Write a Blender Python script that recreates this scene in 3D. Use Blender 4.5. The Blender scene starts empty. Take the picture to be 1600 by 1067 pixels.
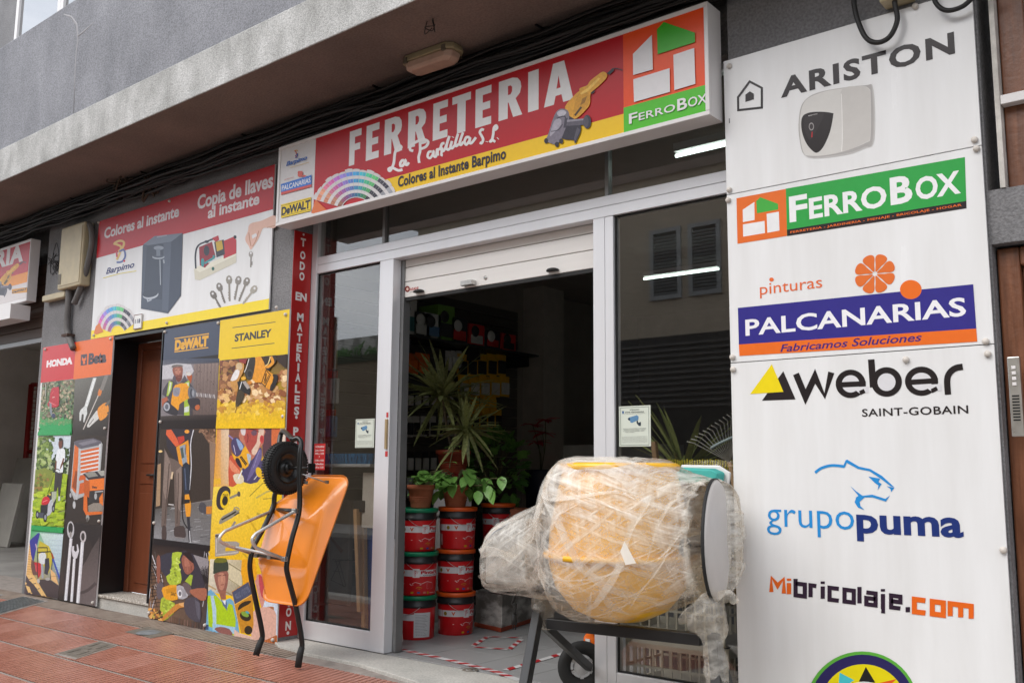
import bpy, bmesh, math, random
from mathutils import Vector, Matrix, geometry
random.seed(7)
S = bpy.context.scene
COL = S.collection
PI = math.pi
# ---------------------------------------------------------------- camera
CAM = Vector((0, -4.2, 1.189)); FPX = 1469.77
def _rot(yaw, pitch, roll):
    cy, sy, cp, sp = math.cos(yaw), math.sin(yaw), math.cos(pitch), math.sin(pitch)
    f = Vector((sy*cp, cy*cp, sp)); r = Vector((cy, -sy, 0)); u = r.cross(f)
    c, s = math.cos(roll), math.sin(roll)
    return c*r + s*u, -s*r + c*u, f
CR, CU, CF = _rot(-0.68932315, 0.13791493, 0.00818756)
cd = bpy.data.cameras.new('camera'); cam = bpy.data.objects.new('camera', cd); COL.objects.link(cam)
cd.sensor_width = 36; cd.lens = FPX/1600*36; cd.clip_start = .05; cd.clip_end = 400
cam.matrix_world = Matrix(((CR.x, CU.x, -CF.x, CAM.x), (CR.y, CU.y, -CF.y, CAM.y), (CR.z, CU.z, -CF.z, CAM.z), (0, 0, 0, 1)))
S.camera = cam
# ---------------------------------------------------------------- world, sun, exposure
SUN_EL, SUN_AZ = math.radians(46), math.radians(200)
w = bpy.data.worlds.new('World'); S.world = w; w.use_nodes = True
nt = w.node_tree; N = nt.nodes; L = nt.links
bg = N['Background']; bg.inputs['Strength'].default_value = 0.13
sky = N.new('ShaderNodeTexSky'); sky.sky_type = 'NISHITA'; sky.sun_disc = False
sky.sun_elevation = SUN_EL; sky.sun_rotation = SUN_AZ
tc = N.new('ShaderNodeTexCoord'); mp = N.new('ShaderNodeMapping'); mp.inputs['Scale'].default_value = (1.2, 1.2, 4)
nz = N.new('ShaderNodeTexNoise'); nz.inputs['Scale'].default_value = 2.2; nz.inputs['Detail'].default_value = 7; nz.inputs['Roughness'].default_value = .55
cr = N.new('ShaderNodeValToRGB'); cr.color_ramp.elements[0].position = .3; cr.color_ramp.elements[1].position = .72
cr.color_ramp.elements[0].color = (4.6, 5.0, 5.7, 1); cr.color_ramp.elements[1].color = (9.5, 9.6, 9.8, 1)
mx = N.new('ShaderNodeMix'); mx.data_type = 'RGBA'; mx.inputs[0].default_value = .86
L.new(tc.outputs['Generated'], mp.inputs[0]); L.new(mp.outputs[0], nz.inputs[0]); L.new(nz.outputs[0], cr.inputs[0])
L.new(sky.outputs[0], mx.inputs[6]); L.new(cr.outputs[0], mx.inputs[7]); L.new(mx.outputs[2], bg.inputs['Color'])
sd = bpy.data.lights.new('sun', 'SUN'); sd.energy = 1.1; sd.angle = math.radians(40); sd.color = (1, .96, .9)
sun = bpy.data.objects.new('sun', sd); COL.objects.link(sun)
az = SUN_AZ
sdir = Vector((math.sin(az)*math.cos(SUN_EL), math.cos(az)*math.cos(SUN_EL), math.sin(SUN_EL)))
sun.rotation_euler = sdir.to_track_quat('Z', 'Y').to_euler(); sun.location = (0, -8, 12)
S.view_settings.view_transform = 'Standard'; S.view_settings.look = 'None'
S.view_settings.gamma = 1; S.view_settings.use_curve_mapping = False
S.view_settings.exposure = .92
S.render.engine = 'CYCLES'
S.cycles.use_denoising = True
S.cycles.max_bounces = 8; S.cycles.transparent_max_bounces = 24
S.cycles.sample_clamp_indirect = 8
S.render.film_transparent = False
# ---------------------------------------------------------------- pixel (1600x1067) to a plane of the place
def ray(px, py): return (px-800)/FPX*CR - (py-533.5)/FPX*CU + CF
def PY(px, py, Y): d = ray(px, py); return CAM + d*((Y-CAM.y)/d.y)
def PX(px, py, X): d = ray(px, py); return CAM + d*((X-CAM.x)/d.x)
def PZ(px, py, Z): d = ray(px, py); return CAM + d*((Z-CAM.z)/d.z)
SL = .08                                            # the pavement falls towards the street
def PG(px, py): d = ray(px, py); return CAM + d*((-4.2*SL-1.189)/(d.z-SL*d.y))
# ---------------------------------------------------------------- materials
def lin(c):
    c = c/255
    return c/12.92 if c <= .04045 else ((c+.055)/1.055)**2.4
def hx(h, k=1.0):
    h = h.lstrip('#')
    return tuple(min(.9, lin(int(h[i:i+2], 16))*k) for i in (0, 2, 4))
MATS = {}
def mat(name, col=(.5, .5, .5), rough=.5, metal=0, var=.12, vscale=6, bump=0, bscale=40, spec=.5, coat=0, col2=None, stretch=(1, 1, 1), emit=None, es=0, det=6, band=(.3, .7), speck=0):
    if name in MATS: return MATS[name]
    m = bpy.data.materials.new(name); m.use_nodes = True; t = m.node_tree; n = t.nodes; l = t.links
    b = n['Principled BSDF']
    b.inputs['Roughness'].default_value = rough; b.inputs['Metallic'].default_value = metal
    b.inputs['Specular IOR Level'].default_value = spec; b.inputs['Coat Weight'].default_value = coat; b.inputs['Coat Roughness'].default_value = .08
    c = n.new('ShaderNodeTexCoord'); mpp = n.new('ShaderNodeMapping'); mpp.inputs['Scale'].default_value = stretch
    l.new(c.outputs['Object'], mpp.inputs[0])
    no = n.new('ShaderNodeTexNoise'); no.inputs['Scale'].default_value = vscale; no.inputs['Detail'].default_value = det; no.inputs['Roughness'].default_value = .6
    l.new(mpp.outputs[0], no.inputs[0])
    r = n.new('ShaderNodeValToRGB'); r.color_ramp.elements[0].position = band[0]; r.color_ramp.elements[1].position = band[1]
    if col2 is None:
        a = tuple(x*(1-var) for x in col); bb = tuple(min(1, x*(1+var)) for x in col)
    else: a, bb = col, col2
    r.color_ramp.elements[0].color = (*a, 1); r.color_ramp.elements[1].color = (*bb, 1)
    l.new(no.outputs[0], r.inputs[0])
    if speck:
        n3 = n.new('ShaderNodeTexNoise'); n3.inputs['Scale'].default_value = 75; n3.inputs['Detail'].default_value = 3; l.new(c.outputs['Object'], n3.inputs[0])
        m3 = n.new('ShaderNodeMapRange'); m3.inputs[1].default_value = .32; m3.inputs[2].default_value = .62; m3.inputs[3].default_value = 1-speck; m3.inputs[4].default_value = 1+speck*.5; l.new(n3.outputs[0], m3.inputs[0])
        v3 = n.new('ShaderNodeVectorMath'); v3.operation = 'SCALE'; l.new(r.outputs[0], v3.inputs[0]); l.new(m3.outputs[0], v3.inputs['Scale']); l.new(v3.outputs[0], b.inputs['Base Color'])
    else: l.new(r.outputs[0], b.inputs['Base Color'])
    rr = n.new('ShaderNodeMapRange'); rr.inputs[3].default_value = max(.02, rough*.85); rr.inputs[4].default_value = min(1, rough*1.2)
    l.new(no.outputs[0], rr.inputs[0]); l.new(rr.outputs[0], b.inputs['Roughness'])
    if bump:
        n2 = n.new('ShaderNodeTexNoise'); n2.inputs['Scale'].default_value = bscale; n2.inputs['Detail'].default_value = 5
        l.new(c.outputs['Object'], n2.inputs[0]); bp = n.new('ShaderNodeBump'); bp.inputs['Strength'].default_value = bump; bp.inputs['Distance'].default_value = .01
        l.new(n2.outputs[0], bp.inputs['Height']); l.new(bp.outputs[0], b.inputs['Normal'])
    if emit:
        b.inputs['Emission Color'].default_value = (*emit, 1); b.inputs['Emission Strength'].default_value = es
    MATS[name] = m
    return m
def attr_mat(name, rough=.26, spec=.28, grain=.06, gs=30):
    if name in MATS: return MATS[name]
    m = bpy.data.materials.new(name); m.use_nodes = True; t = m.node_tree; n = t.nodes; l = t.links
    b = n['Principled BSDF']; b.inputs['Roughness'].default_value = rough; b.inputs['Specular IOR Level'].default_value = spec
    a = n.new('ShaderNodeAttribute'); a.attribute_name = 'Col'
    c = n.new('ShaderNodeTexCoord'); no = n.new('ShaderNodeTexNoise'); no.inputs['Scale'].default_value = gs; no.inputs['Detail'].default_value = 4
    l.new(c.outputs['Object'], no.inputs[0])
    mr = n.new('ShaderNodeMapRange'); mr.inputs[3].default_value = 1-grain; mr.inputs[4].default_value = 1+grain
    l.new(no.outputs[0], mr.inputs[0])
    vm = n.new('ShaderNodeVectorMath'); vm.operation = 'SCALE'
    l.new(a.outputs['Color'], vm.inputs[0]); l.new(mr.outputs[0], vm.inputs['Scale']); l.new(vm.outputs[0], b.inputs['Base Color'])
    MATS[name] = m
    return m
def glass_mat(name, tint=(.8, .8, .8), r0=.08):
    if name in MATS: return MATS[name]
    m = bpy.data.materials.new(name); m.use_nodes = True; t = m.node_tree; n = t.nodes; l = t.links
    for x in list(n): n.remove(x)
    o = n.new('ShaderNodeOutputMaterial'); tr = n.new('ShaderNodeBsdfTransparent'); g = n.new('ShaderNodeBsdfGlossy'); lw = n.new('ShaderNodeLayerWeight'); lw.inputs[0].default_value = .5; pw = n.new('ShaderNodeMath'); pw.operation = 'POWER'; pw.inputs[1].default_value = 5; f = n.new('ShaderNodeMapRange'); f.inputs[3].default_value = r0; f.inputs[4].default_value = 1; l.new(lw.outputs['Facing'], pw.inputs[0]); l.new(pw.outputs[0], f.inputs[0]); ms = n.new('ShaderNodeMixShader')
    tr.inputs[0].default_value = (*tint, 1); g.inputs['Roughness'].default_value = .012
    l.new(f.outputs[0], ms.inputs[0]); l.new(tr.outputs[0], ms.inputs[1]); l.new(g.outputs[0], ms.inputs[2]); l.new(ms.outputs[0], o.inputs[0])
    MATS[name] = m
    return m
def film_mat():
    m = bpy.data.materials.new('stretch_film'); m.use_nodes = True; t = m.node_tree; n = t.nodes; l = t.links
    for x in list(n): n.remove(x)
    o = n.new('ShaderNodeOutputMaterial'); tr = n.new('ShaderNodeBsdfTransparent'); tr.inputs[0].default_value = (.98, .95, .9, 1)
    p = n.new('ShaderNodeBsdfPrincipled'); p.inputs['Base Color'].default_value = (.88, .84, .77, 1); p.inputs['Roughness'].default_value = .14; p.inputs['Specular IOR Level'].default_value = .9
    c = n.new('ShaderNodeTexCoord')
    def streak(rz, sc, sx):
        mp_ = n.new('ShaderNodeMapping'); mp_.vector_type = 'TEXTURE'; mp_.inputs['Rotation'].default_value = (0, rz, 0); mp_.inputs['Scale'].default_value = (1.5/sx, 1.0, .13)
        l.new(c.outputs['Object'], mp_.inputs[0]); q = n.new('ShaderNodeTexNoise'); q.inputs['Scale'].default_value = sc; q.inputs['Detail'].default_value = 5; q.inputs['Roughness'].default_value = .6; q.inputs['Distortion'].default_value = .25
        l.new(mp_.outputs[0], q.inputs[0]); return q
    a, b, d = streak(.30, 4.5, 1), streak(-.62, 5, 1.2), streak(1.35, 4, 1.5)
    m1 = n.new('ShaderNodeMath'); m1.operation = 'MAXIMUM'; l.new(a.outputs[0], m1.inputs[0]); l.new(b.outputs[0], m1.inputs[1])
    m2 = n.new('ShaderNodeMath'); m2.operation = 'MULTIPLY_ADD'; m2.inputs[1].default_value = .45; l.new(d.outputs[0], m2.inputs[0]); l.new(m1.outputs[0], m2.inputs[2])
    mr = n.new('ShaderNodeMapRange'); mr.inputs[1].default_value = .66; mr.inputs[2].default_value = 1.02; mr.inputs[3].default_value = .24; mr.inputs[4].default_value = .92
    l.new(m2.outputs[0], mr.inputs[0])
    sx = n.new('ShaderNodeSeparateXYZ'); l.new(c.outputs['Object'], sx.inputs[0]); zr = n.new('ShaderNodeMapRange'); zr.inputs[1].default_value = .55; zr.inputs[2].default_value = 1.0; zr.inputs[3].default_value = .46; zr.inputs[4].default_value = 1.0
    l.new(sx.outputs[2], zr.inputs[0]); mm = n.new('ShaderNodeMath'); mm.operation = 'MULTIPLY'; l.new(mr.outputs[0], mm.inputs[0]); l.new(zr.outputs[0], mm.inputs[1])
    bp = n.new('ShaderNodeBump'); bp.inputs['Strength'].default_value = .6; bp.inputs['Distance'].default_value = .02; l.new(m2.outputs[0], bp.inputs['Height']); l.new(bp.outputs[0], p.inputs['Normal'])
    ms = n.new('ShaderNodeMixShader'); l.new(mm.outputs[0], ms.inputs[0]); l.new(tr.outputs[0], ms.inputs[1]); l.new(p.outputs[0], ms.inputs[2]); l.new(ms.outputs[0], o.inputs[0])
    return m
# ---------------------------------------------------------------- mesh builder
class M:
    def __init__(s): s.v = []; s.f = []; s.mi = []; s.sm = []
    def add(s, vs, fs, mi=0, smooth=False):
        o = len(s.v); s.v += [Vector(a) for a in vs]
        for f in fs: s.f.append([i+o for i in f]); s.mi.append(mi); s.sm.append(smooth)
        return s
    def box(s, x0, x1, y0, y1, z0, z1, mi=0):
        vs = [(x, y, z) for x in (x0, x1) for y in (y0, y1) for z in (z0, z1)]
        return s.add(vs, [(0, 1, 3, 2), (4, 6, 7, 5), (0, 4, 5, 1), (2, 3, 7, 6), (0, 2, 6, 4), (1, 5, 7, 3)], mi)
    def obox(s, c, size, mtx=None, mi=0):
        h = [a/2 for a in size]; mtx = mtx or Matrix.Identity(3)
        vs = [Vector(c)+mtx @ Vector((x*h[0], y*h[1], z*h[2])) for x in (-1, 1) for y in (-1, 1) for z in (-1, 1)]
        return s.add(vs, [(0, 1, 3, 2), (4, 6, 7, 5), (0, 4, 5, 1), (2, 3, 7, 6), (0, 2, 6, 4), (1, 5, 7, 3)], mi)
    def bar(s, a, b, wd, th, up=(0, 0, 1), mi=0):
        a, b = Vector(a), Vector(b); d = (b-a); ln = d.length; d.normalize(); up = Vector(up); x = d.cross(up).normalized(); y = x.cross(d)
        m3 = Matrix((x, d, y)).transposed()
        return s.obox((a+b)/2, (wd, ln, th), m3, mi)
    def tube(s, pts, r, n=8, mi=0, caps=True, close=False):
        pts = [Vector(p) for p in pts]; k = len(pts); rs = r if isinstance(r, (list, tuple)) else [r]*k
        rings = []; pv = None
        for i, p in enumerate(pts):
            if close: t = pts[(i+1) % k]-pts[i-1]
            else: t = pts[min(i+1, k-1)]-pts[max(i-1, 0)]
            t.normalize()
            if pv is None:
                a = Vector((0, 0, 1)) if abs(t.z) < .9 else Vector((1, 0, 0)); u = t.cross(a).normalized()
            else:
                u = (pv-t*pv.dot(t)).normalized()
            pv = u; w_ = t.cross(u)
            rings.append([p+rs[i]*(u*math.cos(2*PI*j/n)+w_*math.sin(2*PI*j/n)) for j in range(n)])
        vs = [v for rg in rings for v in rg]; fs = []
        for i in range(k if close else k-1):
            for j in range(n): fs.append((i*n+j, i*n+(j+1) % n, ((i+1) % k)*n+(j+1) % n, ((i+1) % k)*n+j))
        if caps and not close: fs += [tuple(range(n))[::-1], tuple((k-1)*n+j for j in range(n))]
        return s.add(vs, fs, mi, True)
    def lathe(s, prof, c=(0, 0, 0), n=24, axis=None, mi=0, smooth=True, a0=0, a1=2*PI):
        m3 = axis or Matrix.Identity(3); c = Vector(c); full = abs(a1-a0-2*PI) < 1e-4; k = n if full else n+1
        vs = []; fs = []
        for r, z in prof:
            for j in range(k):
                a = a0+(a1-a0)*j/n; vs.append(c+m3 @ Vector((r*math.cos(a), r*math.sin(a), z)))
        for i in range(len(prof)-1):
            for j in range(n):
                j2 = (j+1) % k; fs.append((i*k+j, i*k+j2, (i+1)*k+j2, (i+1)*k+j))
        return s.add(vs, fs, mi, smooth)
    def prism(s, pts, off, mi=0):
        off = Vector(off); a = [Vector(p) for p in pts]; n = len(a)
        tr = geometry.tessellate_polygon([a]); vs = a+[p+off for p in a]
        fs = [t for t in tr]+[(t[2]+n, t[1]+n, t[0]+n) for t in tr]+[(i, (i+1) % n, (i+1) % n+n, i+n) for i in range(n)]
        return s.add(vs, fs, mi)
    def build(s, name, mats, parent=None, bevel=0, sub=0, seg=2):
        org = Vector((0, 0, 0)); p = parent
        while p: org += p.location; p = p.parent
        me = bpy.data.meshes.new(name); me.from_pydata([v-org for v in s.v], [], s.f)
        if not isinstance(mats, (list, tuple)): mats = [mats]
        for m_ in mats: me.materials.append(m_)
        me.polygons.foreach_set('material_index', s.mi); me.polygons.foreach_set('use_smooth', s.sm)
        bm = bmesh.new(); bm.from_mesh(me); bmesh.ops.recalc_face_normals(bm, faces=bm.faces); bm.to_mesh(me); bm.free()
        me.update(); o = bpy.data.objects.new(name, me); COL.objects.link(o)
        if parent: o.parent = parent
        if bevel:
            b = o.modifiers.new('bevel', 'BEVEL'); b.width = bevel; b.segments = seg; b.limit_method = 'ANGLE'; b.angle_limit = math.radians(40)
        if sub:
            b = o.modifiers.new('sub', 'SUBSURF'); b.levels = sub; b.render_levels = sub
        return o
def tag(o, label=None, cat=None, group=None, kind=None):
    if label: o['label'] = label
    if cat: o['category'] = cat
    if group: o['group'] = group
    if kind: o['kind'] = kind
    return o
def thing(name, loc, label, cat, group=None):
    o = bpy.data.objects.new(name, None); o.empty_display_size = .1; COL.objects.link(o); o.location = Vector(loc)
    return tag(o, label, cat, group)
def struct(name, m, mats, **k): return tag(m.build(name, mats, **k), kind='structure')
def dup(o, parent=None, loc=None, **k):
    c = o.copy(); COL.objects.link(c); c.parent = parent
    if loc is not None: c.location = Vector(loc)
    if parent is None: tag(c, **k)
    for ch in list(o.children): dup(ch, c)
    return c
def spline(pts, n=8, close=False):
    out = []; k = len(pts)
    pts = [Vector(p) for p in pts]
    for i in range(k if close else k-1):
        if close: a, b, c, d = pts[i-1], pts[i], pts[(i+1) % k], pts[(i+2) % k]
        else: a, b, c, d = pts[max(i-1, 0)], pts[i], pts[i+1], pts[min(i+2, k-1)]
        for j in range(n):
            t = j/n
            out.append(.5*((2*b)+(c-a)*t+(2*a-5*b+4*c-d)*t*t+(3*b-a-3*c+d)*t**3))
    if not close: out.append(pts[-1])
    return out
# ---------------------------------------------------------------- lettering outlines
_tc = {}
def glyphs(txt, weight=0, shear=0, space=1.0):
    key = (txt, weight, shear, space)
    if key in _tc: return _tc[key]
    cu = bpy.data.curves.new('t', 'FONT'); cu.body = txt; cu.offset = weight; cu.shear = shear; cu.space_character = space; cu.resolution_u = 3; cu.fill_mode = 'FRONT'
    ob = bpy.data.objects.new('t', cu); COL.objects.link(ob)
    dg = bpy.context.evaluated_depsgraph_get(); ev = ob.evaluated_get(dg); me = ev.to_mesh()
    vs = [(v.co.x, v.co.y) for v in me.vertices]; fs = [tuple(p.vertices) for p in me.polygons]
    ev.to_mesh_clear(); bpy.data.objects.remove(ob); bpy.data.curves.remove(cu)
    xs = [v[0] for v in vs]; ys = [v[1] for v in vs]
    r = (vs, fs, (min(xs), min(ys), max(xs), max(ys))); _tc[key] = r
    return r
KPR = 1.06
class Print:
    """flat print: layers of thin coloured shapes lying on a board"""
    def __init__(s, plane, val, lay=0, mat_='print', step=1.5e-5):
        s.pl, s.val, s.lay, s.step, s.mat = plane, val, lay, step, mat_
        s.ox, s.oy, s.sc = 0, 0, 1; s.v = []; s.c = []; s.f = []; s.cuts = []; s.cl = None; s.base = None
    def z(s, ox, oy, sc=1): s.ox, s.oy, s.sc = ox, oy, sc; return s
    def uv(s, p):
        x, y = s.ox+p[0]/s.sc, s.oy+p[1]/s.sc
        if s.pl == 'Y': q = PY(x, y, s.val); return (q.x, q.z)
        if s.pl == 'X': q = PX(x, y, s.val); return (q.y, q.z)
        return (p[0], p[1])
    def to3(s, u, v):
        d = s.lay*s.step
        if s.pl == 'Y': return Vector((u, s.val-d, v))
        if s.pl == 'X': return Vector((s.val+d, u, v))
        return s.pl(u, v, d)
    def col(s, c): return hx(c, KPR) if isinstance(c, str) else c
    def raw(s, uvs, faces, cols, ramp=0):
        s.lay += 1
        if isinstance(cols, str) or isinstance(cols[0], (int, float)): cols = [s.col(cols)]*len(uvs)
        if s.cl:
            n_ = len(s.cl); inside = lambda p: all((s.cl[(i+1) % n_][0]-s.cl[i][0])*(p[1]-s.cl[i][1])-(s.cl[(i+1) % n_][1]-s.cl[i][1])*(p[0]-s.cl[i][0]) >= -1e-9 for i in range(n_))
            if not all(inside(p) for p in uvs):
                nu, nf, nc = [], [], []
                for f in faces:
                    P_ = [(uvs[i], cols[i]) for i in f]
                    a2 = sum(P_[i][0][0]*P_[(i+1) % len(P_)][0][1]-P_[(i+1) % len(P_)][0][0]*P_[i][0][1] for i in range(len(P_)))
                    for i in range(n_):
                        a, b = s.cl[i], s.cl[(i+1) % n_]; sd_ = lambda p: (b[0]-a[0])*(p[1]-a[1])-(b[1]-a[1])*(p[0]-a[0])
                        Q = []
                        for j in range(len(P_)):
                            c, d = P_[j], P_[(j+1) % len(P_)]; sc_, sd2 = sd_(c[0]), sd_(d[0])
                            if sc_ >= 0: Q.append(c)
                            if (sc_ > 0) != (sd2 > 0) and abs(sc_-sd2) > 1e-15:
                                t = sc_/(sc_-sd2)
                                if 0 < t < 1: Q.append(((c[0][0]+(d[0][0]-c[0][0])*t, c[0][1]+(d[0][1]-c[0][1])*t), tuple(x*(1-t)+y*t for x, y in zip(c[1], d[1]))))
                        P_ = Q
                        if len(P_) < 3: break
                    if len(P_) >= 3: nf.append(list(range(len(nu), len(nu)+len(P_)))); nu += [q[0] for q in P_]; nc += [q[1] for q in P_]
                uvs, faces, cols = nu, nf, nc
                if not uvs: return
        o = len(s.v)
        for a in uvs: s.v.append(s.to3(*a)); s.lay += ramp
        s.c += cols; s.f += [[i+o for i in f] for f in faces]
    def clip(s, *pts):
        '''keep what follows inside this convex outline'''
        if not pts: s.cl = None; return
        q = [s.uv(p) for p in pts]
        if sum(q[i][0]*q[(i+1) % len(q)][1]-q[(i+1) % len(q)][0]*q[i][1] for i in range(len(q))) < 0: q = q[::-1]
        s.cl = q
    def cliprect(s, u0, v0, u1, v1): s.cl = [(u0, v0), (u1, v0), (u1, v1), (u0, v1)]
    def poly(s, pts, c, sm=0):
        if sm: pts = [(a.x, a.y) for a in spline([(p[0], p[1], 0) for p in pts], sm, True)]
        uvs = [s.uv(p) for p in pts]
        t = geometry.tessellate_polygon([[Vector((a[0], a[1], 0)) for a in uvs]])
        s.raw(uvs, t, c)
    def grad(s, q, cs, n=6):
        cs = [s.col(c) for c in cs]; uvs = []; cl = []
        a, b, c, d = [Vector((*p, 0)) for p in q]
        for i in range(n+1):
            for j in range(n+1):
                u, v = j/n, i/n; p = (a*(1-u)+b*u)*(1-v)+(d*(1-u)+c*u)*v
                uvs.append(s.uv((p.x, p.y)))
                cl.append(tuple((cs[0][k]*(1-u)+cs[1][k]*u)*(1-v)+(cs[3][k]*(1-u)+cs[2][k]*u)*v for k in range(3)))
        fs = [(i*(n+1)+j, i*(n+1)+j+1, (i+1)*(n+1)+j+1, (i+1)*(n+1)+j) for i in range(n) for j in range(n)]
        s.raw(uvs, fs, cl)
    def ell(s, cx, cy, rx, ry, c, rot=0, n=20, a0=0, a1=360):
        ca, sa = math.cos(rot), math.sin(rot); pts = []
        for i in range(n if a1-a0 >= 360 else n+1):
            t = math.radians(a0+(a1-a0)*i/n); x, y = rx*math.cos(t), -ry*math.sin(t); pts.append((cx+x*ca-y*sa, cy+x*sa+y*ca))
        s.poly(pts, c)
    def line(s, pts, wd, c, sm=0, close=False, taper=False):
        if sm: pts = [(a.x, a.y) for a in spline([(p[0], p[1], 0) for p in pts], sm, close)]
        k = len(pts); uvs = []; fs = []
        for i, p in enumerate(pts):
            a = pts[i-1] if (i or close) else p; b = pts[(i+1) % k] if (i < k-1 or close) else p
            def nn(a, b):
                dx, dy = b[0]-a[0], b[1]-a[1]; l_ = math.hypot(dx, dy) or 1; return (-dy/l_, dx/l_)
            if a is p: n1 = n2 = nn(p, b)
            elif b is p: n1 = n2 = nn(a, p)
            else: n1, n2 = nn(a, p), nn(p, b)
            mx_, my_ = n1[0]+n2[0], n1[1]+n2[1]; l2 = mx_*mx_+my_*my_
            sc_ = 2/l2 if l2 > .6 else 1.4; h = wd/2
            if taper: h *= max(.08, math.sin(PI*min(1, (i+.2)/(k-.6))) if taper == 2 else 1-i/k)
            mx_, my_ = mx_*sc_*h, my_*sc_*h
            uvs += [s.uv((p[0]+mx_, p[1]+my_)), s.uv((p[0]-mx_, p[1]-my_))]
        for i in range(k if close else k-1): j = (i+1) % k; fs.append((2*i, 2*i+1, 2*j+1, 2*j))
        s.raw(uvs, fs, c, .15 if sm else 0)
    def rect(s, x0, y0, x1, y1, c): s.poly([(x0, y0), (x1, y0), (x1, y1), (x0, y1)], c)
    def text(s, txt, BL, TR, c, weight=0, shear=0, space=1.0, Rt=None, T=None, B=None):
        """bottom-left and top-right pixel of the lettering's box on the board"""
        vs, fs, (x0, y0, x1, y1) = glyphs(txt, weight, shear, space)
        u0, v0 = s.uv(BL); v0 = s.uv(B)[1] if B else v0; s.cuts.append((len(s.v), len(s.f))); u1 = s.uv(Rt or TR)[0]; v1 = s.uv(T or TR)[1]
        uvs = [(u0+(x-x0)/(x1-x0)*(u1-u0), v0+(y-y0)/(y1-y0)*(v1-v0)) for x, y in vs]
        s.raw(uvs, fs, c)
    def scatter(s, quad, n, cols, s0, s1, asp=1.0, rnd=None, k=5, rot=None):
        rnd = rnd or random
        a, b, c, d = [Vector((*p, 0)) for p in quad]
        for _ in range(n):
            u, v = rnd.random(), rnd.random(); p = (a*(1-u)+b*u)*(1-v)+(d*(1-u)+c*u)*v
            r = rnd.uniform(s0, s1); th = rnd.random()*PI if rot is None else rot+rnd.uniform(-.3, .3); ca, sa = math.cos(th), math.sin(th)
            pts = []
            for i in range(k):
                t = 2*PI*i/k+rnd.uniform(-.3, .3); x, y = r*math.cos(t)*asp, r*math.sin(t); pts.append((p.x+x*ca-y*sa, p.y+x*sa+y*ca))
            s.poly(pts, rnd.choice(cols))
    def build(s, name, parent):
        org = Vector((0, 0, 0)); p = parent
        while p: org += p.location; p = p.parent
        if s.base is None: s.base = s.lay
        if name.endswith('picture'): s.base += .37; s.lay = s.base
        s.cl = None
        if name in ('lettering', 'letter') and len(s.cuts) > 1:
            V, C_, F_ = s.v, s.c, s.f; cs = [(0, 0)]+s.cuts[1:]+[(len(V), len(F_))]; s.cuts = []
            for (a, fa), (b, fb) in zip(cs, cs[1:]):
                s.v, s.c, s.f = V[a:b], C_[a:b], [[i-a for i in f] for f in F_[fa:fb]]; o = s.build(name, parent)
            return o
        s.cuts = []
        me = bpy.data.meshes.new(name); me.from_pydata([v-org for v in s.v], [], s.f)
        ca = me.color_attributes.new('Col', 'FLOAT_COLOR', 'POINT')
        ca.data.foreach_set('color', [x for c in s.c for x in (*c, 1.0)])
        me.materials.append(attr_mat('photo_print', .28, .28, .34, 55) if name.endswith('picture') and name not in ('heater_picture', 'hand_picture', 'machine_picture', 'key_picture') else attr_mat(s.mat) if isinstance(s.mat, str) else s.mat)
        o = bpy.data.objects.new(name, me); COL.objects.link(o); o.parent = parent
        s.v = []; s.c = []; s.f = []
        return o
# ================================================================ materials
mt = {}
render_grey = mat('grey_render', (.20, .195, .20), .9, speck=.25, var=.22, vscale=2.2, bump=.6, bscale=90)
parapet_m = mat('parapet_render', (.195, .197, .215), .92, speck=.3, col2=(.31, .31, .335), vscale=2.4, bump=.6, bscale=170, stretch=(1, 1, .6), det=15)
fascia_m = mat('fascia_render', (.29, .285, .27), .9, speck=.28, col2=(.60, .59, .575), vscale=3.2, bump=.6, bscale=150, stretch=(1.3, 1, .8), det=12)
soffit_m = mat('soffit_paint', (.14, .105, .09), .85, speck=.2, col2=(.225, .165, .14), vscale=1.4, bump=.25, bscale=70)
alu = mat('aluminium', (.72, .72, .745), .35, metal=.25, var=.05, vscale=3, stretch=(1, 1, .1))
alu_dark = mat('aluminium_guide', (.25, .25, .25), .4, metal=.6, var=.1)
white_panel = mat('white_composite', (.70, .69, .685), .25, col2=(.79, .785, .79), vscale=2.2, stretch=(3, 1, .35), det=9)
white_metal = mat('white_lacquered_metal', (.72, .69, .68), .3, var=.04, vscale=4)
shutter_m = mat('cream_slat_paint', (.76, .73, .70), .4, var=.04, vscale=3, stretch=(.4, 1, 6))
black_cable = mat('black_cable', (.012, .011, .011), .55, var=.3)
black_frame = mat('black_sheet', (.006, .006, .007), .35, var=.2)
dark_gap = mat('dark_gap', (.01, .01, .01), .8)
screw_m = mat('white_screw_cap', (.6, .55, .5), .4, var=.1, vscale=30)
steel = mat('zinc_steel', (.55, .54, .52), .28, metal=.9, var=.12, vscale=20)
glass = glass_mat('window_glass', (.88, .88, .87), .11)
clear = glass_mat('clear_plastic', (.93, .93, .93), .03)
cream_pl = mat('aged_cream_plastic', (.50, .42, .27), .45, var=.12, vscale=9)
grey_pipe = mat('grey_conduit', (.13, .12, .115), .6, var=.2)
door_wood = mat('brown_door_paint', (.17, .050, .022), .35, var=.12, vscale=4, stretch=(8, 8, .6))
oak = mat('varnished_oak', (.10, .032, .012), .38, col2=(.22, .08, .035), vscale=5, stretch=(9, 9, .7), bump=.15)
rubber = mat('black_rubber', (.014, .014, .014), .7, var=.2, bump=.2)
tile_red = mat('red_paving_tile', (.33, .125, .085), .24, speck=.12, col2=(.48, .215, .155), vscale=3.5, bump=.25, bscale=160, band=(.25, .75))
tile_grey = mat('mortar_smeared_tile', (.20, .15, .12), .8, col2=(.32, .26, .21), vscale=5, bump=.4, bscale=120)
grout = mat('grey_grout', (.27, .235, .21), .9, var=.25, vscale=12, bump=.4)
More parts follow.
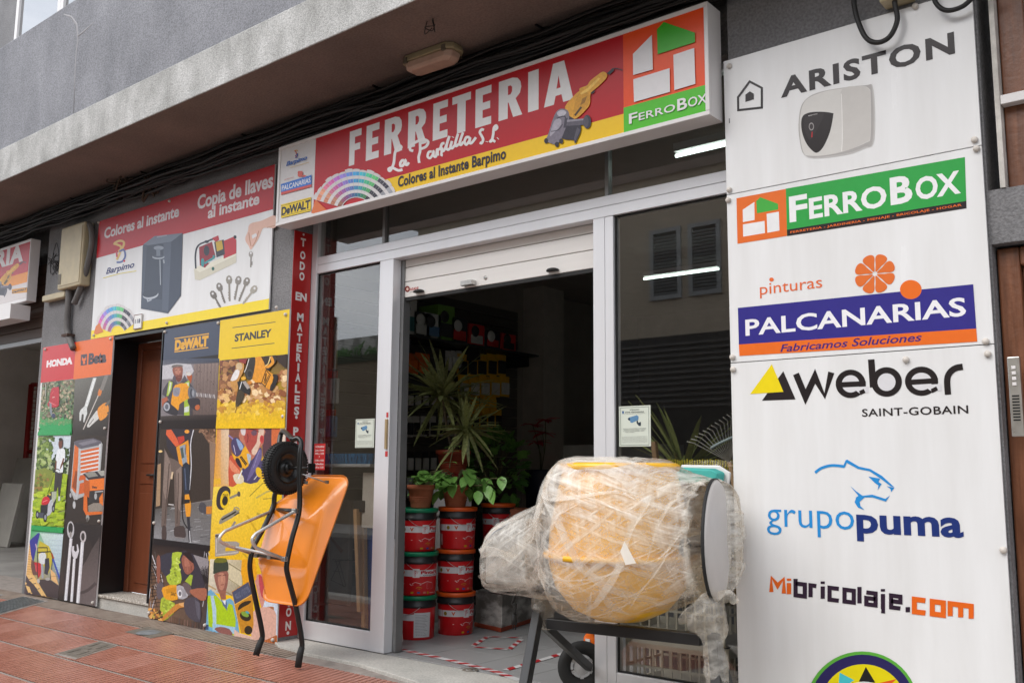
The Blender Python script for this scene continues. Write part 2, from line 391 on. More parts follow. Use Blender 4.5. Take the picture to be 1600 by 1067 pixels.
concrete = mat('pale_concrete', (.38, .37, .34), .85, speck=.15, col2=(.52, .50, .46), vscale=2.5, bump=.35, bscale=80)
floor_tile = mat('grey_floor_tile', (.30, .30, .30), .4, var=.08, vscale=2)
asphalt = mat('asphalt', (.05, .05, .05), .9, var=.2, vscale=8, bump=.4)
terrazzo = mat('terrazzo_step', (.25, .22, .18), .6, col2=(.60, .56, .50), vscale=70, det=2, band=(.42, .58))
# ================================================================ ground
F0 = .17
m = M()
m.add([(-60, -2.6, SL*-2.6-.0045), (40, -2.6, SL*-2.6-.0045), (40, 0, -.0045), (-60, 0, -.0045), (40, .6, -.0045), (-60, .6, -.0045)], [(0, 1, 2, 3), (3, 2, 4, 5)])
pav = struct('pavement', m, grout)
m = M(); m.box(-60, 40, -2.78, -2.6, -.5, SL*-2.6-.005)
struct('kerb', m, concrete)
m = M(); m.add([(-120, -90, -.36), (120, -90, -.36), (120, -2.7, -.34), (-120, -2.7, -.34)], [(0, 1, 2, 3)])
struct('road', m, asphalt)
m = M(); m.add([(-120, -13.5, -.2), (120, -13.5, -.2), (120, -10.2, -.24), (-120, -10.2, -.24)], [(0, 1, 2, 3)])
m.box(-120, 120, -10.2, -10.05, -.5, -.24)
struct('far_pavement', m, concrete)
# grooved tiles
def tile_mesh(nb):
    m = M(); wx, wy = .325, .376; n = 7; g = .010
    bw = (wx-(n-1)*g)/n
    prof = []
    for i in range(n):
        x = i*(bw+g); prof += [(x, -.003), (x+.0018, .004), (x+bw-.0018, .004), (x+bw, -.003)]
    vs = []; fs = []
    for x, z in prof: vs += [(x, 0, z), (x, wy, z)]
    for i in range(len(prof)-1): fs.append((2*i, 2*i+2, 2*i+3, 2*i+1))
    m.add(vs, fs)
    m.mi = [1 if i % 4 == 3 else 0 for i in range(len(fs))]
    m.add([(0, 0, 0), (wx, 0, 0), (wx, 0, -.012), (0, 0, -.012)], [(0, 1, 2, 3)])
    return m
tm = tile_mesh(0)
groove = mat('groove_dark', (.055, .032, .024), .9, var=.3, vscale=20)  # groove faces coloured darker than the tile tops
groove_g = mat('groove_dark_grey', (.10, .08, .065), .9, var=.3, vscale=20)
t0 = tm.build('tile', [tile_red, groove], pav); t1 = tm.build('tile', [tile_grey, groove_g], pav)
tile_red2 = mat('red_paving_tile_pale', (.39, .165, .12), .24, speck=.12, col2=(.53, .26, .20), vscale=4, bump=.25, bscale=160)
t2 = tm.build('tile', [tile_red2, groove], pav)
rr = random.Random(3); ang = math.atan(SL); cnt = 0
first = {id(t0): 1, id(t1): 1, id(t2): 1}
for j in range(6):
    y0 = -.225-.397*j if j else -.225
    for i in range(40):
        x0 = -12.1+.33*i
        if j == 0: pass
        if y0-.39 < -2.5: continue
        if x0 > -4.1+.33*j: continue
        src = t1 if (j == 0 and False) else rr.choice([t0, t0, t2])
        if first.get(id(src)): o = src; first[id(src)] = 0
        else: o = src.copy(); COL.objects.link(o); o.parent = pav
        yy = y0-.390; o.location = (x0+rr.uniform(-.001, .001), yy, SL*yy+rr.uniform(-.0008, .0008)-.004); o.rotation_euler = (ang, 0, rr.uniform(-.002, .002)); cnt += 1
# mortar-smeared course against the wall
for i in range(23):
    x0 = -12.1+.33*i
    if x0 > -5.2: break
    if first.get(id(t1)): o = t1; first[id(t1)] = 0
    else: o = t1.copy(); COL.objects.link(o); o.parent = pav
    o.location = (x0, -.218, SL*-.218-.004); o.rotation_euler = (ang, 0, 0); o.scale = (1, .56, 1)
# concrete apron before the shop, door step, threshold
a1, a2, a3 = PG(424, 1011), PG(560, 1040), PG(640, 1066)
m = M(); z1 = .012
edge = [(-5.56, .17), (-5.56, -.02), (a1.x+.05, -.08), (-5.1, -.115), (a2.x, a2.y), (a3.x, a3.y), (-3.6, -.32), (-2.9, -.5), (-2.0, -.62), (0, -.8), (0, -.001), (-2.05, -.001), (-2.05, .17)]
m.prism([(x, y, SL*min(0, y)*.55+z1) for x, y in edge], (0, 0, -.2))
struct('pavement_apron', m, concrete, bevel=.006)
m = M(); m.box(-8.14, -7.25, .012, .27, -.05, .088); m.box(-8.14, -7.25, -.005, .27, .09, .112, 1)
tag(m.build('entrance_step', [concrete, terrazzo], bevel=.004), 'worn terrazzo step below the recessed brown door', 'step')
# cast cover, grate, valve cover
def cover(name, pts, mt_, label, cat, patt):
    ps = [PG(*p) for p in pts]; c = sum(ps, Vector())/len(ps); c.z = SL*c.y
    t = thing(name, c, label, cat)
    nrm = Vector((0, -SL, 1)).normalized()
    m = M(); m.prism([p+nrm*.004 for p in ps], nrm*-.02); m.build('frame', grout, t, bevel=.002)
    q = [c+(p-c)*.88+nrm*.007 for p in ps]; m = M(); m.prism(q, nrm*-.01); pl = m.build('plate', mt_, t, bevel=.002)
    m = M(); patt(m, q, nrm); m.build('relief', mt_, pl)
cast = mat('weathered_cast_iron', (.09, .08, .065), .75, col2=(.20, .17, .14), vscale=22, bump=.5)
gal = mat('galvanised_grating', (.10, .11, .115), .5, metal=.3, col2=(.2, .21, .21), vscale=14)
def bil(q, u, v): return (q[0]*(1-u)+q[1]*u)*(1-v)+(q[3]*(1-u)+q[2]*u)*v
def pat_bars(m, q, n):
    for (u0, u1, v0, v1) in [(.12, .4, .2, .3), (.12, .4, .7, .8), (.45, .55, .4, .6), (.6, .88, .2, .3), (.6, .88, .7, .8)]:
        m.prism([bil(q, u0, v0)+n*.001, bil(q, u1, v0)+n*.001, bil(q, u1, v1)+n*.001, bil(q, u0, v1)+n*.001], n*.002)
def pat_diamond(m, q, n):
    for i in range(30):
        for j in range(8):
            u, v = (i+.5)/30, (j+.5)/8
            d = .011 if (i+j) % 2 else 0
            a, b = bil(q, u-.012, v-.04), bil(q, u+.012, v+.04)
            if (i+j) % 2: a, b = bil(q, u-.012, v+.04), bil(q, u+.012, v-.04)
            m.bar(a+n*.003, b+n*.003, .006, .004, n)
cover('water_meter_cover', [(85, 1022), (158, 1001), (186, 1008), (118, 1030)], cast, 'small rectangular rusty cast cover set in the red tiles, nearest to the camera', 'manhole cover', pat_bars)
cover('floor_grate', [(-30, 948), (38, 931), (76, 939), (-20, 966)], gal, 'long dark metal floor grate by the foot of the red and orange poster board', 'grate', pat_diamond)
pc = [PG(*p) for p in [(196, 987), (232, 979), (272, 990), (236, 997)]]; c = sum(pc, Vector())/4
t = thing('valve_cover', c, 'square mortar-covered valve lid in the pavement before the brown door step', 'manhole cover')
m = M(); m.prism([p+Vector((0, 0, .004)) for p in pc], (0, 0, -.02)); m.build('frame', cast, t)
m = M(); m.lathe([(0, .004), (.085, .003), (.1, -.004)], c+Vector((0, 0, .006)), 14); m.build('lid', mat('blue_grey_lid', (.17, .18, .19), .7, var=.3, vscale=20, bump=.4), t)
# ================================================================ building
bld = thing('shop_building', (-6, .2, 0), 'grey rendered building with an overhanging balcony above the hardware shop', 'building')
def wallbox(n, x0, x1, y0, y1, z0, z1, mt_=render_grey): m = M(); m.box(x0, x1, y0, y1, z0, z1); return m.build(n, mt_, bld)
ZS = 3.775
wallbox('pillar', -9.56, -8.14, 0, .34, -.1, ZS)
wallbox('pillar', -7.25, -5.556, 0, .34, -.1, ZS)
wallbox('pillar', -2.05, -.89, 0, .34, -.1, ZS)
wallbox('wall', -8.14, -7.25, 0, .34, 2.362, ZS)
wallbox('wall', -5.556, -2.05, .1, .34, 3.36, ZS)
wallbox('wall', -16, -9.56, .22, .34, 3.3, ZS)
wallbox('wall', -22, -16, 0, .34, -.1, ZS)
wallbox('wall', -.89, 3, .003, .34, 2.14, 2.37)
wallbox('wall', -.89, 3, .2, .34, 3.75, ZS)
wallbox('wall', .6, 3, .0, .34, -.1, 2.14)
YB = -.76
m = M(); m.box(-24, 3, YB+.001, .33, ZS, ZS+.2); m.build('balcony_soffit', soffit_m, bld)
m = M(); m.box(-24, 3, YB-.012, YB, ZS-.004, 4.088); m.build('balcony_fascia', fascia_m, bld, bevel=.006)
m = M(); m.box(-24, 3, YB+.003, YB+.14, 4.0, 5.15); m.build('balcony_parapet', parapet_m, bld, bevel=.012)
m = M(); m.box(-24, 3, .335, .5, 3.97, 9); m.build('upper_wall', render_grey, bld)
def upwin(px0, px1, label=None):
    a, b = PY(px0, 30, .3).x, PY(px1, 10, .3).x
    m = M()
    for x in (a, b): m.box(x-.035, x+.035, .27, .333, 4.05, 8.4)
    m.box(a-.04, b+.04, .272, .331, 8.4, 8.47); m.box(a-.04, b+.04, .272, .331, 3.98, 4.05)
    f = m.build('window', white_metal, bld, bevel=.004)
    m = M(); m.box(a+.036, b-.036, .3, .306, 4.05, 8.4); m.build('pane', glass_mat('sky_glass', (.2, .2, .2), .55), f)
upwin(30, 96); upwin(99, 178)
# upper white pipe
# ---- repair marks and stains on the parapet (raised mortar)
m = M()
def ridge(pts, wd, Y, d=.006):
    q = [PY(x, y, Y) for x, y in pts]
    m.tube([p+Vector((0, 0, 0)) for p in q], wd, 6)
z1 = lambda x, y: (x/3.333, y/3.333)
m.tube([Vector((PY(*z1(x, y), YB).x, YB+.0135, PY(*z1(x, y), YB).z)) for x, y in [(330, 75), (370, 90), (398, 130), (404, 200), (392, 300), (388, 400), (382, 590)]], [.012, .015, .017, .016, .014, .015, .013], 8)
m.tube([Vector((PY(*z1(x, y), YB).x, YB+.0125, PY(*z1(x, y), YB).z)) for x, y in [(404, 190), (440, 160), (490, 115)]], [.014, .013, .011], 8)
m.build('mortar_patch', mat('pale_mortar', (.31, .30, .31), .9, var=.1, bump=.5), bld)
# ================================================================ brown street door
dr = thing('entrance_door', (-7.7, .3, .11), 'plain brown door recessed in a black surround between the two poster boards', 'door')
YD = .26
m = M(); m.box(-8.138, -8.118, -.018, YD, .113, 2.36); m.box(-7.268, -7.252, -.018, YD, .113, 2.36); m.box(-8.118, -7.268, -.018, YD, 2.335, 2.36)
m.box(-8.138, -7.75, -.022, -.019, .0, .112*0+.001)
m.build('surround', black_frame, dr)
m = M(); m.box(-8.117, -8.05, YD-.02, YD+.04, .113, 2.33); m.box(-7.34, -7.269, YD-.02, YD+.04, .113, 2.33); m.box(-8.05, -7.34, YD-.02, YD+.04, 2.26, 2.33)
m.build('door_frame', door_wood, dr, bevel=.006)
m = M(); m.box(-8.048, -7.342, YD, YD+.04, .116, 2.258)
lf = m.build('door_leaf', door_wood, dr)
for z0, z1_ in ((.2, .98), (1.06, 1.16), (1.24, 2.16)):
    m = M(); m.box(-7.97, -7.42, YD-.008, YD-.001, z0, z1_); m.build('panel', door_wood, lf, bevel=.006)
h = PY(239, 742, YD-.03); m = M(); m.tube([h+Vector((.03, 0, 0)), h+Vector((-.1, 0, 0))], .009, 8); m.tube([h+Vector((.03, 0, 0)), h+Vector((.03, .03, 0))], .011, 8)
m.build('handle', black_cable, dr)
# ================================================================ right-hand entrance
er = thing('neighbour_door', (-.3, .3, 0), 'varnished carved wooden door under a grey lintel, beside the slim intercom', 'door')
m = M(); m.box(-.885, -.80, .06, .16, -.05, 2.13); m.box(-.80, .55, .06, .16, 2.05, 2.13); m.build('door_frame', oak, er, bevel=.008)
m = M(); m.box(-.798, -.1, .1, .15, -.05, 2.048); lf = m.build('door_leaf', oak, er)
m = M(); m.box(-.70, -.2, .085, .099, .2, 1.9); m.build('panel', oak, lf, bevel=.02)
m = M(); m.box(-.098, .55, .1, .15, -.05, 2.048); m.build('door_leaf', oak, er)
tw = thing('wooden_window', (-.3, .1, 2.4), 'dark wooden window with a white glazing bar above the grey lintel', 'window')
m = M(); m.box(-.842, -.822, -.004, .12, 2.372, 3.74); m.build('edge_strip', mat('flaking_white_paint', (.55, .52, .48), .8, var=.25, vscale=14), tw)
m = M(); m.box(-.82, -.72, .05, .12, 2.372, 3.74); m.box(-.72, .6, .05, .12, 2.372, 2.5); m.box(-.72, .6, .05, .12, 3.6, 3.74)
m.build('window_frame', oak, tw, bevel=.006)
g1 = PY(1552, 160, 0.02); m = M(); m.box(-.821, .6, -.002, .049, g1.z-.025, g1.z+.015); m.build('glazing_bar', white_metal, tw, bevel=.003)
m = M(); m.box(-.719, .6, .085, .09, 2.5, 3.6); m.build('pane', glass, tw)
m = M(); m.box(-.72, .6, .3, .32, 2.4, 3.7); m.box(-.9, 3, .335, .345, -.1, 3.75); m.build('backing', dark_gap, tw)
ic = thing('intercom', (-.86, -.01, 1.5), 'slim metal door intercom with four buttons beside the wooden door', 'intercom')
a = PY(1573, 558, -.03); b = PY(1588, 682, -.03)
m = M(); m.box(a.x, a.x+.045, -.03, -.003, b.z, a.z); m.build('housing', steel, ic, bevel=.003)
for k in range(4): m = M(); m.box(a.x+.015, a.x+.03, -.035, -.0305, a.z-.05-.022*k, a.z-.037-.022*k); m.build('button', white_metal, ic, bevel=.001)
for k in range(9): m = M(); m.box(a.x+.010, a.x+.036, -.032, -.0305, a.z-.16-.012*k, a.z-.154-.012*k); m.build('speaker_slot', dark_gap, ic)
# ================================================================ garage at the left
gar = thing('garage_shutter', (-12, .1, 2.6), 'brown slatted roller shutter rolled up over the garage opening', 'roller shutter')
brown_slat = mat('brown_slat', (.10, .062, .045), .5, var=.15, vscale=5, stretch=(.3, 1, 5))
for k in range(7): m = M(); m.box(-15.9, -9.565, .12, .145, 2.52+k*.112, 2.52+k*.112+.108); m.build('slat', brown_slat, gar, bevel=.006)
m = M(); m.box(-15.9, -9.565, .1, .16, 2.465, 2.516); m.build('bottom_rail', alu_dark, gar, bevel=.004)
gw = mat('garage_plaster', (.58, .55, .50), .85, col2=(.74, .70, .66), vscale=2, bump=.3)
m = M(); m.box(-22, -9.57, 4.0, 4.2, -.05, 3.4); m.box(-9.8, -9.57, .345, 4, -.05, 3.4); m.box(-17.6, -17.4, .345, 4, -.05, 3.4)
struct('garage_wall', m, gw)
m = M(); m.box(-22, -9.57, .345, 4.2, 3.3, 3.4); struct('garage_ceiling', m, gw)
m = M(); m.add([(-17.6, -.215, -.012), (-9.6, -.215, -.012), (-9.6, 4, .03), (-17.6, 4, .03)], [(0, 1, 2, 3)])
struct('garage_floor', m, mat('garage_concrete', (.20, .19, .18), .6, col2=(.34, .33, .31), vscale=1.5, bump=.2))
gt = thing('mesh_gate', (-14.5, 2.6, 0), 'red welded mesh gate standing open inside the garage', 'gate')
redp = mat('red_metal_paint', (.30, .012, .01), .4, var=.15)
g0 = PZ(30, 842, .01); gx, gy = g0.x, g0.y
dv = Vector((.86, .5, 0)).normalized()
htop = (CAM + ray(45, 603)*((gy-CAM.y)/ray(45, 603).y)).z
m = M(); B = Vector((gx, gy, .02))
for q in (0, 1.1, 2.2): m.tube([B+dv*q, B+dv*q+Vector((0, 0, htop))], .045, 4)
for hh in (.06, .75*1.0, 1.45, htop): m.tube([B+Vector((0, 0, hh)), B+dv*2.2+Vector((0, 0, hh))], .035, 4)
m.build('frame', redp, gt)
m = M()
for i in range(36): p = B+dv*(.06*i+.05); m.tube([p, p+Vector((0, 0, htop))], .006, 3, caps=False)
for i in range(34): z_ = .06+i*htop/34; m.tube([B+Vector((0, 0, z_)), B+dv*2.2+Vector((0, 0, z_))], .006, 3, caps=False)
m.build('wire_mesh', redp, gt)
slab_m = mat('stone_slab', (.30, .285, .26), .7, col2=(.42, .40, .36), vscale=2, bump=.3)
for k, (px, py, w_, h_, lb) in enumerate([(26, 850, .95, 1.35, 'tall grey stone slab leaning at the back of the garage'), (8, 856, .7, .95, 'lower grey stone slab leaning in front of the tall slab in the garage')]):
    p = PZ(px, py, .01); m = M(); m3 = Matrix.Rotation(math.radians(-9), 3, 'X')
    m.obox(p+Vector((-w_/2, .12+.1*(1-k), h_/2)), (w_, .04, h_), m3); o = m.build('stone_slab', slab_m, bevel=.004); tag(o, lb, 'slab', 'stone slabs in the garage')
for px, py, w_, h_, lb in [(52, 842, .5, 1.25, 'dark weathered board leaning at the foot of the red mesh gate'), (40, 846, .35, .8, 'short brown board leaning beside the stone slabs in the garage')]:
    p = PZ(px, py, .01); m = M(); m.obox(p+Vector((-w_/2, .1, h_/2)), (w_, .03, h_), Matrix.Rotation(math.radians(-8), 3, 'X')); o = m.build('leaning_board', mat('dark_old_board', (.06, .045, .035), .8, var=.3), bevel=.003); tag(o, lb, 'board')
# ================================================================ shop interior shell
IX0, IX1, IY, IZ = -6.75, -1.9, 6.7, 3.3
wall_in = mat('interior_wall', (.30, .27, .24), .85, var=.1)
m = M(); m.box(IX0-.1, IX0, .345, IY, 0, IZ); struct('interior_wall_left', m, wall_in)
m = M(); m.box(IX1, IX1+.1, .345, IY, 0, IZ); struct('interior_wall_right', m, wall_in)
m = M(); m.box(IX0-.1, IX1+.1, IY, IY+.1, 0, IZ); struct('interior_wall_back', m, wall_in)
m = M(); m.box(IX0-.1, IX1+.1, .345, IY+.1, IZ, IZ+.1); struct('ceiling', m, wall_in)
m = M(); m.box(IX0-.1, -5.556, .345, .36, 0, IZ); struct('interior_wall_front', m, wall_in)
m = M(); m.box(IX0-.1, IX1+.1, .172, IY, -.1, .004)
fl = struct('shop_floor', m, mat('floor_joint', (.2, .2, .19), .7))
ft = M(); ft.box(0, .446, 0, .446, -.01, .004); ft0 = ft.build('tile', floor_tile, fl, bevel=.001)
k = 0
for i in range(11):
    for j in range(10):
        x, y = -6.7+.45*i, .20+.45*j
        if x+.45 > IX1: continue
        if i == 0 and j == 0: ft0.location = (x, y, .006)
        else:
            o = ft0.copy(); COL.objects.link(o); o.parent = fl; o.location = (x, y, .006)
ca_, cb_ = PX(822, 600, -6.7), PX(862, 600, -6.7)
m = M(); m.box(-6.749, -6.45, ca_.y, cb_.y-.1, 0, IZ); struct('interior_column', m, mat('column_paint', (.42, .38, .34), .8))
# ================================================================ boards and signs
def screw(parent, P, r=.016):
    m = M(); ax = Matrix.Rotation(PI/2, 3, 'X')
    m.lathe([(0, .016), (r*.7, .015), (r, .009), (r, 0)], P, 10, ax); return m.build('screw_cap', screw_m, parent)
def board(name, x0, x1, z0, z1, Y, label, cat, m_=white_panel, grp=None, th=.012):
    t = thing(name, ((x0+x1)/2, Y+th, z0), label, cat, grp)
    m = M(); m.box(x0, x1, Y, Y+th, z0, z1); m.build('panel', m_, t, bevel=.001)
    return t
def screws(t, pts, Y, r=.014):
    for p in pts: q = PY(*p, Y); screw(t, q, r)
# ---------------------------------------------------------------- three white boards at the right
YB2 = -.022
xl, xr = -.4945*4.178, -.8985
zA, zB, zC = PY(1138, 304.5, YB2).z, PY(1138, 567.5, YB2).z, 3.262
kb, ko, kg, kn = '#2b2527', '#e0672a', '#339a48', '#35307f'
# top board
t = board('brand_board', xl, xr, zA+.002, zC, YB2, 'white wall board with a water heater picture below black capital lettering', 'sign')
p = Print('Y', YB2-.0012).z(1100, 0, 3.2)
p.text('ARISTON', (385, 493), (1249, 158), kb, .035, 0, 1.15)
p.build('lettering', t)
p.line([(170, 488), (228, 409), (289, 441), (289, 539), (171, 552)], 11, kb, close=True); p.poly([(207, 475), (229, 458), (249, 470), (249, 498), (207, 511)], kb)
p.build('house_logo', t)
for i in range(5):
    e = 9-2*i
    p.poly([(505-e*.3, 505), (590, 462-e*.5), (800, 430-e*.2), (838+e, 450), (842+e, 700), (800, 735+e), (700, 768+e), (520, 783+e*.6), (480-e*.3, 700), (478-e*.3, 580)], ('#c4c1bf', '#bdb9b7', '#b3b0ae', '#aca8a6', '#a5a19f')[i], 5)
p.poly([(507, 505), (590, 463), (690, 444), (790, 432), (825, 445), (833, 480), (833, 680), (810, 715), (700, 758), (600, 778), (525, 780), (498, 765), (482, 690), (480, 590)], '#c9c6c2', 5)
p.poly([(690, 448), (790, 434), (822, 446), (831, 480), (831, 680), (808, 712), (700, 756), (692, 700), (688, 560)], '#bfbbb7', 5)
p.line([(686, 470), (690, 560), (692, 690), (688, 758)], 4, '#dedbd8', 4)
p.poly([(490, 590), (520, 566), (580, 560), (640, 566), (646, 580), (630, 660), (600, 730), (570, 763), (545, 757), (510, 715), (488, 650)], '#2a2526', 5)
p.poly([(500, 600), (530, 575), (575, 568), (600, 575), (560, 660), (530, 700), (505, 660)], '#322d2e', 5)
p.ell(537, 634, 13, 20, '#8d8887'); p.ell(537, 634, 9, 14, '#3a3536'); p.line([(541, 660), (539, 688)], 5, '#b0242c'); p.text('ARISTON', (520, 584), (566, 568), '#cfcac8', .01)
p.build('heater_picture', t)
screws(t, [(1140, 104), (1140, 297), (1523, 219), (1430.5, 11)], YB2-.001)
m = M(); q = PY(1139.5, 189, YB2-.002); m.box(q.x-.0015, q.x+.0015, YB2-.002, YB2-.0002, q.z-.012, q.z+.012); m.build('scratch', dark_gap, t)
# middle board
t = board('brand_board', xl, xr, zB+.002, zA-.002, YB2, 'white wall board with green and orange logo above a purple banner', 'sign')
p = Print('Y', YB2-.0012).z(1100, 260, 3.138)
def R4(p, a, b, c_, d, col): p.poly([a, b, c_, d], col)
R4(p, (159, 157), (402, 111), (408, 341), (164, 380), '#d96a2f'); R4(p, (401, 110), (1279, -45), (1287, 204), (407, 341), kg); R4(p, (407, 311), (1286, 170), (1287, 206), (408, 342), '#2d2629')
p.poly([(190, 213), (247, 175), (248, 263), (191, 274)], '#e0dfe0'); R4(p, (191, 285), (297, 268), (299, 327), (192, 345), '#e0dfe0'); R4(p, (307, 233), (367, 223), (370, 315), (311, 326), '#e0dfe0')
p.poly([(256, 171), (276, 152), (363, 184), (364, 212), (260, 231)], '#47a444'); p.build('block_logo', t)
p.text('F', (420, 276), (504, 134), '#e4e3e4', .03); p.text('ERRO', (517, 261), (892, 88), '#e4e3e4', .03, 0, 1.02)
p.text('B', (916, 192), (1017, 38), '#e4e3e4', .035); p.text('OX', (1040, 170), (1253, 18), '#e4e3e4', .03)
for (x, y, w_) in [(444, 273, 16), (548, 253, 12), (1230, 143, 22), (1160, 158, 14), (1235, 17, 20)]: pass
p.text('FERRETERIA - JARDINERIA - MENAJE - BRICOLAJE - HOGAR', (424, 332), (1263, 183), '#df6a2b', .02, 0, 1.08)
p.text('pinturas', (275, 648), (578, 540), '#d8683a', .0, 0, 1.0)
p.ell(331, 555, 11, 10, '#d8683a')
p.build('lettering', t)
cx, cy = 838, 527
for k in range(8):
    if k in (99,): continue
    a = PI/8+k*PI/4; ca, sa = math.cos(a), math.sin(a)
    ln = 92
    def pt(r, o): return (cx+(r*ca-o*sa)*1.02, cy-(r*sa+o*ca)*.98-(r*ca-o*sa)*.08)
    if k in (4+99,): continue
    p.poly([pt(10, 0), pt(45, 15), pt(70, 27), pt(88, 27), pt(98, 12), pt(98, -12), pt(88, -27), pt(70, -27), pt(45, -15)], '#d56c34', 4)
p.build('flower_logo', t)
R4(p, (166, 694), (1320, 578), (1335, 795), (171, 873), kn); R4(p, (171, 873), (1335, 795), (1340, 859), (174, 929), '#dd6a28')
p.ell(1014, 604, 53, 47, '#dd6a28', 0, 32); p.build('banner', t)
p.text('PALCANARIAS', (204, 832), (1281, 640), '#e3e1e4', .022, 0, 1.02)
p.text('Fabricamos Soluciones', (374, 911), (1068, 832), '#4d2d6a', .02, .25, 1.0, T=(745, 842))
p.build('lettering', t)
screws(t, [(1138.5, 313), (1145, 558), (1526, 233), (1540.5, 533.5)], YB2-.001)
# bottom board
t = board('brand_board', xl, xr, -.12, zB-.002, YB2, 'tall white wall board with yellow and black triangles and a blue cat-head outline', 'sign')
p = Print('Y', YB2-.0012).z(1120, 560, 3.333)
def soft(pts, r): return pts
p.line([(247, 213), (345, 78), (401, 207)], 12, kb, close=True); p.poly([(247, 213), (345, 78), (401, 207)], kb)
p.line([(186, 178), (285, 42), (338, 168)], 12, '#e2cb1f', close=True); p.poly([(186, 178), (285, 42), (338, 168)], '#e2cb1f'); p.build('triangle_logo', t)
def stk(pts, c, wd=33): p.line(pts, wd, c, 6)
k_ = '#262122'
p.line([(412, 80), (462, 200), (512, 92), (562, 196), (596, 72)], 33, k_)
p.ell(697, 132, 78, 74, k_, 0, 36); p.ell(697, 132, 46, 45, '#cfcdd0', 0, 30); p.poly([(700, 150), (790, 145), (790, 178), (745, 182)], '#cfcdd0'); p.line([(650, 137), (776, 131)], 28, k_); p.line([(745, 180), (770, 168)], 22, k_)
p.line([(804, 5), (814, 150)], 34, k_); p.ell(884, 122, 80, 77, k_, 0, 36); p.ell(884, 123, 47, 46, '#cfcdd0', 0, 30)
p.ell(1066, 118, 86, 76, k_, 0, 36); p.ell(1066, 120, 54, 46, '#cfcdd0', 0, 30); p.poly([(1070, 138), (1170, 132), (1170, 168), (1120, 172)], '#cfcdd0'); p.line([(1012, 124), (1152, 115)], 28, k_); p.line([(1118, 170), (1148, 155)], 22, k_)
p.line([(1204, 188), (1200, 110), (1215, 72), (1245, 50), (1281, 43)], 33, k_, 5)
p.text('SAINT-GOBAIN', (757, 303), (1308, 243), '#2a2526', .012, 0, 1.05)
cb, cn = '#2b86c8', '#22336f'
p.text('grupo', (262, 916), (712, 778), cb, -.004, 0, 1.0, T=(290, 783))
p.text('puma', (731, 950), (1280, 812), cn, .03, 0, 1.0, T=(790, 812))
p.build('lettering', t)
p.line([(512, 594), (545, 570), (600, 556), (665, 562)], 14, cb, 5, taper=False); p.poly([(655, 566), (672, 528), (682, 526), (668, 566)], cb)
p.poly([(680, 526), (740, 562), (800, 575), (860, 610), (925, 670), (905, 664), (850, 622), (795, 586), (735, 574), (672, 540)], cb)
p.poly([(885, 664), (925, 672), (908, 695), (904, 678)], cb); p.poly([(790, 614), (850, 624), (842, 642), (858, 652), (838, 684), (842, 660), (822, 646)], cb)
p.poly([(694, 662), (726, 690), (760, 714), (810, 708), (878, 730), (902, 712), (880, 744), (810, 722), (770, 722), (744, 745), (748, 768), (770, 788), (735, 775), (718, 748), (726, 722), (738, 714)], cb)
p.build('cat_logo', t)
# square technical lettering, drawn as strokes
p.z(1100, 840, 3.2)
SQ = {'M': [[(0, 0), (0, 1), (.5, .45), (1, 1), (1, 0)]], 'i': [[(0, 0), (0, .75)], [(0, .9), (0, 1.05)]], 'b': [[(0, 1), (0, 0), (1, 0), (1, .72), (0, .72)]], 'r': [[(0, 0), (0, .72), (.9, .72)]],
      'c': [[(1, .72), (0, .72), (0, 0), (1, 0)]], 'o': [[(0, 0), (1, 0), (1, .72), (0, .72), (0, 0)]], 'l': [[(0, 0), (0, 1)]], 'a': [[(0, .72), (1, .72), (1, 0), (0, 0), (0, .38), (1, .38)]],
      'j': [[(.4, .75), (.4, -.3), (0, -.3)], [(.4, .9), (.4, 1.05)]], 'e': [[(1, 0), (0, 0), (0, .72), (1, .72), (1, .38), (0, .38)]], 'm': [[(0, 0), (0, .72), (1, .72), (1, 0)], [(.5, 0), (.5, .72)]]}
def sqword(word, L0, L1, hpx, c, wd):
    wts = {'i': .12, 'l': .12, 'M': 1.5, 'm': 1.9, '.': .12, 'r': .7, 'j': .45}
    tot = sum(wts.get(ch, 1)+.62 for ch in word)-.62; x = 0
    for ch in word:
        w_ = wts.get(ch, 1); p.cuts.append((len(p.v), len(p.f)))
        def mp_(q):
            s_ = (x+q[0]*w_)/tot; return (L0[0]+(L1[0]-L0[0])*s_, L0[1]+(L1[1]-L0[1])*s_-hpx*q[1])
        if ch == '.': a = mp_((.5, .06)); p.rect(a[0]-9, a[1]-10, a[0]+9, a[1]+9, c)
        else:
            for st in SQ[ch]:
                pts = [mp_(q) for q in st]; cl = pts[0] == pts[-1]
                p.line(pts[:-1] if cl else pts, wd, c, close=cl)
                if not cl and not ch in 'M':
                    pass
        x += w_+.62
sqword('Mi', (337, 270), (430, 281), 74, '#d9621f', 22)
sqword('bricolaje', (458, 286), (982, 352), 82, '#2f2130', 21)
p.rect(1008, 345, 1030, 370, '#2f2130')
sqword('com', (1052, 368), (1336, 403), 86, '#d9621f', 26)
p.build('lettering', t)
p.z(0, 0, 1)
for r_, c_ in ((86, '#58a13c'), (81, '#2b2556'), (66, '#d9c912')): p.ell(1347+(86-r_)*.1, 1103, r_*1.02, r_, c_, 0, 48)
for (a_, b_, d_, c_) in [((1342, 1064), (1353, 1041), (1368, 1066), '#22201f'), ((1312, 1050), (1326, 1067), (1335, 1062), '#45b6bd'), ((1312, 1050), (1310, 1075), (1330, 1066), '#45b6bd'), ((1401, 1060), (1375, 1066), (1382, 1078), '#d0521f')]: p.poly([a_, b_, d_], c_)
p.ell(1350, 1104, 42, 40, '#cfced2', 0, 36); p.build('round_emblem', t)
screws(t, [(1146, 577), (1153, 824), (1543.5, 553), (1568, 859), (1416, 562)], YB2-.001)
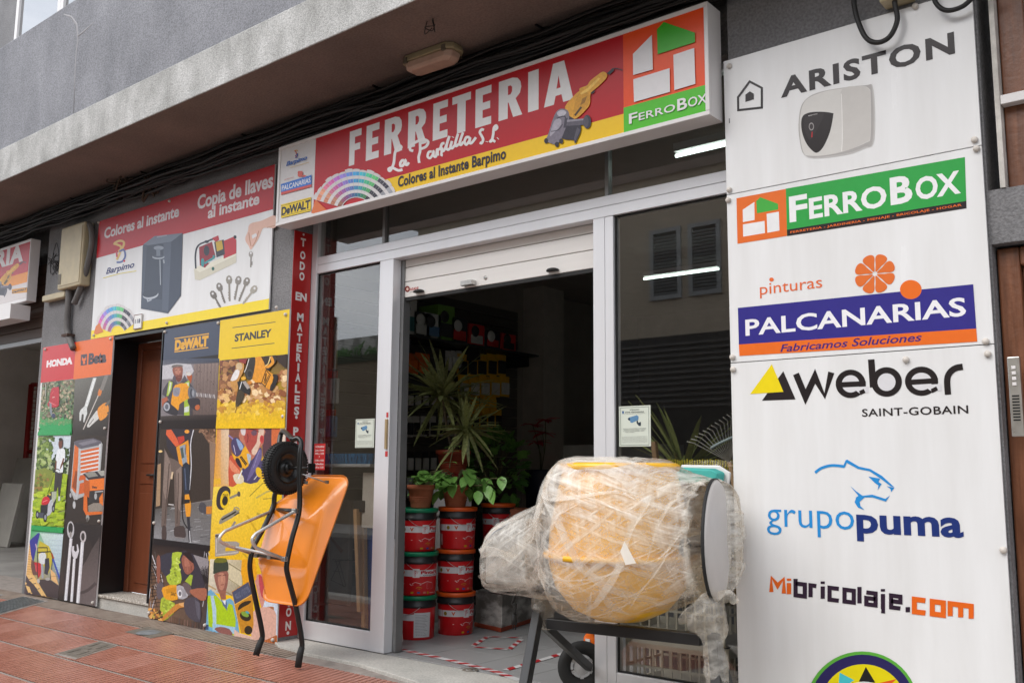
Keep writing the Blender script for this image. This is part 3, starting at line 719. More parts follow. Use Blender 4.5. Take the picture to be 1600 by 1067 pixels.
# ---------------------------------------------------------------- light box over the shop door
Y1 = -.14
bx0, bx1, bz0, bz1 = -1.3765*4.06, -.5142*4.06, 2.951, 3.545
t = thing('light_box_sign', ((bx0+bx1)/2, 0, bz0), 'long red and yellow light-box sign with white frame mounted over the shop entrance', 'sign')
m = M(); m.box(bx0, bx1, Y1+.02, -.003, bz0, bz0+.004); m.box(bx0, bx1, Y1+.02, -.003, bz1-.004, bz1); m.box(bx0, bx0+.004, Y1+.02, -.003, bz0+.004, bz1-.004); m.box(bx1-.004, bx1, Y1+.02, -.003, bz0+.004, bz1-.004)
m.box(bx0+.004, bx1-.004, -.006, -.003, bz0+.004, bz1-.004)
m.build('casing', white_metal, t)
m = M(); fw = .022
for (a, b, c_, d) in [(bx0-.001, bx1+.001, bz0-.001, bz0+fw), (bx0-.001, bx1+.001, bz1-fw, bz1+.001), (bx0-.001, bx0+fw, bz0+fw+.0005, bz1-fw-.0005), (bx1-fw, bx1+.001, bz0+fw+.0005, bz1-fw-.0005)]: m.box(a, b, Y1-.004, Y1+.0195, c_, d)
m.build('frame', white_metal, t, bevel=.003)
m = M(); m.box(bx0+fw, bx1-fw, Y1+.004, Y1+.008, bz0+fw, bz1-fw); m.build('face_panel', white_panel, t)
YS = Y1+.003
p = Print('Y', YS)
def PB(x0, z0, x1, z1, c): p.raw([(x0, z0), (x1, z0), (x1, z1), (x0, z1)], [(0, 1, 2, 3)], c)
fx0, fx1, fz0, fz1 = bx0+fw, bx1-fw, bz0+fw, bz1-fw
xw = PY(493.5, 222, YS).x; xo = PY(974.5, 180, YS).x
zy = PY(700, 247, YS).z; zy = PY(975, 178, YS).z
PB(fx0, fz0, xw, fz1, '#d3cfce')
p.raw([(xw, fz0), (xo, fz0), (xo, fz1), (xw, fz1)], [(0, 1, 2, 3)], '#b0101a')
PB(PY(600, 300, YS).x, fz0, xo, zy, '#e3b81c')
PB(xo, fz0, fx1, fz1, '#e24a14'); zg = PY(1109, 131, YS).z; PB(xo, fz0, fx1, zg, '#4fb42a')
p.build('coloured_field', t)
p.z(420, 180, 5.336)
wt = '#dcd9d8'
p.z(0, 0, 1)
BLK = {'F': [(0, 0), (0, 1), (1, 1), (1, .8), (.46, .8), (.46, .6), (.92, .6), (.92, .41), (.46, .41), (.46, 0)], 'E': [(0, 0), (0, 1), (1, 1), (1, .8), (.46, .8), (.46, .6), (.93, .6), (.93, .41), (.46, .41), (.46, .2), (1, .2), (1, 0)],
       'T': [(0, 1), (1, 1), (1, .8), (.73, .8), (.73, 0), (.28, 0), (.28, .8), (0, .8)], 'I': [(0, 0), (0, 1), (1, 1), (1, 0)], 'A': [(0, 0), (.31, 1), (.69, 1), (1, 0), (.66, 0), (.6, .2), (.4, .2), (.34, 0)],
       'R': [(0, 0), (0, 1), (.58, 1), (.8, .95), (.92, .84), (.95, .7), (.9, .56), (.72, .45), (1, 0), (.62, 0), (.42, .4), (.39, .4), (.39, 0)]}
CTR = {'A': [(.43, .37), (.5, .68), (.57, .37)], 'R': [(.39, .82), (.5, .82), (.57, .77), (.57, .66), (.5, .59), (.39, .59)]}
zb_l, zt_l = p.uv((545, 260))[1], p.uv((881, 95))[1]
for ch, xa_, xb_ in [('F', 545, 563.4), ('E', 571.4, 591.5), ('R', 600, 628.5), ('R', 637, 666.5), ('E', 676, 699), ('T', 706, 735), ('E', 742.5, 767.3), ('R', 779, 816), ('I', 825, 841.5), ('A', 850, 896)]:
    yb_ = 260-(xa_-545)*.3105; ua, ub = p.uv((xa_, yb_))[0], p.uv((xb_, yb_-6))[0]
    p.cuts.append((len(p.v), len(p.f)))
    for P_, c_ in ((BLK[ch], wt), (CTR.get(ch), '#b0101a')):
        if P_: q_ = [(ua+(ub-ua)*a, zb_l+(zt_l-zb_l)*b) for a, b in P_]; p.raw(q_, geometry.tessellate_polygon([[Vector((a, b, 0)) for a, b in q_]]), c_)
p.build('letter', t)
# brush script
def script(strokes, wd, c='#e3dfde'):
    for st in strokes: p.line(st, wd, c, 6)
p.z(420, 180, 5.336)
script([[(1060, 300), (1090, 290), (1105, 268), (1090, 258), (1065, 280), (1050, 330), (1042, 400), (1020, 455), (1005, 465), (1000, 450), (1030, 440), (1080, 462), (1115, 455)],
        [(1135, 385), (1115, 378), (1098, 400), (1100, 425), (1120, 420), (1140, 380), (1140, 410), (1155, 415), (1168, 395)],
        [(1262, 240), (1262, 300), (1250, 350), (1255, 400)], [(1205, 300), (1180, 290), (1185, 255), (1230, 225), (1290, 205), (1330, 225), (1310, 265), (1262, 285)]], 22)
script([[(1360, 305), (1335, 310), (1325, 345), (1345, 360), (1368, 330), (1375, 300), (1376, 340), (1395, 345), (1405, 285), (1412, 340)], [(1406, 310), (1420, 285), (1445, 280), (1440, 330), (1452, 338)]], 20)
p.z(680, 60, 4.446)
script([[(66, 730), (48, 735), (40, 765), (55, 785), (75, 755), (100, 680)], [(92, 700), (78, 760), (92, 775), (108, 760)], [(118, 715), (108, 755), (120, 765), (135, 745)], [(124, 690), (126, 686)],
        [(160, 665), (140, 735), (148, 750), (165, 735)], [(195, 655), (172, 725), (180, 742), (198, 720)], [(240, 690), (218, 690), (205, 720), (218, 740), (238, 715), (245, 690), (240, 725), (255, 728), (285, 690)],
        [(340, 640), (325, 635), (312, 655), (325, 680), (335, 705), (325, 730), (312, 725)], [(360, 722), (361, 718)], [(415, 640), (432, 625), (425, 608), (410, 625), (405, 670), (395, 712), (385, 718), (398, 708), (420, 722)], [(436, 700), (440, 696)]], 18)
p.z(0, 0, 1)
p.text('Colores al Instante Barpimo', (622, 294), (791, 232), '#2e2a33', .03, 0, 1.05, T=(676.7, 261.5), B=(763, 261.5)); p.build('lettering', t)
# colour fan
def fan(p, cx, cy, r0, r1, ell, tip, cols=None, lay=4, n=15, a0=8, a1=172, tilt=-.2, thick=1.0):
    pal = ['#6b6a72', '#8b8c92', '#2f2c3a', '#3b3a44', '#57b06a', '#45b486', '#39a9b8', '#3a93c4', '#5d7fc6', '#8c78c8', '#a85fb4', '#c0589a', '#c86a86', '#cf8a6c', '#c87a58']
    ca, sa = math.cos(tilt), math.sin(tilt)
    def q(a, r): x, y = r*math.cos(a)*ell, -r*math.sin(a); return (cx+x*ca-y*sa, cy+x*sa+y*ca)
    A = [math.radians(a0+(a1-a0)*i/n) for i in range(n+1)]
    for i in range(n):
        rj = r1*(1+.03*((i*7) % 3-1)*.6)
        p.poly([q(A[i], r0), q(A[i], rj), q((A[i]+A[i+1])/2, rj*1.01), q(A[i+1], rj), q(A[i+1], r0)], '#cdc8c8')
        for k in range(lay):
            s_ = (r1-r0)/lay; ra, rb = r0+s_*k+s_*.10, r0+s_*(k+1)-s_*.35
            h = hx(pal[i], KPR); f = (.45, .75, 1.0, 1.25)[k % 4] if lay > 3 else (.6, .9, 1.2)[k % 3]
            for e in range(2):
                b0 = A[i]+(A[i+1]-A[i])*(.03+.48*e); b1 = A[i]+(A[i+1]-A[i])*(.49+.48*e); g = f*(1+.12*(e-.5))
                p.poly([q(b0, ra), q(b0, rb), q(b1, rb), q(b1, ra)], tuple(min(.9, v*g) for v in h))
        p.line([q(A[i], r0), q(A[i], r1)], .25*thick*p.sc, '#9a9498')
p.z(0, 0, 1); p.cliprect(fx0, fz0, fx1, fz1)
fan(p, 557, 331, 22, 66, 1.05, 0, n=15, a0=6, a1=150, tilt=-.22)
p.poly([(487, 333), (494, 312), (513, 330), (500, 336)], '#cf6a33'); p.build('colour_fan', t)
# small emblems at the left end
def emblem(p, s_):     # s_(x,y) -> px in zoom coords of the small logos
    pass
p.z(420, 180, 5.336)
p.line([(225, 300), (235, 325), (228, 360)], 6, '#c8452c', 5); p.line([(225, 345), (245, 325), (240, 350), (225, 360)], 6, '#3a61ab', 5); p.line([(215, 300), (240, 295), (245, 305)], 5, '#d9a52a', 5)
p.text('Barpimo', (148, 440), (325, 335), '#3d67b0', .03, .3, .95); p.line([(180, 440), (260, 418), (340, 395)], 3, '#d5b050', 4); p.build('lettering', t)
for k in range(4):
    a = PI/4+k*PI/2; p.ell(267+12*math.cos(a), 492-14*math.sin(a), 13, 15, '#cf5a4e')
p.ell(302, 514, 13, 13, '#cf5a4e'); p.text('pinturas', (134, 550), (212, 512), '#c65650', 0, .2)
R4(p, (105, 578), (361, 500), (361, 578), (107, 645), '#3a6fc0'); R4(p, (107, 645), (361, 578), (361, 600), (107, 668), '#c9504a')
p.text('PALCANARIAS', (113, 634), (354, 520), '#dcdde3', .02); p.build('banner', t)
R4(p, (106, 748), (357, 684), (355, 800), (107, 860), '#dfbf1f'); p.line([(106, 760), (357, 694)], 3.5, '#2c2a26'); p.line([(107, 847), (355, 787)], 3.5, '#2c2a26')
p.text('DeWALT', (109, 842), (353, 704), '#2c2a2c', .05, 0, .95); p.build('badge', t)
# green and white block logo
p.z(900, 0, 4.446)
p.poly([(399, 380), (531, 247), (538, 487), (401, 526)], '#d8d5d6'); p.poly([(402, 556), (654, 478), (657, 642), (407, 713)], '#d8d5d6'); p.poly([(680, 386), (825, 338), (833, 587), (687, 631)], '#d8d5d6')
p.poly([(566, 210), (613, 158), (829, 232), (831, 298), (571, 382)], '#35a012'); p.build('block_logo', t)
p.text('F', (372, 866), (430, 780), '#dfdcdc', .015); p.text('ERRO', (440, 842), (692, 722), '#dfdcdc', .012, 0, 1.05); p.text('B', (708, 776), (775, 676), '#dfdcdc', .02); p.text('OX', (783, 752), (912, 650), '#dfdcdc', .012)
p.build('lettering', t)
# angle grinder picture
def grinder(p, f, k=1.0):
    g = lambda L_: [f(a) for a in L_]
    p.poly(g([(905, 480), (985, 385), (1005, 372), (1010, 350), (1060, 330), (1080, 300), (1150, 245), (1175, 236), (1197, 252), (1190, 285), (1135, 340), (1085, 385), (1080, 450), (1060, 490), (985, 560), (940, 545)]), '#d69a2e', 3)
    p.poly(g([(1000, 385), (1070, 385), (1075, 450), (1045, 495), (990, 545), (960, 535)]), '#c98f28', 3)
    p.poly(g([(1010, 385), (1060, 350), (1140, 275), (1150, 285), (1070, 370), (1020, 395)]), '#e6bb58')
    for i in range(4): p.line(g([(1030+i*8, 420-i*4), (1015+i*8, 470-i*6)]), 4, '#6d4a18')
    p.line(g([(975, 540), (1020, 480)]), 14, '#4b3a20')
    p.poly(g([(1195, 248), (1235, 212), (1250, 225), (1215, 258)]), '#2b2a31'); p.line(g([(1235, 215), (1265, 213), (1305, 226)]), 6, '#2b2a31', 4)
    p.poly(g([(1085, 380), (1115, 365), (1110, 380), (1090, 392)]), '#2a2830')
    p.poly(g([(900, 555), (940, 545), (1010, 600), (1015, 650), (990, 710), (975, 735), (965, 710), (890, 700), (860, 640)]), '#35313c', 3)
    p.poly(g([(990, 620), (1012, 640), (985, 700), (972, 728), (968, 700)]), '#54505a')
    p.poly(g([(845, 515), (880, 492), (925, 505), (935, 560), (905, 640), (880, 700), (845, 740), (790, 725), (770, 710), (785, 680), (805, 620), (820, 570)]), '#77707c', 3)
    p.poly(g([(850, 520), (885, 500), (915, 515), (900, 540), (865, 545)]), '#b5b0ba', 3); p.poly(g([(830, 580), (870, 560), (880, 600), (830, 660), (800, 680)]), '#a39da8', 3)
    p.line(g([(850, 560), (905, 545), (915, 600)]), 8, '#3c3843', 3); p.line(g([(810, 650), (860, 640), (890, 600)]), 6, '#45404b', 3)
    p.poly(g([(905, 560), (925, 555), (915, 625), (895, 625)]), '#46414d')
    for c_ in [(775, 715), (850, 740), (880, 718)]: p.ell(*f(c_), 14*k, 18*k, '#2e2b33')
    p.poly(g([(920, 570), (1040, 560), (1040, 605), (920, 612)]), '#5a5560'); p.poly(g([(920, 570), (1040, 560), (1040, 572), (920, 585)]), '#8c8791')
    p.ell(*f((1060, 583)), 28*k, 48*k, '#3a3742'); p.ell(*f((1052, 583)), 18*k, 40*k, '#514d58')
p.z(680, 60, 4.446); grinder(p, lambda a: a); p.build('tool_picture', t)
for q in [(1122, 180), (1127, 186)]:
    pass
# ---------------------------------------------------------------- small light box at the left edge
Y2 = -.11
xa, xb = -12.2, PY(43.5, 420, Y2).x; za, zb = PY(44, 464, Y2).z, PY(43.5, 378, Y2).z
t = thing('light_box_sign', ((xa+xb)/2, 0, za), 'smaller red and orange light box over the garage opening', 'sign')
m = M(); m.box(xa, xb, Y2+.01, -.003, za-.03, zb+.03); m.build('casing', white_metal, t, bevel=.003)
p = Print('Y', Y2+.0085).z(0, 300, 4.446)
zo = PY(43, 424, Y2).z; zw_ = PY(43, 440, Y2).z
PB(xa+.02, zb*.0+zo, xb-.012, zb, '#b82430'); PB(xa+.02, zw_, xb-.012, zo, '#e08a1e'); PB(xa+.02, za, xb-.012, zw_, '#cfc6c4')
p.text('FERRETERIA', (-430, 505), (168, 366), '#d8d0ce', .05, 0, 1.1, T=(132, 366), B=(165, 478)); p.build('lettering', t)
grinder(p, lambda a: ((a[0]-1305)*.46+182, (a[1]-226)*.47+492), .46); p.build('tool_picture', t)
R4(p, (82, 676), (188, 662), (188, 698), (82, 708), '#c98a28'); p.text('DeWALT', (86, 705), (186, 664), '#26221f', .05); p.build('badge', t)
screws(t, [], 0)
m = M(); q = PY(17, 474, -.2); q2 = PY(16, 497, -.2); m.box(-12.2, q.x, -.2, -.003, q2.z, q.z); o = m.build('utility_box', white_metal, None, bevel=.003)
tag(o, 'low white box mounted directly beneath the smaller light box', 'box')
# ---------------------------------------------------------------- red strip on the reveal
XS = -5.555+.0035
t = thing('reveal_sign', (XS, .08, 0), 'tall narrow red strip with white vertical lettering on the side of the shop doorway', 'sign')
m = M(); m.box(-5.5555, XS, .0, .166, .035, 2.945); m.build('panel', mat('red_composite', (.42, .013, .012), .3, var=.05), t)
p = Print('X', XS+.0006).z(440, 340, 2.964)
Lt = [('T', 97), ('O', 157), ('D', 207), ('O', 255), ('EN', 350), ('M', 445), ('A', 492), ('T', 540), ('E', 587), ('R', 632), ('I', 678), ('A', 725), ('L', 778), ('E', 828), ('S', 880), ('P', 975), ('A', 1025)]
for s_, y in Lt:
    pxy = 340+y/2.964; c3 = None
    zc = PX(469-(pxy-340)*.03, pxy+9*(1 if s_ != 'T' or y > 200 else 1), XS).z
    hh = .062; ww = {'M': .058, 'EN': .102, 'I': .018}.get(s_, .047)
    p.cuts.append((len(p.v), len(p.f))); vs, fs, (x0, y0, x1, y1) = glyphs(s_, .045)
    p.raw([(.083-ww/2+(x-x0)/(x1-x0)*ww, zc-hh/2+.02+(yy-y0)/(y1-y0)*hh) for x, yy in vs], fs, '#e2dcda')
for s_, y in [('T', .505), ('A', .72), ('I', .42), ('C', .335), ('I', .27), ('O', .20), ('N', .108)]:
    p.cuts.append((len(p.v), len(p.f))); vs, fs, (x0, y0, x1, y1) = glyphs(s_, .045); hh = .062; ww = {'I': .018}.get(s_, .047)
    p.raw([(.083-ww/2+(x-x0)/(x1-x0)*ww, y-hh/2+(yy-y0)/(y1-y0)*hh) for x, yy in vs], fs, '#e2dcda')
def dot(u, v, r): p.raw([(u+r*math.cos(i*PI/6), v+r*math.sin(i*PI/6)) for i in range(12)], [tuple(range(12))], '#e2dcda')
dot(.083, .058, .012); dot(.083, PX(466, 652, XS).z, .012); dot(.083, 2.928, .009)
p.build('lettering', t)
# ---------------------------------------------------------------- big white board, left
YP = -.022
x0, x1, z0, z1_ = -2.0335*4.178, -1.3868*4.178, 2.375, 3.494
t = board('services_board', x0, x1, z0, z1_, YP, 'large white board with red top band, advertising key cutting and paint mixing', 'sign')
p = Print('Y', YP-.0012)
zr = PY(439, 336, YP).z; zr = PY(153, 403, YP).z; zyl = PY(146, 516, YP).z
PB(x0, zr, x1, z1_, '#b5141f'); PB(x0, z0, x1, zyl, '#ead02a'); p.build('coloured_field', t)
p.z(140, 240, 3.556)
p.text('Colores al instante', (80, 476), (498, 312), '#ddd3d4', .03, 0, .98, T=(290, 350))
p.text('Copia de llaves', (598, 305), (1020, 143), '#ddd3d4', .03, 0, .98, T=(868, 150), B=(695, 308)); p.text('al instante', (656, 364), (944, 250), '#ddd3d4', .03, 0, .98, T=(692, 290)); p.build('lettering', t)
p.line([(150, 590), (165, 560), (175, 520), (150, 505), (138, 500), (165, 485), (190, 492), (185, 520), (160, 545)], 12, '#d9b46a', 4); p.line([(150, 545), (152, 575)], 10, '#c24b58')
p.line([(150, 605), (180, 600), (198, 570), (190, 535), (165, 545)], 10, '#5a6aa0', 4)
p.text('Barpimo', (90, 682), (250, 597), '#33386e', .02, .25); p.ell(193, 597, 6, 6, '#cc3333'); p.line([(75, 692), (165, 668), (260, 652)], 3.5, '#e0ce4a', 4); p.build('lettering', t)
p.z(140, 240, 3.556)
p.cliprect(x0, z0, x1, z1_); fan(p, 158, 1010, 55, 175, .72, 0, n=13, a0=22, a1=158, tilt=-.12, lay=3); p.poly([(24, 1000), (35, 960), (55, 940), (78, 990), (40, 1004)], '#d0743a'); p.build('colour_fan', t)
# dispensing machine
p.poly([(300, 505), (360, 460), (518, 442), (508, 790), (435, 888), (286, 862), (296, 520)], '#48505f')
p.poly([(300, 505), (360, 460), (518, 442), (455, 490), (325, 510)], '#6d7584'); p.poly([(320, 515), (412, 502), (405, 812), (300, 800)], '#3d4452')
p.poly([(412, 500), (455, 492), (440, 880), (404, 870)], '#525a6a'); p.poly([(455, 490), (518, 442), (508, 790), (438, 884)], '#3f4656')
p.ell(385, 525, 28, 12, '#868e9b'); p.ell(383, 575, 34, 12, '#a4abb5'); p.ell(383, 571, 30, 9, '#4a515f'); p.line([(383, 530), (383, 570)], 22, '#707885'); p.line([(392, 590), (395, 730)], 4, '#aab0ba'); p.line([(412, 590), (415, 610)], 8, '#9aa0aa')
p.ell(340, 785, 44, 24, '#aeb4bd', -.15); p.ell(338, 778, 44, 21, '#3c4350', -.15); p.line([(320, 805), (325, 820), (345, 812)], 7, '#a4abb5'); p.line([(375, 465), (430, 455)], 6, '#99a0ac')
p.build('machine_picture', t)
# key machine
p.poly([(580, 640), (585, 700), (612, 704), (815, 605), (815, 560), (640, 640)], '#cbc6b4'); p.poly([(580, 640), (650, 600), (815, 545), (815, 565), (612, 660)], '#dcd8c8')
p.line([(590, 640), (588, 560), (605, 510), (660, 485), (700, 470)], 9, '#30323c', 5); p.poly([(608, 520), (680, 490), (700, 575), (640, 635), (612, 620)], '#8a2430')
p.poly([(735, 490), (800, 462), (815, 480), (815, 555), (745, 585)], '#b5303a'); p.poly([(680, 470), (715, 455), (720, 480), (700, 492)], '#b5303a'); p.ell(808, 464, 8, 10, '#2b2b33')
p.poly([(692, 492), (745, 478), (752, 560), (705, 578)], '#3a3a40'); p.poly([(700, 492), (735, 483), (742, 530), (708, 545)], '#c2a13a'); p.line([(640, 610), (690, 580), (690, 565)], 12, '#3f8d92'); p.ell(628, 606, 10, 24, '#3f8d92'); p.line([(660, 606), (745, 570)], 6, '#c9cdd2'); p.ell(686, 640, 8, 10, '#2f5f55'); p.ell(650, 540, 16, 28, '#33343e'); p.ell(650, 490, 12, 8, '#2c2d36')
p.build('machine_picture', t)
# hand with key
p.poly([(1032, 345), (1034, 410), (985, 412), (960, 420), (940, 470), (915, 510), (895, 535), (885, 515), (868, 490), (866, 465), (880, 430), (885, 400), (905, 385), (950, 375), (985, 360)], '#d8b09f', 3)
p.poly([(900, 455), (925, 442), (930, 458), (905, 475)], '#d9d6d8'); p.line([(885, 440), (890, 480), (897, 515)], 5, '#b98775', 3); p.line([(940, 430), (925, 480), (905, 515)], 5, '#bb8a78', 3); p.line([(985, 412), (1032, 400)], 6, '#c49a88')
p.ell(896, 560, 12, 17, '#9a9590'); p.ell(896, 553, 5, 7, '#d8d6d8'); p.line([(897, 575), (895, 632)], 8, '#8b8680'); p.line([(903, 600), (902, 620)], 5, '#8b8680'); p.build('hand_picture', t)
for (hx_, hy, tx, ty, c_) in [(688, 785, 728, 855, '#6e6862'), (722, 742, 752, 830, '#78726b'), (775, 702, 778, 820, '#8c867c'), (826, 705, 806, 812, '#87817a'), (872, 712, 830, 820, '#837d75'), (912, 755, 852, 836, '#a19b90')]:
    p.line([(hx_, hy), (tx, ty)], 10, c_); dx, dy = tx-hx_, ty-hy; l_ = math.hypot(dx, dy); dx /= l_; dy /= l_
    for q_ in (.6, .72, .86): p.line([(hx_+dx*l_*q_, hy+dy*l_*q_), (hx_+dx*l_*q_-dy*8, hy+dy*l_*q_+dx*8)], 6, c_)
    p.ell(hx_, hy, 18, 26, c_, math.atan2(dy, dx)-PI/2, 8); p.ell(hx_-dx*8, hy-dy*8, 6, 7, '#d5d3d4')
p.build('key_picture', t)
screws(t, [(155, 348), (265.6, 314.6), (147.5, 524), (261.5, 504.5), (433, 480.5)], YP-.001, .012)
pl = PY(208.5, 515, YP-.01); pt_ = PY(222.5, 490, YP-.01)
m = M(); m.box(pl.x, pt_.x, YP-.012, YP-.0045, pl.z, pt_.z); o = m.build('number_plate', mat('enamel', (.75, .74, .72), .2), thing('house_number', (pl.x, YP, pl.z), 'small enamel house number plate on the lower edge of the white services board', 'number plate'))
p = Print('Y', YP-.0128); hp = o.parent
dx_ = .006
PB(pl.x, pl.z, pt_.x, pl.z+dx_, '#6b3b30'); PB(pl.x, pt_.z-dx_, pt_.x, pt_.z, '#6b3b30'); PB(pl.x, pl.z, pl.x+dx_, pt_.z, '#6b3b30'); PB(pt_.x-dx_, pl.z, pt_.x, pt_.z, '#6b3b30')
vs, fs, (gx0, gy0, gx1, gy1) = glyphs('118', .03); wq, hq = (pt_.x-pl.x)*.66, (pt_.z-pl.z)*.3
p.raw([(pl.x+(pt_.x-pl.x)*.17+(x-gx0)/(gx1-gx0)*wq, pl.z+(pt_.z-pl.z)*.38+(y-gy0)/(gy1-gy0)*hq) for x, y in vs], fs, '#2c3350'); p.build('numerals', hp)
# ================================================================ poster boards by the brown door
rp = random.Random(11)
x0, x1 = -2.2635*4.178, -1.9335*4.178; z0, z1_ = .012, 2.372
t = board('poster_board', x0, x1, z0, z1_, YP, 'narrow poster board with red and orange squares over garden and spanner pictures', 'sign', th=.014)
p = Print('Y', YP-.0012, mat_='print')
xm = PY(118.5, 540, YP).x
def uvz(px, py): return PY(px, py, YP).z
zs = [uvz(64.5, 598), uvz(56, 680), uvz(49, 822), z0]
dk = '#3a3534'
PB(x0, zs[0], xm, z1_, '#c22f33'); PB(xm, z0, x1, zs[0], '#39322f'); PB(xm, uvz(146, 593), x1, z1_, '#dd6b33')
p.z(0, 520, 4.446)
p.grad([(293, 345), (520, 322), (500, 712), (266, 712)], ['#6f7263', '#8a8570', '#4d8a5a', '#5d8f57'])
p.build('coloured_field', t)
pal = ['#8f8570', '#a89a80', '#6b6a55', '#5a6a4c', '#77906a', '#4d5a48', '#b3a68c', '#7a6a58', '#3f4a40']
p.z(60, 570, 8.2); p.clip((50, 225), (462, 188), (432, 905), (10, 905))
p.scatter([(50, 225), (460, 190), (440, 740), (20, 740)], 330, pal, 7, 20, 1.7, rp)
p.poly([(180, 300), (240, 285), (270, 300), (270, 500), (240, 540), (170, 540), (150, 470), (155, 380)], '#b3303c', 4); p.poly([(120, 500), (170, 440), (180, 540), (130, 530)], '#a82c38')
p.line([(185, 420), (215, 410)], 10, '#d8b0a8'); p.line([(170, 385), (205, 330)], 7, '#d4505a'); p.line([(160, 480), (170, 620), (200, 680)], 26, '#7f8790'); p.ell(200, 650, 24, 30, '#3a4460'); p.line([(100, 240), (98, 400)], 12, '#a8a59a'); p.line([(140, 470), (230, 520)], 9, '#e0767a')
for i in range(8): y = 700+i*22; p.grad([(18, y), (432, y-4), (430, y+26), (16, y+28)], [tuple(a*.5+b*.5 for a, b in zip(hx('#6f8a60', KPR), hx('#2f9a56', KPR)))]*4 if i < 3 else ['#2f9a58']*4, 1)
p.scatter([(20, 690), (432, 690), (430, 770), (16, 770)], 60, ['#5d9a60', '#7f9a6a', '#2f9a58', '#4aa060'], 6, 16, 1.5, rp)
p.build('garden_picture', t)
# mower picture
p.z(50, 670, 6.669); p.clip((66, 30), (409, 30), (328, 1085), (-2, 1050))
p.grad([(66, 68), (407, 64), (330, 1030), (4, 1000)], ['#6a7a4c', '#c9d2d8', '#9aa62c', '#8fae2e'], 8)
p.poly([(150, 75), (405, 66), (398, 330), (140, 340)], '#c4cfd8'); 
p.scatter([(66, 75), (230, 70), (170, 440), (40, 470)], 150, ['#55702e', '#7d9444', '#3f5226', '#8fa558', '#67803a', '#a8b878'], 8, 22, 1.6, rp)
p.scatter([(230, 300), (400, 180), (390, 450), (180, 440)], 110, ['#2d3d24', '#3c4f2c', '#556a3c', '#24301f'], 8, 22, 1.4, rp)
p.poly([(45, 440), (385, 470), (350, 700), (30, 640)], '#9fb42c'); p.poly([(40, 430), (225, 440), (160, 640), (20, 720)], '#7c8838', 2)
p.scatter([(40, 480), (200, 460), (120, 660), (25, 690)], 80, ['#7a7a34', '#8f9440', '#5f6a2c', '#93703a'], 6, 18, 1.5, rp)
p.scatter([(30, 690), (380, 500), (335, 1010), (5, 990)], 200, ['#9db82c', '#a8c030', '#86a428', '#b2c437', '#93ac2a'], 8, 26, 2.4, rp, rot=-.1)
p.poly([(250, 445), (325, 450), (318, 560), (300, 700), (284, 700), (280, 600), (262, 650), (236, 645)], '#3b3638'); p.poly([(284, 700), (302, 700), (302, 745), (280, 750)], '#c9cdd0')
p.poly([(290, 205), (340, 205), (355, 240), (350, 340), (330, 350), (332, 450), (255, 440), (262, 330), (255, 320), (270, 235)], '#dce1e6', 2); p.poly([(255, 330), (268, 335), (262, 430), (244, 430)], '#6d4434'); p.poly([(334, 300), (348, 310), (330, 370), (305, 420), (300, 405)], '#6d4434')
p.poly([(290, 120), (305, 98), (325, 118), (325, 165), (310, 205), (295, 205), (284, 160)], '#6b4032', 3); p.ell(306, 110, 19, 18, '#2a2422')
p.line([(245, 425), (270, 415), (300, 430)], 8, '#2a2728'); p.line([(240, 460), (180, 655)], 4, '#2e2b2c'); p.line([(300, 440), (275, 560), (262, 650)], 4, '#2e2b2c')
p.poly([(165, 690), (210, 650), (265, 645), (260, 740), (240, 850), (180, 860), (140, 800)], '#3a393c'); p.poly([(215, 655), (265, 648), (262, 720), (215, 800)], '#a9b09a'); p.poly([(180, 780), (220, 730), (225, 850), (160, 910)], '#b4b8c0', 2)
p.poly([(108, 760), (130, 710), (170, 703), (192, 730), (188, 765), (150, 790), (110, 785)], '#c42630', 3); p.line([(120, 760), (170, 740)], 7, '#e4868a'); p.poly([(60, 860), (160, 880), (165, 930), (60, 925)], '#4b4f5c'); p.poly([(100, 790), (175, 790), (170, 880), (95, 870)], '#2d2c30')
for cx_, cy_, rx, ry in [(64, 892, 17, 42), (146, 920, 20, 50), (230, 830, 14, 38)]: p.ell(cx_, cy_, rx, ry, '#2a2a2e'); p.ell(cx_+2, cy_, rx*.55, ry*.55, '#8d929c')
p.ell(195, 682, 12, 12, '#c9b040'); p.poly([(0, 1000), (333, 1032), (326, 1100), (-2, 1060)], '#2f9a55'); p.poly([(75, 0), (412, -10), (407, 64), (66, 68)], '#2f9a58'); p.build('mower_picture', t)
# pump picture
p.z(40, 820, 8.2); p.clip((75, 0), (490, 30), (413, 948), (-18, 878))
p.poly([(72, -2), (490, 30), (484, 110), (60, 75)], '#2a9a50')
p.grad([(60, 75), (484, 110), (415, 945), (-20, 878)], ['#3fa468', '#b8cfd6', '#4c4442', '#d8a860'], 8)
p.grad([(180, 100), (480, 130), (430, 640), (330, 420)], ['#bcd4c8', '#c4d4da', '#98b0c0', '#a9bccb'], 5)
for i in range(14): y = 190+i*30; p.line([(300+i*6, y), (470-i*3, y+12)], 5, '#c6d6df' if i % 2 else '#a3b9c8')
p.poly([(180, 200), (300, 270), (360, 400), (300, 620), (160, 420), (160, 300)], '#c0b03a')
p.poly([(45, 220), (80, 230), (80, 600), (200, 800), (270, 915), (220, 905), (60, 650), (0, 640), (10, 500)], '#dcae6c')
for i in range(14): y = 240+i*32; p.line([(30-i*2, y), (80, y+8)], 4, '#8a6238')
p.poly([(-15, 640), (60, 640), (250, 915), (-30, 878)], '#4a4044')
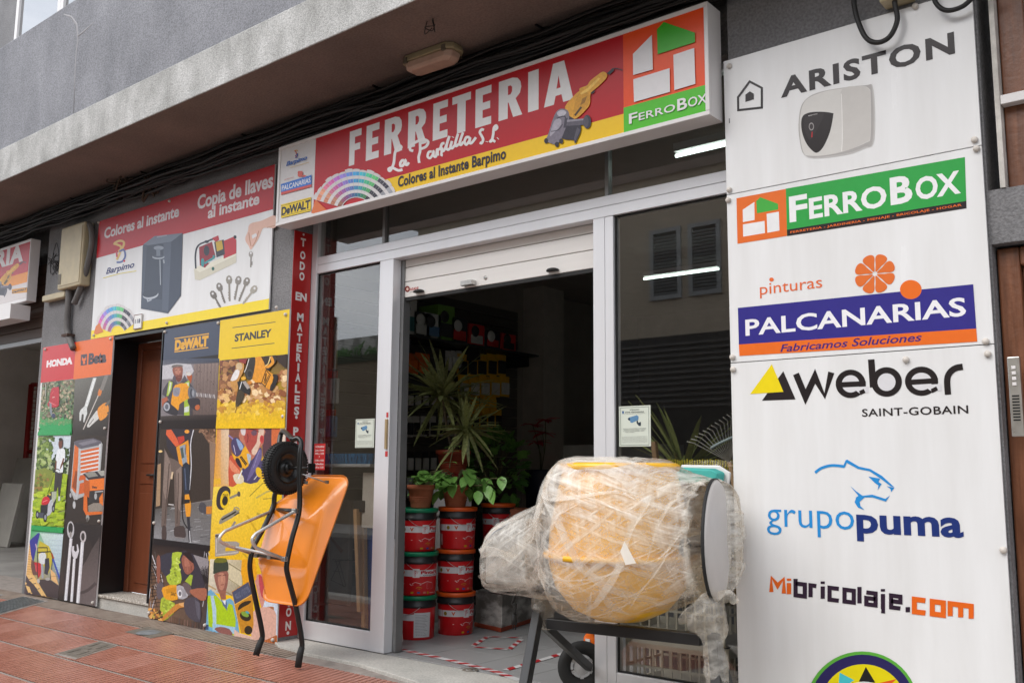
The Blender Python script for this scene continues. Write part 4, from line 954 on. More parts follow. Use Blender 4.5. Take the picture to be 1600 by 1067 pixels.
for q_ in [[(10, 640), (70, 625), (115, 665), (40, 690)], [(40, 700), (120, 675), (160, 730), (95, 750)], [(100, 755), (150, 750), (185, 800), (150, 820)], [(150, 825), (185, 815), (240, 905), (205, 905)], [(190, 810), (215, 800), (265, 890), (250, 905)], [(0, 770), (50, 790), (75, 860), (35, 865)], [(-15, 720), (20, 745), (0, 765)], [(60, 860), (90, 870), (70, 882)]]: p.poly(q_, '#e0b878')
p.poly([(50, 200), (160, 100), (185, 105), (130, 330), (100, 480), (70, 380)], '#3a3a90'); p.line([(130, 240), (150, 330)], 14, '#c4a8b8')
p.poly([(75, 440), (130, 480), (150, 640), (95, 640), (70, 540)], '#6b4a44'); p.poly([(110, 480), (190, 490), (205, 560), (190, 640), (160, 670), (140, 560)], '#bb2c36', 3); p.poly([(120, 500), (145, 520), (150, 600), (130, 590)], '#c84850')
p.poly([(170, 370), (250, 355), (265, 420), (240, 500), (180, 480)], '#cfd3d6', 2); p.poly([(250, 430), (300, 420), (310, 540), (280, 640), (240, 620)], '#3c3a46'); p.line([(150, 350), (325, 338)], 14, '#26262a'); p.line([(165, 288), (280, 288)], 12, '#26262a'); p.line([(155, 290), (150, 560), (160, 700)], 9, '#26262a'); p.line([(325, 340), (345, 420), (335, 560), (320, 690)], 9, '#26262a'); p.line([(280, 290), (270, 500)], 7, '#26262a')
p.line([(335, 360), (360, 430)], 18, '#a04828', 3); p.line([(350, 430), (440, 690)], 22, '#3a50a8'); p.line([(210, 500), (220, 680)], 26, '#9aa0a8')
p.poly([(320, 560), (380, 620), (425, 770), (330, 700)], '#dfb27a'); p.line([(330, 650), (420, 660)], 4, '#7a5434'); p.poly([(150, 700), (300, 690), (425, 775), (415, 945), (270, 915), (200, 800)], '#453c3e'); p.ell(165, 715, 18, 30, '#b6b0ac'); p.ell(285, 690, 30, 20, '#a8a4a0')
p.build('pump_picture', t)
# tools column
p.z(60, 570, 8.2); p.clip((468, 185), (952, 118), (878, 1000), (425, 1000))
p.grad([(468, 185), (950, 120), (880, 900), (425, 900)], ['#6f6d66', '#5c5852', '#2e2827', '#332d2b'], 6)
p.poly([(700, 168), (745, 165), (650, 480), (622, 560), (625, 620), (585, 738), (575, 725), (582, 640), (570, 625), (555, 640), (545, 715), (527, 718), (525, 620), (540, 575), (590, 530), (605, 480)], '#cdd0cf')
p.line([(722, 180), (612, 530)], 9, '#e6e8e7'); p.line([(770, 385), (575, 825)], 11, '#c3bcb6'); p.poly([(760, 385), (795, 395), (815, 320), (780, 305)], '#cc7a40', 2); p.poly([(785, 320), (850, 130), (900, 130), (830, 330)], '#7d7873')
p.poly([(622, 775), (660, 700), (740, 590), (790, 560), (860, 600), (800, 660), (760, 700), (650, 800), (628, 800)], '#c9c9c6'); p.line([(650, 770), (710, 690)], 7, '#3a3534'); p.poly([(755, 590), (785, 530), (880, 480), (900, 620), (820, 705), (780, 700)], '#dc8f3c', 2); p.line([(860, 520), (1000, 380)], 30, '#66625c'); p.line([(880, 620), (1000, 560)], 20, '#55524c')
p.z(50, 670, 6.669); p.clip((412, -20), (790, -60), (728, 1060), (330, 1060))
p.poly([(440, 160), (720, 130), (735, 160), (700, 600), (700, 640), (440, 740), (400, 640)], '#a9abad'); p.poly([(445, 165), (485, 195), (475, 690), (410, 620)], '#cf6a32'); p.poly([(455, 430), (480, 450), (475, 660), (420, 600)], '#8f4a2a')
p.poly([(436, 135), (470, 120), (640, 95), (722, 128), (720, 165), (510, 208), (485, 195), (440, 160)], '#5f5c66'); p.poly([(480, 150), (640, 108), (690, 130), (530, 175)], '#7e7b85')
for i in range(6): y = 222+i*42; p.poly([(508, y+6), (700, y-32), (700, y-8), (506, y+32)], '#cf6430'); p.poly([(506, y+32), (700, y-8), (700, y+8), (505, y+44)], '#d8dadb')
for i in range(2): y = 480+i*80; p.poly([(500, y+6), (560, y-8), (560, y+44+i*60), (485, y+60+i*60)], '#c75e2e')
p.line([(500, 205), (468, 715)], 20, '#b4b6b9'); p.line([(412, 620), (470, 735)], 14, '#b8babd'); p.ell(440, 790, 15, 40, '#b8babd'); p.ell(402, 690, 10, 24, '#a8aaad'); p.poly([(700, 160), (722, 150), (705, 430), (690, 430)], '#c2c4c8')
p.poly([(530, 470), (570, 450), (760, 430), (755, 510), (590, 530)], '#37343a'); p.poly([(545, 460), (650, 443), (690, 490), (590, 505)], '#8b8a84'); p.poly([(680, 440), (757, 432), (757, 485), (720, 490)], '#a09f98')
p.poly([(590, 530), (755, 510), (750, 630), (600, 650)], '#de7530'); p.poly([(540, 520), (600, 545), (605, 720), (545, 690)], '#b85a28'); p.poly([(600, 645), (750, 632), (745, 760), (590, 770)], '#3a3636'); p.line([(655, 655), (742, 648)], 10, '#b8b8b8'); p.text('Beta', (628, 618), (680, 592), '#3c3438', .04); p.ell(664, 700, 14, 34, '#a8aaac')
p.poly([(540, 690), (575, 700), (580, 860), (735, 860), (735, 885), (565, 900), (535, 840)], '#d26a2c'); p.poly([(585, 800), (640, 770), (735, 770), (735, 855), (590, 865)], '#8a8178'); p.poly([(700, 720), (738, 660), (742, 800), (705, 770)], '#d87430'); p.ell(580, 925, 18, 34, '#9a9a98'); p.ell(578, 945, 12, 24, '#55524f')
p.build('tool_cabinet_picture', t)
p.z(40, 820, 8.2); p.clip((500, -60), (990, -100), (892, 1046), (418, 945))
p.poly([(490, 960), (500, 0), (985, 0), (890, 1045)], '#322c2c'); p.grad([(690, 560), (950, 150), (895, 1035), (690, 1000)], ['#5c5250', '#4b4342', '#6e6464', '#665c5c'], 6); p.poly([(560, 20), (900, 40), (850, 300), (720, 540), (560, 700)], '#302a2a', 3)
p.line([(700, 870), (800, 830), (900, 740)], 40, '#4a4242', 4); p.poly([(760, 240), (820, 200), (850, 300), (790, 420), (730, 500)], '#38302f', 3)
for pts, w_ in [([(582, 170), (512, 965)], 38), ([(625, 430), (588, 980)], 33), ([(730, 215), (668, 998)], 42)]: p.line(pts, w_, '#c9c8ce'); p.line([(a-5, b) for a, b in pts], w_*.22, '#e6e6ea')
p.ell(577, 60, 46, 110, '#b7b6ba'); p.ell(577, 40, 30, 70, '#332e2e'); p.ell(578, 120, 14, 40, '#8d8886'); p.poly([(600, 270), (622, 265), (620, 320), (640, 345), (660, 325), (655, 245), (670, 245), (686, 330), (660, 420), (625, 440), (598, 390), (594, 320)], '#c9c8ce'); p.ell(737, 148, 40, 75, '#b4aeb0'); p.ell(735, 148, 22, 50, '#3c3635'); p.build('spanner_picture', t)
p.z(0, 520, 4.446)
p.text('HONDA', (322, 242), (505, 180), '#e6dcdc', .07, 0, .9, T=(330, 192)); 
for xx in (322, 345, 365, 397, 402, 430, 440, 468, 476, 508): pass
p.text('Beta', (612, 223), (742, 142), '#4a4147', .06, 0, .95, T=(625, 142)); p.poly([(563, 152), (606, 146), (604, 222), (560, 228)], '#4a4147'); p.poly([(571, 165), (577, 178), (592, 176), (598, 160), (598, 185), (590, 196), (592, 215), (576, 217), (577, 198), (569, 188)], '#dd6b33')
p.build('lettering', t)
screws(t, [(71.5, 546), (173.5, 529.5), (62.5, 669), (164.5, 669), (155.5, 814), (145.5, 941)], YP-.001, .013)
# ---------------------------------------------------------------- board between brown door and shop
x0, x1 = -1.7285*4.178, -1.3262*4.178; z1_ = 2.35
t = board('poster_board', x0, x1, z0, z1_, YP, 'wide poster board with dark blue and yellow headings over pictures of workmen', 'sign', th=.014)
p = Print('Y', YP-.0012)
xm = PY(344.5, 500, YP).x; za_ = PY(343, 560, YP).z
zb2 = PY(338.5, 669, YP).z; zc2 = PY(330, 852, YP).z; zd2 = PY(241, 657, YP).z
PB(x0, z0, xm, z1_, '#2c2828'); PB(xm, zb2, x1, z1_, '#e2c02a'); PB(xm, z0, x1, zb2, '#e4bb1c'); PB(x0, PY(253, 565, YP).z, xm, z1_, '#454b5c')
p.build('coloured_field', t)
p.z(220, 480, 3.811)
p.text('DeWALT', (201, 260), (404, 168), '#d9a23c', .07, 0, .92, T=(390, 168)); p.line([(201, 187), (406, 157)], 6, '#d9a23c'); p.line([(200, 266), (402, 240)], 6, '#d9a23c')
p.text('STANLEY', (558, 207), (780, 128), '#46453f', .045, 0, 1.0); p.line([(546, 122), (802, 88)], 4, '#46453f'); p.line([(541, 245), (796, 214)], 4, '#46453f'); p.build('lettering', t)
# worker 1 with rotary hammer
p.z(240, 560, 8.895); p.clip((128, 20), (922, -30), (878, 975), (92, 978))
p.grad([(120, 0), (915, 0), (915, 90), (115, 120)], ['#454b5c', '#454b5c', '#39363c', '#6f6e76'], 4)
p.grad([(118, 95), (900, 60), (878, 970), (95, 975)], ['#a09aa0', '#5c504e', '#2a2323', '#2a2424'], 8)
p.poly([(125, 100), (520, 80), (500, 270), (120, 290)], '#b9b6bb', 2); p.poly([(120, 290), (480, 270), (520, 780), (100, 800)], '#7d767a')
for i in range(7):
    x = 560+i*50; p.grad([(x, 80-i*3), (x+46, 78-i*3), (x+36-i*3, 780), (x-14-i*3, 785)], ['#8a7872', '#7c6b66', '#5c4e4c', '#665752'], 3); p.line([(x+48, 80), (x+38-i*3, 780)], 5, '#3a2f2e')
for _ in range(26): x, y = rp.uniform(560, 860), rp.uniform(120, 760); p.ell(x, y, 4, rp.uniform(5, 16), '#332a2a', 0, 6)
p.poly([(255, 100), (330, 80), (405, 95), (400, 125), (268, 135)], '#8d8480', 2); p.poly([(270, 130), (395, 118), (405, 200), (390, 290), (350, 330), (310, 290), (275, 210)], '#8c5648', 3); p.poly([(300, 140), (370, 140), (375, 200), (310, 215)], '#b07864', 3); p.line([(300, 165), (330, 160)], 7, '#4a2c28'); p.line([(355, 158), (385, 155)], 7, '#4a2c28'); p.poly([(310, 250), (390, 235), (385, 290), (350, 325), (320, 300)], '#6f3c32', 3); p.line([(335, 262), (375, 258)], 6, '#a05c50'); p.poly([(340, 170), (352, 168), (360, 225), (340, 230)], '#a86c5a')
p.poly([(262, 95), (390, 90), (402, 118), (330, 108), (270, 130), (258, 118)], '#6a625f')
p.poly([(265, 280), (300, 230), (320, 330), (350, 350), (400, 300), (430, 230), (460, 300), (420, 370), (310, 370)], '#575058', 2)
p.poly([(190, 340), (260, 300), (320, 360), (470, 300), (570, 420), (560, 560), (520, 780), (250, 780), (210, 560), (120, 500), (130, 440)], '#4a454d'); p.poly([(215, 310), (265, 330), (250, 430), (205, 520), (180, 520)], '#a3bb4c'); p.poly([(228, 330), (250, 335), (232, 430), (205, 500)], '#cfd6c4')
p.poly([(430, 340), (500, 300), (500, 800), (425, 810)], '#9db83c'); p.poly([(440, 350), (490, 330), (490, 380), (435, 400)], '#cdd4c0'); p.poly([(430, 680), (495, 660), (490, 740), (425, 750)], '#c9d0ca'); p.poly([(455, 190), (520, 195), (540, 250), (520, 350), (465, 260)], '#a8542c'); p.ell(490, 215, 38, 26, '#c8c4c0')
p.poly([(300, 370), (470, 350), (480, 540), (410, 600), (360, 640), (345, 720), (260, 690), (240, 650), (265, 480)], '#e0992a', 2); p.poly([(280, 410), (360, 405), (370, 440), (350, 520), (285, 520), (270, 480)], '#8c8c98', 2)
for i in range(5): p.line([(292, 430+i*18), (352, 426+i*18)], 4, '#6c6c78')
p.poly([(410, 400), (470, 390), (495, 400), (490, 560), (440, 555), (410, 500)], '#d99428', 2); p.poly([(490, 400), (560, 410), (600, 470), (580, 540), (510, 560), (480, 500)], '#686a72', 3); p.ell(530, 480, 22, 60, '#43444c'); p.ell(550, 480, 18, 48, '#8e9098')
for i in range(9): x = 590+i*30; p.poly([(x, 478+i*3), (x+18, 474+i*3), (x+30, 528+i*3), (x+10, 530+i*3)], ('#b4aeae', '#8e8688')[i % 2])
p.poly([(150, 620), (200, 580), (250, 640), (340, 720), (320, 790), (220, 770), (140, 720)], '#37343a', 2); p.ell(185, 670, 44, 60, '#a6a8b0'); p.ell(185, 672, 24, 38, '#63656e'); p.poly([(115, 560), (190, 530), (200, 580), (150, 620), (120, 680)], '#a86048'); p.poly([(480, 560), (620, 550), (650, 620), (610, 720), (550, 700), (490, 640)], '#3a343a', 2); p.poly([(580, 660), (630, 640), (645, 690), (610, 720), (580, 700)], '#b4623c', 2)
p.grad([(100, 800), (885, 780), (880, 860), (96, 880)], ['#4a4240', '#3c3232', '#2a2323', '#2a2424'], 3); p.poly([(96, 870), (880, 850), (876, 972), (90, 978)], '#292222')
p.build('worker_picture', t)
# worker 2 with breaker
p.z(240, 660, 5.333); p.clip((52, 40), (526, 40), (470, 1070), (0, 1010))
p.grad([(55, 52), (522, 52), (470, 1025), (2, 960)], ['#3a312d', '#6a503e', '#8a8a8c', '#7a7674'], 8)
p.poly([(60, 60), (460, 60), (480, 640), (15, 720)], '#3c332e'); p.scatter([(380, 60), (520, 60), (500, 190), (460, 150)], 60, ['#7a5a48', '#a07c64', '#5c4234', '#8a6a54'], 6, 16, 1.4, rp); p.poly([(470, 150), (520, 180), (492, 640), (475, 640)], '#8c7260'); p.poly([(35, 350), (62, 340), (55, 690), (20, 700)], '#a08468')
p.ell(58, 240, 16, 10, '#e8c888')
p.grad([(12, 720), (490, 650), (470, 1025), (2, 965)], ['#55524f', '#6e6a68', '#6e6e70', '#8c8c90'], 4)
for i in range(46):
    x, y = rp.uniform(10, 460), rp.uniform(700, 1000); l_ = rp.uniform(20, 90); p.line([(x, y), (x+l_, y-l_*.12+rp.uniform(-8, 8))], rp.uniform(4, 12), rp.choice(['#a9a9ad', '#c4c4c8', '#454246', '#88868a', '#5c5a5e']), taper=2)
p.poly([(400, 660), (440, 690), (440, 760), (385, 740), (378, 700)], '#4c4a50', 3); p.poly([(440, 700), (488, 695), (485, 760), (440, 762)], '#c48034')
p.poly([(90, 210), (130, 290), (240, 330), (240, 450), (236, 620), (220, 860), (180, 870), (175, 600), (172, 420), (150, 420), (120, 620), (105, 870), (65, 870), (75, 600), (85, 400)], '#6a5c56', 0)
p.poly([(100, 230), (140, 330), (150, 420), (120, 620), (100, 640), (80, 560)], '#84746c'); p.poly([(190, 400), (232, 360), (236, 560), (222, 740), (200, 700)], '#86766e'); p.line([(132, 340), (110, 640), (95, 840)], 8, '#51443f', 3); p.line([(208, 420), (205, 620), (196, 840)], 8, '#51443f', 3)
p.line([(160, 410), (150, 470)], 16, '#cdb698'); p.line([(125, 680), (170, 685)], 8, '#d0cccb')
p.poly([(105, 55), (330, 55), (320, 160), (290, 300), (250, 350), (180, 310), (110, 200)], '#37323a'); p.poly([(110, 60), (150, 58), (200, 140), (215, 190), (185, 200), (105, 100)], '#d2603c'); p.poly([(200, 120), (255, 110), (260, 150), (215, 190)], '#b83e32')
p.line([(335, 60), (310, 180), (316, 360), (300, 560)], 8, '#c9c9cf', 3); p.ell(280, 75, 20, 16, '#e0983a'); p.poly([(190, 205), (290, 145), (298, 200), (300, 350), (240, 365), (215, 340)], '#d9922e'); p.poly([(218, 200), (265, 180), (282, 340), (245, 350)], '#8e99a6'); p.poly([(225, 215), (245, 205), (258, 290), (236, 300)], '#4f5a55'); p.text('DeWALT', (262, 268), (276, 180), '#33323a', .05)
p.poly([(245, 350), (300, 350), (300, 590), (258, 600), (250, 460)], '#2e3340', 2); p.line([(262, 380), (272, 560)], 8, '#55607a'); p.poly([(262, 600), (296, 595), (315, 690), (308, 780), (274, 785), (262, 690)], '#dc952e'); p.poly([(262, 640), (305, 640), (304, 670), (262, 675)], '#2d2a2c'); p.line([(290, 785), (298, 900), (306, 990)], 22, '#35343a'); p.line([(302, 900), (308, 1000)], 7, '#c8c8cc'); p.line([(240, 620), (245, 800), (285, 880)], 9, '#2a272a', 3)
p.poly([(180, 870), (250, 860), (270, 930), (255, 960), (180, 950), (172, 900)], '#4a3f3e', 3); p.poly([(75, 860), (105, 870), (108, 970), (70, 965)], '#4c403e', 2); p.line([(180, 952), (258, 962)], 6, '#8a8280')
p.poly([(2, 962), (472, 1024), (470, 1067), (0, 1067)], '#262123'); p.poly([(48, 0), (528, 0), (524, 52), (46, 52)], '#292222')
p.build('worker_picture', t)
# worker 3 with cut-off saw
p.z(230, 840, 6.67); p.clip((58, 20), (658, 60), (618, 965), (8, 832))
p.grad([(60, 40), (655, 85), (618, 960), (8, 825)], ['#262022', '#2a2426', '#4a4240', '#8a6a50'], 6)
for i in range(70):
    u, v = rp.random(), rp.random(); x = 20+u*130+(560-20)*(i % 3 == 0); y = 120+v*600; p.line([(x, y), (x+rp.uniform(-30, 50), y+rp.uniform(30, 130))], rp.uniform(3, 8), rp.choice(['#b9b9bf', '#8c8a90', '#1d1a1c', '#1d1a1c', '#cdccd2', '#6a666a']))
for i in range(16): y = 250+i*36; p.line([(30+i, y), (170, y+rp.uniform(-30, 20))], 6, '#1f1b1d')
p.poly([(470, 170), (640, 220), (645, 420), (540, 350)], '#8d888c'); p.poly([(480, 170), (555, 370), (540, 360), (470, 200)], '#cfcdd2')
for i in range(9): p.line([(560+i*10, 320-(i % 3)*14), (600+i*6, 470)], 6, '#2a2628'); p.line([(545, 350+i*15), (642, 320+i*15)], 5, '#2a2628')
p.poly([(140, 190), (270, 150), (260, 300), (215, 420), (140, 320), (125, 240)], '#3b3a46', 2); p.poly([(100, 210), (135, 190), (140, 330), (130, 460), (105, 460)], '#8a5648', 2); p.poly([(330, 150), (480, 170), (600, 480), (560, 600), (470, 560), (420, 420), (350, 470), (330, 320)], '#3a3640', 2)
p.poly([(265, 155), (360, 150), (350, 190), (330, 280), (355, 380), (350, 470), (240, 490), (200, 400), (240, 370), (260, 260)], '#a8bc3c', 2); p.scatter([(265, 180), (340, 180), (340, 460), (240, 470)], 40, ['#96a838', '#b8cc50', '#7f9030', '#c4d46a'], 5, 16, 1.3, rp)
p.poly([(395, 450), (450, 380), (480, 390), (460, 500), (440, 480)], '#9cb03a'); p.poly([(380, 180), (440, 165), (490, 290), (480, 340), (430, 380), (390, 350), (360, 240)], '#935a4a', 3); p.poly([(390, 220), (420, 210), (450, 300), (430, 350), (400, 330)], '#a86e5c', 3)
for i in range(5): p.line([(400+i*16, 300-i*2), (398+i*16, 345)], 5, '#6a3a30')
p.poly([(370, 160), (450, 150), (490, 260), (450, 240), (400, 190)], '#2c2224', 2)
p.poly([(150, 620), (220, 640), (300, 700), (280, 780), (180, 860), (140, 800)], '#a9ba3c', 2); p.scatter([(170, 640), (280, 680), (260, 780), (160, 800)], 30, ['#8c9c34', '#bccc58', '#98a838'], 6, 16, 1.2, rp)
p.poly([(300, 690), (440, 660), (490, 680), (440, 710), (340, 730), (160, 870), (130, 850)], '#c4823c'); p.poly([(330, 680), (470, 665), (480, 690), (380, 715)], '#d8a468', 2); p.poly([(110, 480), (170, 470), (180, 600), (120, 640), (100, 560)], '#5f565c', 2)
p.poly([(165, 515), (310, 490), (320, 640), (200, 640), (165, 580)], '#df9c28', 2); p.poly([(200, 530), (300, 510), (302, 560), (206, 580)], '#c98a20'); p.text('DeWALT', (250, 598), (305, 570), '#3a2c1a', .04); p.poly([(310, 500), (380, 505), (430, 560), (420, 620), (330, 635)], '#a8a6ac', 2); p.ell(345, 580, 26, 40, '#dcdade'); p.ell(345, 580, 14, 24, '#66636a')
for i in range(4): p.line([(360+i*14, 520+i*8), (370+i*12, 610)], 5, '#77747c')
p.poly([(370, 480), (430, 470), (470, 540), (450, 600), (420, 580)], '#66585a', 2); p.poly([(450, 540), (600, 520), (625, 560), (615, 640), (560, 650), (470, 590)], '#a0644e', 2); p.poly([(400, 640), (520, 620), (560, 720), (555, 880), (440, 830), (390, 740)], '#4a4650', 2); p.poly([(500, 640), (555, 680), (550, 860), (520, 800)], '#5c5a66')
p.scatter([(20, 730), (160, 760), (150, 860), (15, 825)], 40, ['#c98a44', '#8a5a34', '#e0a860', '#4a3428', '#b8a04a'], 5, 16, 1.5, rp)
for i in range(14): x = 230+i*28; p.line([(x, 800+i*8), (x+rp.uniform(-8, 8), 880+i*6)], 8, rp.choice(['#6e5046', '#453a3a', '#8a6a60', '#5c4e50']))
p.build('worker_picture', t)
# saw in wood chips
p.z(330, 540, 7.623); p.clip((104, 176), (916, 101), (884, 982), (64, 986))
p.grad([(105, 175), (915, 102), (885, 980), (65, 985)], ['#5c4038', '#4e3c30', '#e3b81c', '#e6bc1c'], 8)
p.scatter([(95, 200), (300, 190), (280, 640), (85, 640)], 90, ['#6a4434', '#8c5e40', '#c09060', '#7a4a3a', '#a87850', '#5a382c'], 14, 40, 1.2, rp, k=7)
p.scatter([(400, 440), (900, 300), (890, 700), (350, 700)], 150, ['#c89c68', '#dcb888', '#a87048', '#ecd0a4', '#8c5434', '#cfa070', '#b8844c'], 14, 40, 1.2, rp, k=7)
p.scatter([(95, 500), (350, 560), (330, 760), (80, 760)], 80, ['#c49464', '#8a5838', '#dcb07c', '#a8703c', '#e0b878'], 12, 34, 1.2, rp, k=7)
p.scatter([(80, 690), (890, 680), (888, 830), (76, 840)], 170, ['#d8b040', '#e4bc3c', '#c89c34', '#e8c860', '#dcb028', '#c08a38'], 14, 36, 1.6, rp, k=7)
p.grad([(74, 840), (888, 820), (884, 984), (64, 986)], ['#dfb426', '#dfb426', '#e6bc1c', '#e6bc1c'], 2)
p.scatter([(76, 820), (888, 800), (886, 860), (74, 880)], 50, ['#e2b824', '#dab02a', '#e8c030'], 14, 30, 1.6, rp, k=7)
p.poly([(880, 110), (915, 103), (910, 260), (860, 240), (780, 150)], '#3a2c26', 2); p.poly([(640, 130), (780, 112), (780, 200), (720, 260), (700, 300), (640, 250)], '#3c3028', 2)
p.poly([(530, 140), (600, 128), (640, 200), (660, 280), (760, 350), (720, 520), (690, 520), (600, 440), (540, 440), (500, 400), (520, 260)], '#dc9430', 0); p.line([(720, 130), (745, 200), (690, 250), (655, 240)], 34, '#dc9430', 4); p.line([(655, 240), (690, 215), (715, 130)], 10, '#f0d490', 3)
p.poly([(470, 150), (535, 140), (530, 250), (500, 380), (440, 400), (405, 310), (440, 240)], '#38332f', 2); p.line([(460, 160), (435, 250), (405, 320)], 9, '#d4d0cc', 3); p.ell(470, 340, 42, 60, '#4a443e'); p.ell(470, 340, 24, 38, '#2c2826')
p.poly([(305, 215), (370, 200), (405, 230), (390, 320), (340, 420), (320, 550), (260, 500), (240, 410), (300, 290)], '#c08c4c', 3); p.poly([(300, 290), (350, 300), (330, 380), (300, 410), (240, 415)], '#dcd8d6', 2); p.ell(345, 250, 38, 45, '#c8b08c'); p.poly([(340, 165), (440, 155), (420, 220), (350, 200)], '#8c3a34')
p.poly([(320, 430), (400, 420), (480, 520), (470, 590), (400, 560), (340, 520)], '#2c2a2a'); p.poly([(380, 430), (420, 420), (475, 500), (440, 520)], '#a49c98'); p.line([(350, 520), (375, 430)], 9, '#dedede'); p.poly([(340, 520), (405, 570), (390, 640), (340, 720), (300, 720), (310, 620)], '#453c2e', 2)
p.poly([(740, 345), (800, 350), (800, 420), (750, 520), (715, 535), (715, 480), (760, 400)], '#2e2a2a', 2); p.line([(665, 290), (612, 445), (655, 485), (715, 350), (665, 290)], 9, '#2e2618'); p.line([(672, 330), (638, 435), (655, 450), (698, 350)], 7, '#2e2618'); p.text('STANLEY', (650, 440), (672, 330), '#2e2618', .03); p.ell(395, 390, 30, 22, '#e0a834'); p.ell(470, 440, 26, 22, '#c88030')
p.line([(320, 700), (300, 800)], 6, '#8a7444'); p.build('saw_picture', t)
# face with drill
p.z(330, 650, 9.7); p.clip((88, 186), (1130, 177), (1110, 1100), (20, 1130))
p.grad([(85, 190), (1075, 178), (1040, 960), (30, 1080)], ['#c4824c', '#7a5a50', '#8c7430', '#e0b020'], 6)
p.grad([(85, 195), (270, 190), (270, 1067), (30, 1067)], ['#cf8a50', '#d4b490', '#d8b078', '#dca030'], 5); p.grad([(150, 195), (265, 192), (262, 1020), (145, 1040)], ['#d0b090', '#d8c0a4', '#d4b48c', '#d0a060'], 3)
p.poly([(270, 190), (450, 190), (450, 600), (270, 900)], '#7a5044'); p.poly([(770, 185), (920, 180), (915, 480), (820, 620), (780, 600)], '#5c4048'); p.poly([(915, 182), (1045, 180), (1040, 420), (912, 480)], '#c86a40'); p.poly([(1045, 180), (1130, 178), (1120, 400), (1040, 420)], '#d8c4b4')
p.poly([(440, 190), (800, 188), (800, 300), (790, 420), (730, 480), (690, 600), (620, 650), (500, 420), (450, 400)], '#b87460', 2); p.poly([(500, 200), (700, 195), (720, 300), (680, 480), (600, 560), (520, 420)], '#a84c44', 3); p.poly([(450, 195), (520, 190), (510, 290), (460, 270)], '#cfc4c4', 3); p.poly([(720, 200), (800, 195), (790, 300), (740, 420), (690, 560), (640, 590), (610, 520), (690, 400)], '#d4b8a4', 2); p.ell(768, 350, 32, 64, '#c04a48'); p.ell(770, 350, 16, 40, '#a83a3c'); p.line([(560, 190), (640, 205), (725, 240)], 11, '#3a2c30', 3); p.ell(650, 255, 44, 40, '#6c4e5c'); p.line([(545, 260), (560, 330), (545, 400)], 14, '#7c3438', 3)
p.poly([(640, 640), (740, 470), (770, 540), (750, 680), (800, 660), (820, 780), (700, 1000), (500, 1000), (470, 800)], '#4c4468', 2); p.poly([(700, 560), (750, 500), (760, 640), (620, 900), (540, 980), (600, 800)], '#6a608c', 3); p.line([(730, 520), (640, 780)], 12, '#8c84ac')
p.poly([(270, 640), (320, 600), (380, 640), (440, 800), (430, 930), (400, 1020), (270, 1060)], '#c0563c', 2); p.poly([(280, 660), (340, 720), (430, 830), (420, 870), (330, 840), (280, 760)], '#d88868', 3); p.poly([(330, 900), (400, 870), (480, 900), (490, 1000), (380, 1020)], '#d8ccb0', 2); p.line([(470, 820), (410, 950)], 18, '#e0e0e0')
p.line([(262, 290), (330, 350), (330, 430)], 22, '#8c7cae', 3); p.poly([(310, 380), (350, 330), (400, 330), (500, 450), (480, 540), (390, 610), (330, 540), (305, 460)], '#4c4468', 3); p.poly([(380, 350), (420, 360), (490, 460), (440, 520)], '#8ca4c8', 2); p.line([(340, 440), (370, 580)], 8, '#cfc4dc', 3)
p.poly([(305, 545), (330, 570), (390, 620), (440, 590), (490, 480), (520, 450), (590, 580), (600, 640), (560, 760), (510, 800), (460, 760), (420, 720), (340, 640)], '#e0a428', 0); p.poly([(430, 620), (460, 600), (550, 720), (520, 750)], '#3a2c20'); p.line([(450, 620), (535, 735)], 4, '#d0a040'); p.poly([(370, 640), (420, 640), (470, 760), (440, 780), (380, 700)], '#332a34', 2); p.poly([(540, 570), (600, 590), (600, 650), (575, 730)], '#a8b4c0', 2)
p.ell(725, 850, 46, 80, '#dcb42c', -.3); p.line([(650, 960), (700, 900)], 14, '#c4c0bc'); p.line([(770, 650), (810, 640)], 20, '#dcb42c')
p.build('face_picture', t)
# yellow tool layout, man with hard hat, tape measure
p.z(220, 740, 3.557); p.clip((405, 20), (775, -30), (762, 620), (374, 490))
p.grad([(402, 75), (735, -20), (725, 620), (372, 480)], ['#e8cc50', '#e8c838', '#e0b01c', '#e2b41c'], 4)
p.poly([(402, 60), (510, 50), (735, 20), (735, -30), (406, 30)], '#dfae34')
p.poly([(425, 110), (445, 75), (475, 68), (498, 90), (492, 140), (470, 190), (440, 200), (420, 170)], '#3a3438', 3); p.ell(468, 143, 26, 50, '#e0bc24', .15); p.ell(468, 150, 16, 26, '#2f2b26', .15); p.text('STANLEY', (455, 132), (486, 112), '#2b2826', .03); p.line([(495, 135), (545, 112)], 13, '#8a8478'); p.ell(545, 112, 9, 15, '#55504a')
p.poly([(435, 265), (455, 235), (510, 205), (520, 185), (540, 185), (550, 200), (530, 230), (460, 270), (440, 280)], '#8d8878', 2); p.line([(450, 255), (530, 210)], 9, '#37332e', 3); p.line([(520, 230), (548, 215)], 7, '#4a443a'); p.line([(525, 190), (545, 200)], 8, '#d8b82c')
p.line([(605, 125), (665, 65), (690, 45)], 4, '#8a7c34', 3); p.line([(640, 135), (700, 100), (735, 90)], 9, '#b8a85c'); p.line([(680, 140), (730, 135)], 5, '#a89440'); p.line([(590, 230), (650, 330)], 10, '#caa224'); p.line([(645, 220), (690, 235)], 14, '#b8a03c'); p.line([(565, 440), (610, 480)], 8, '#c09c24')
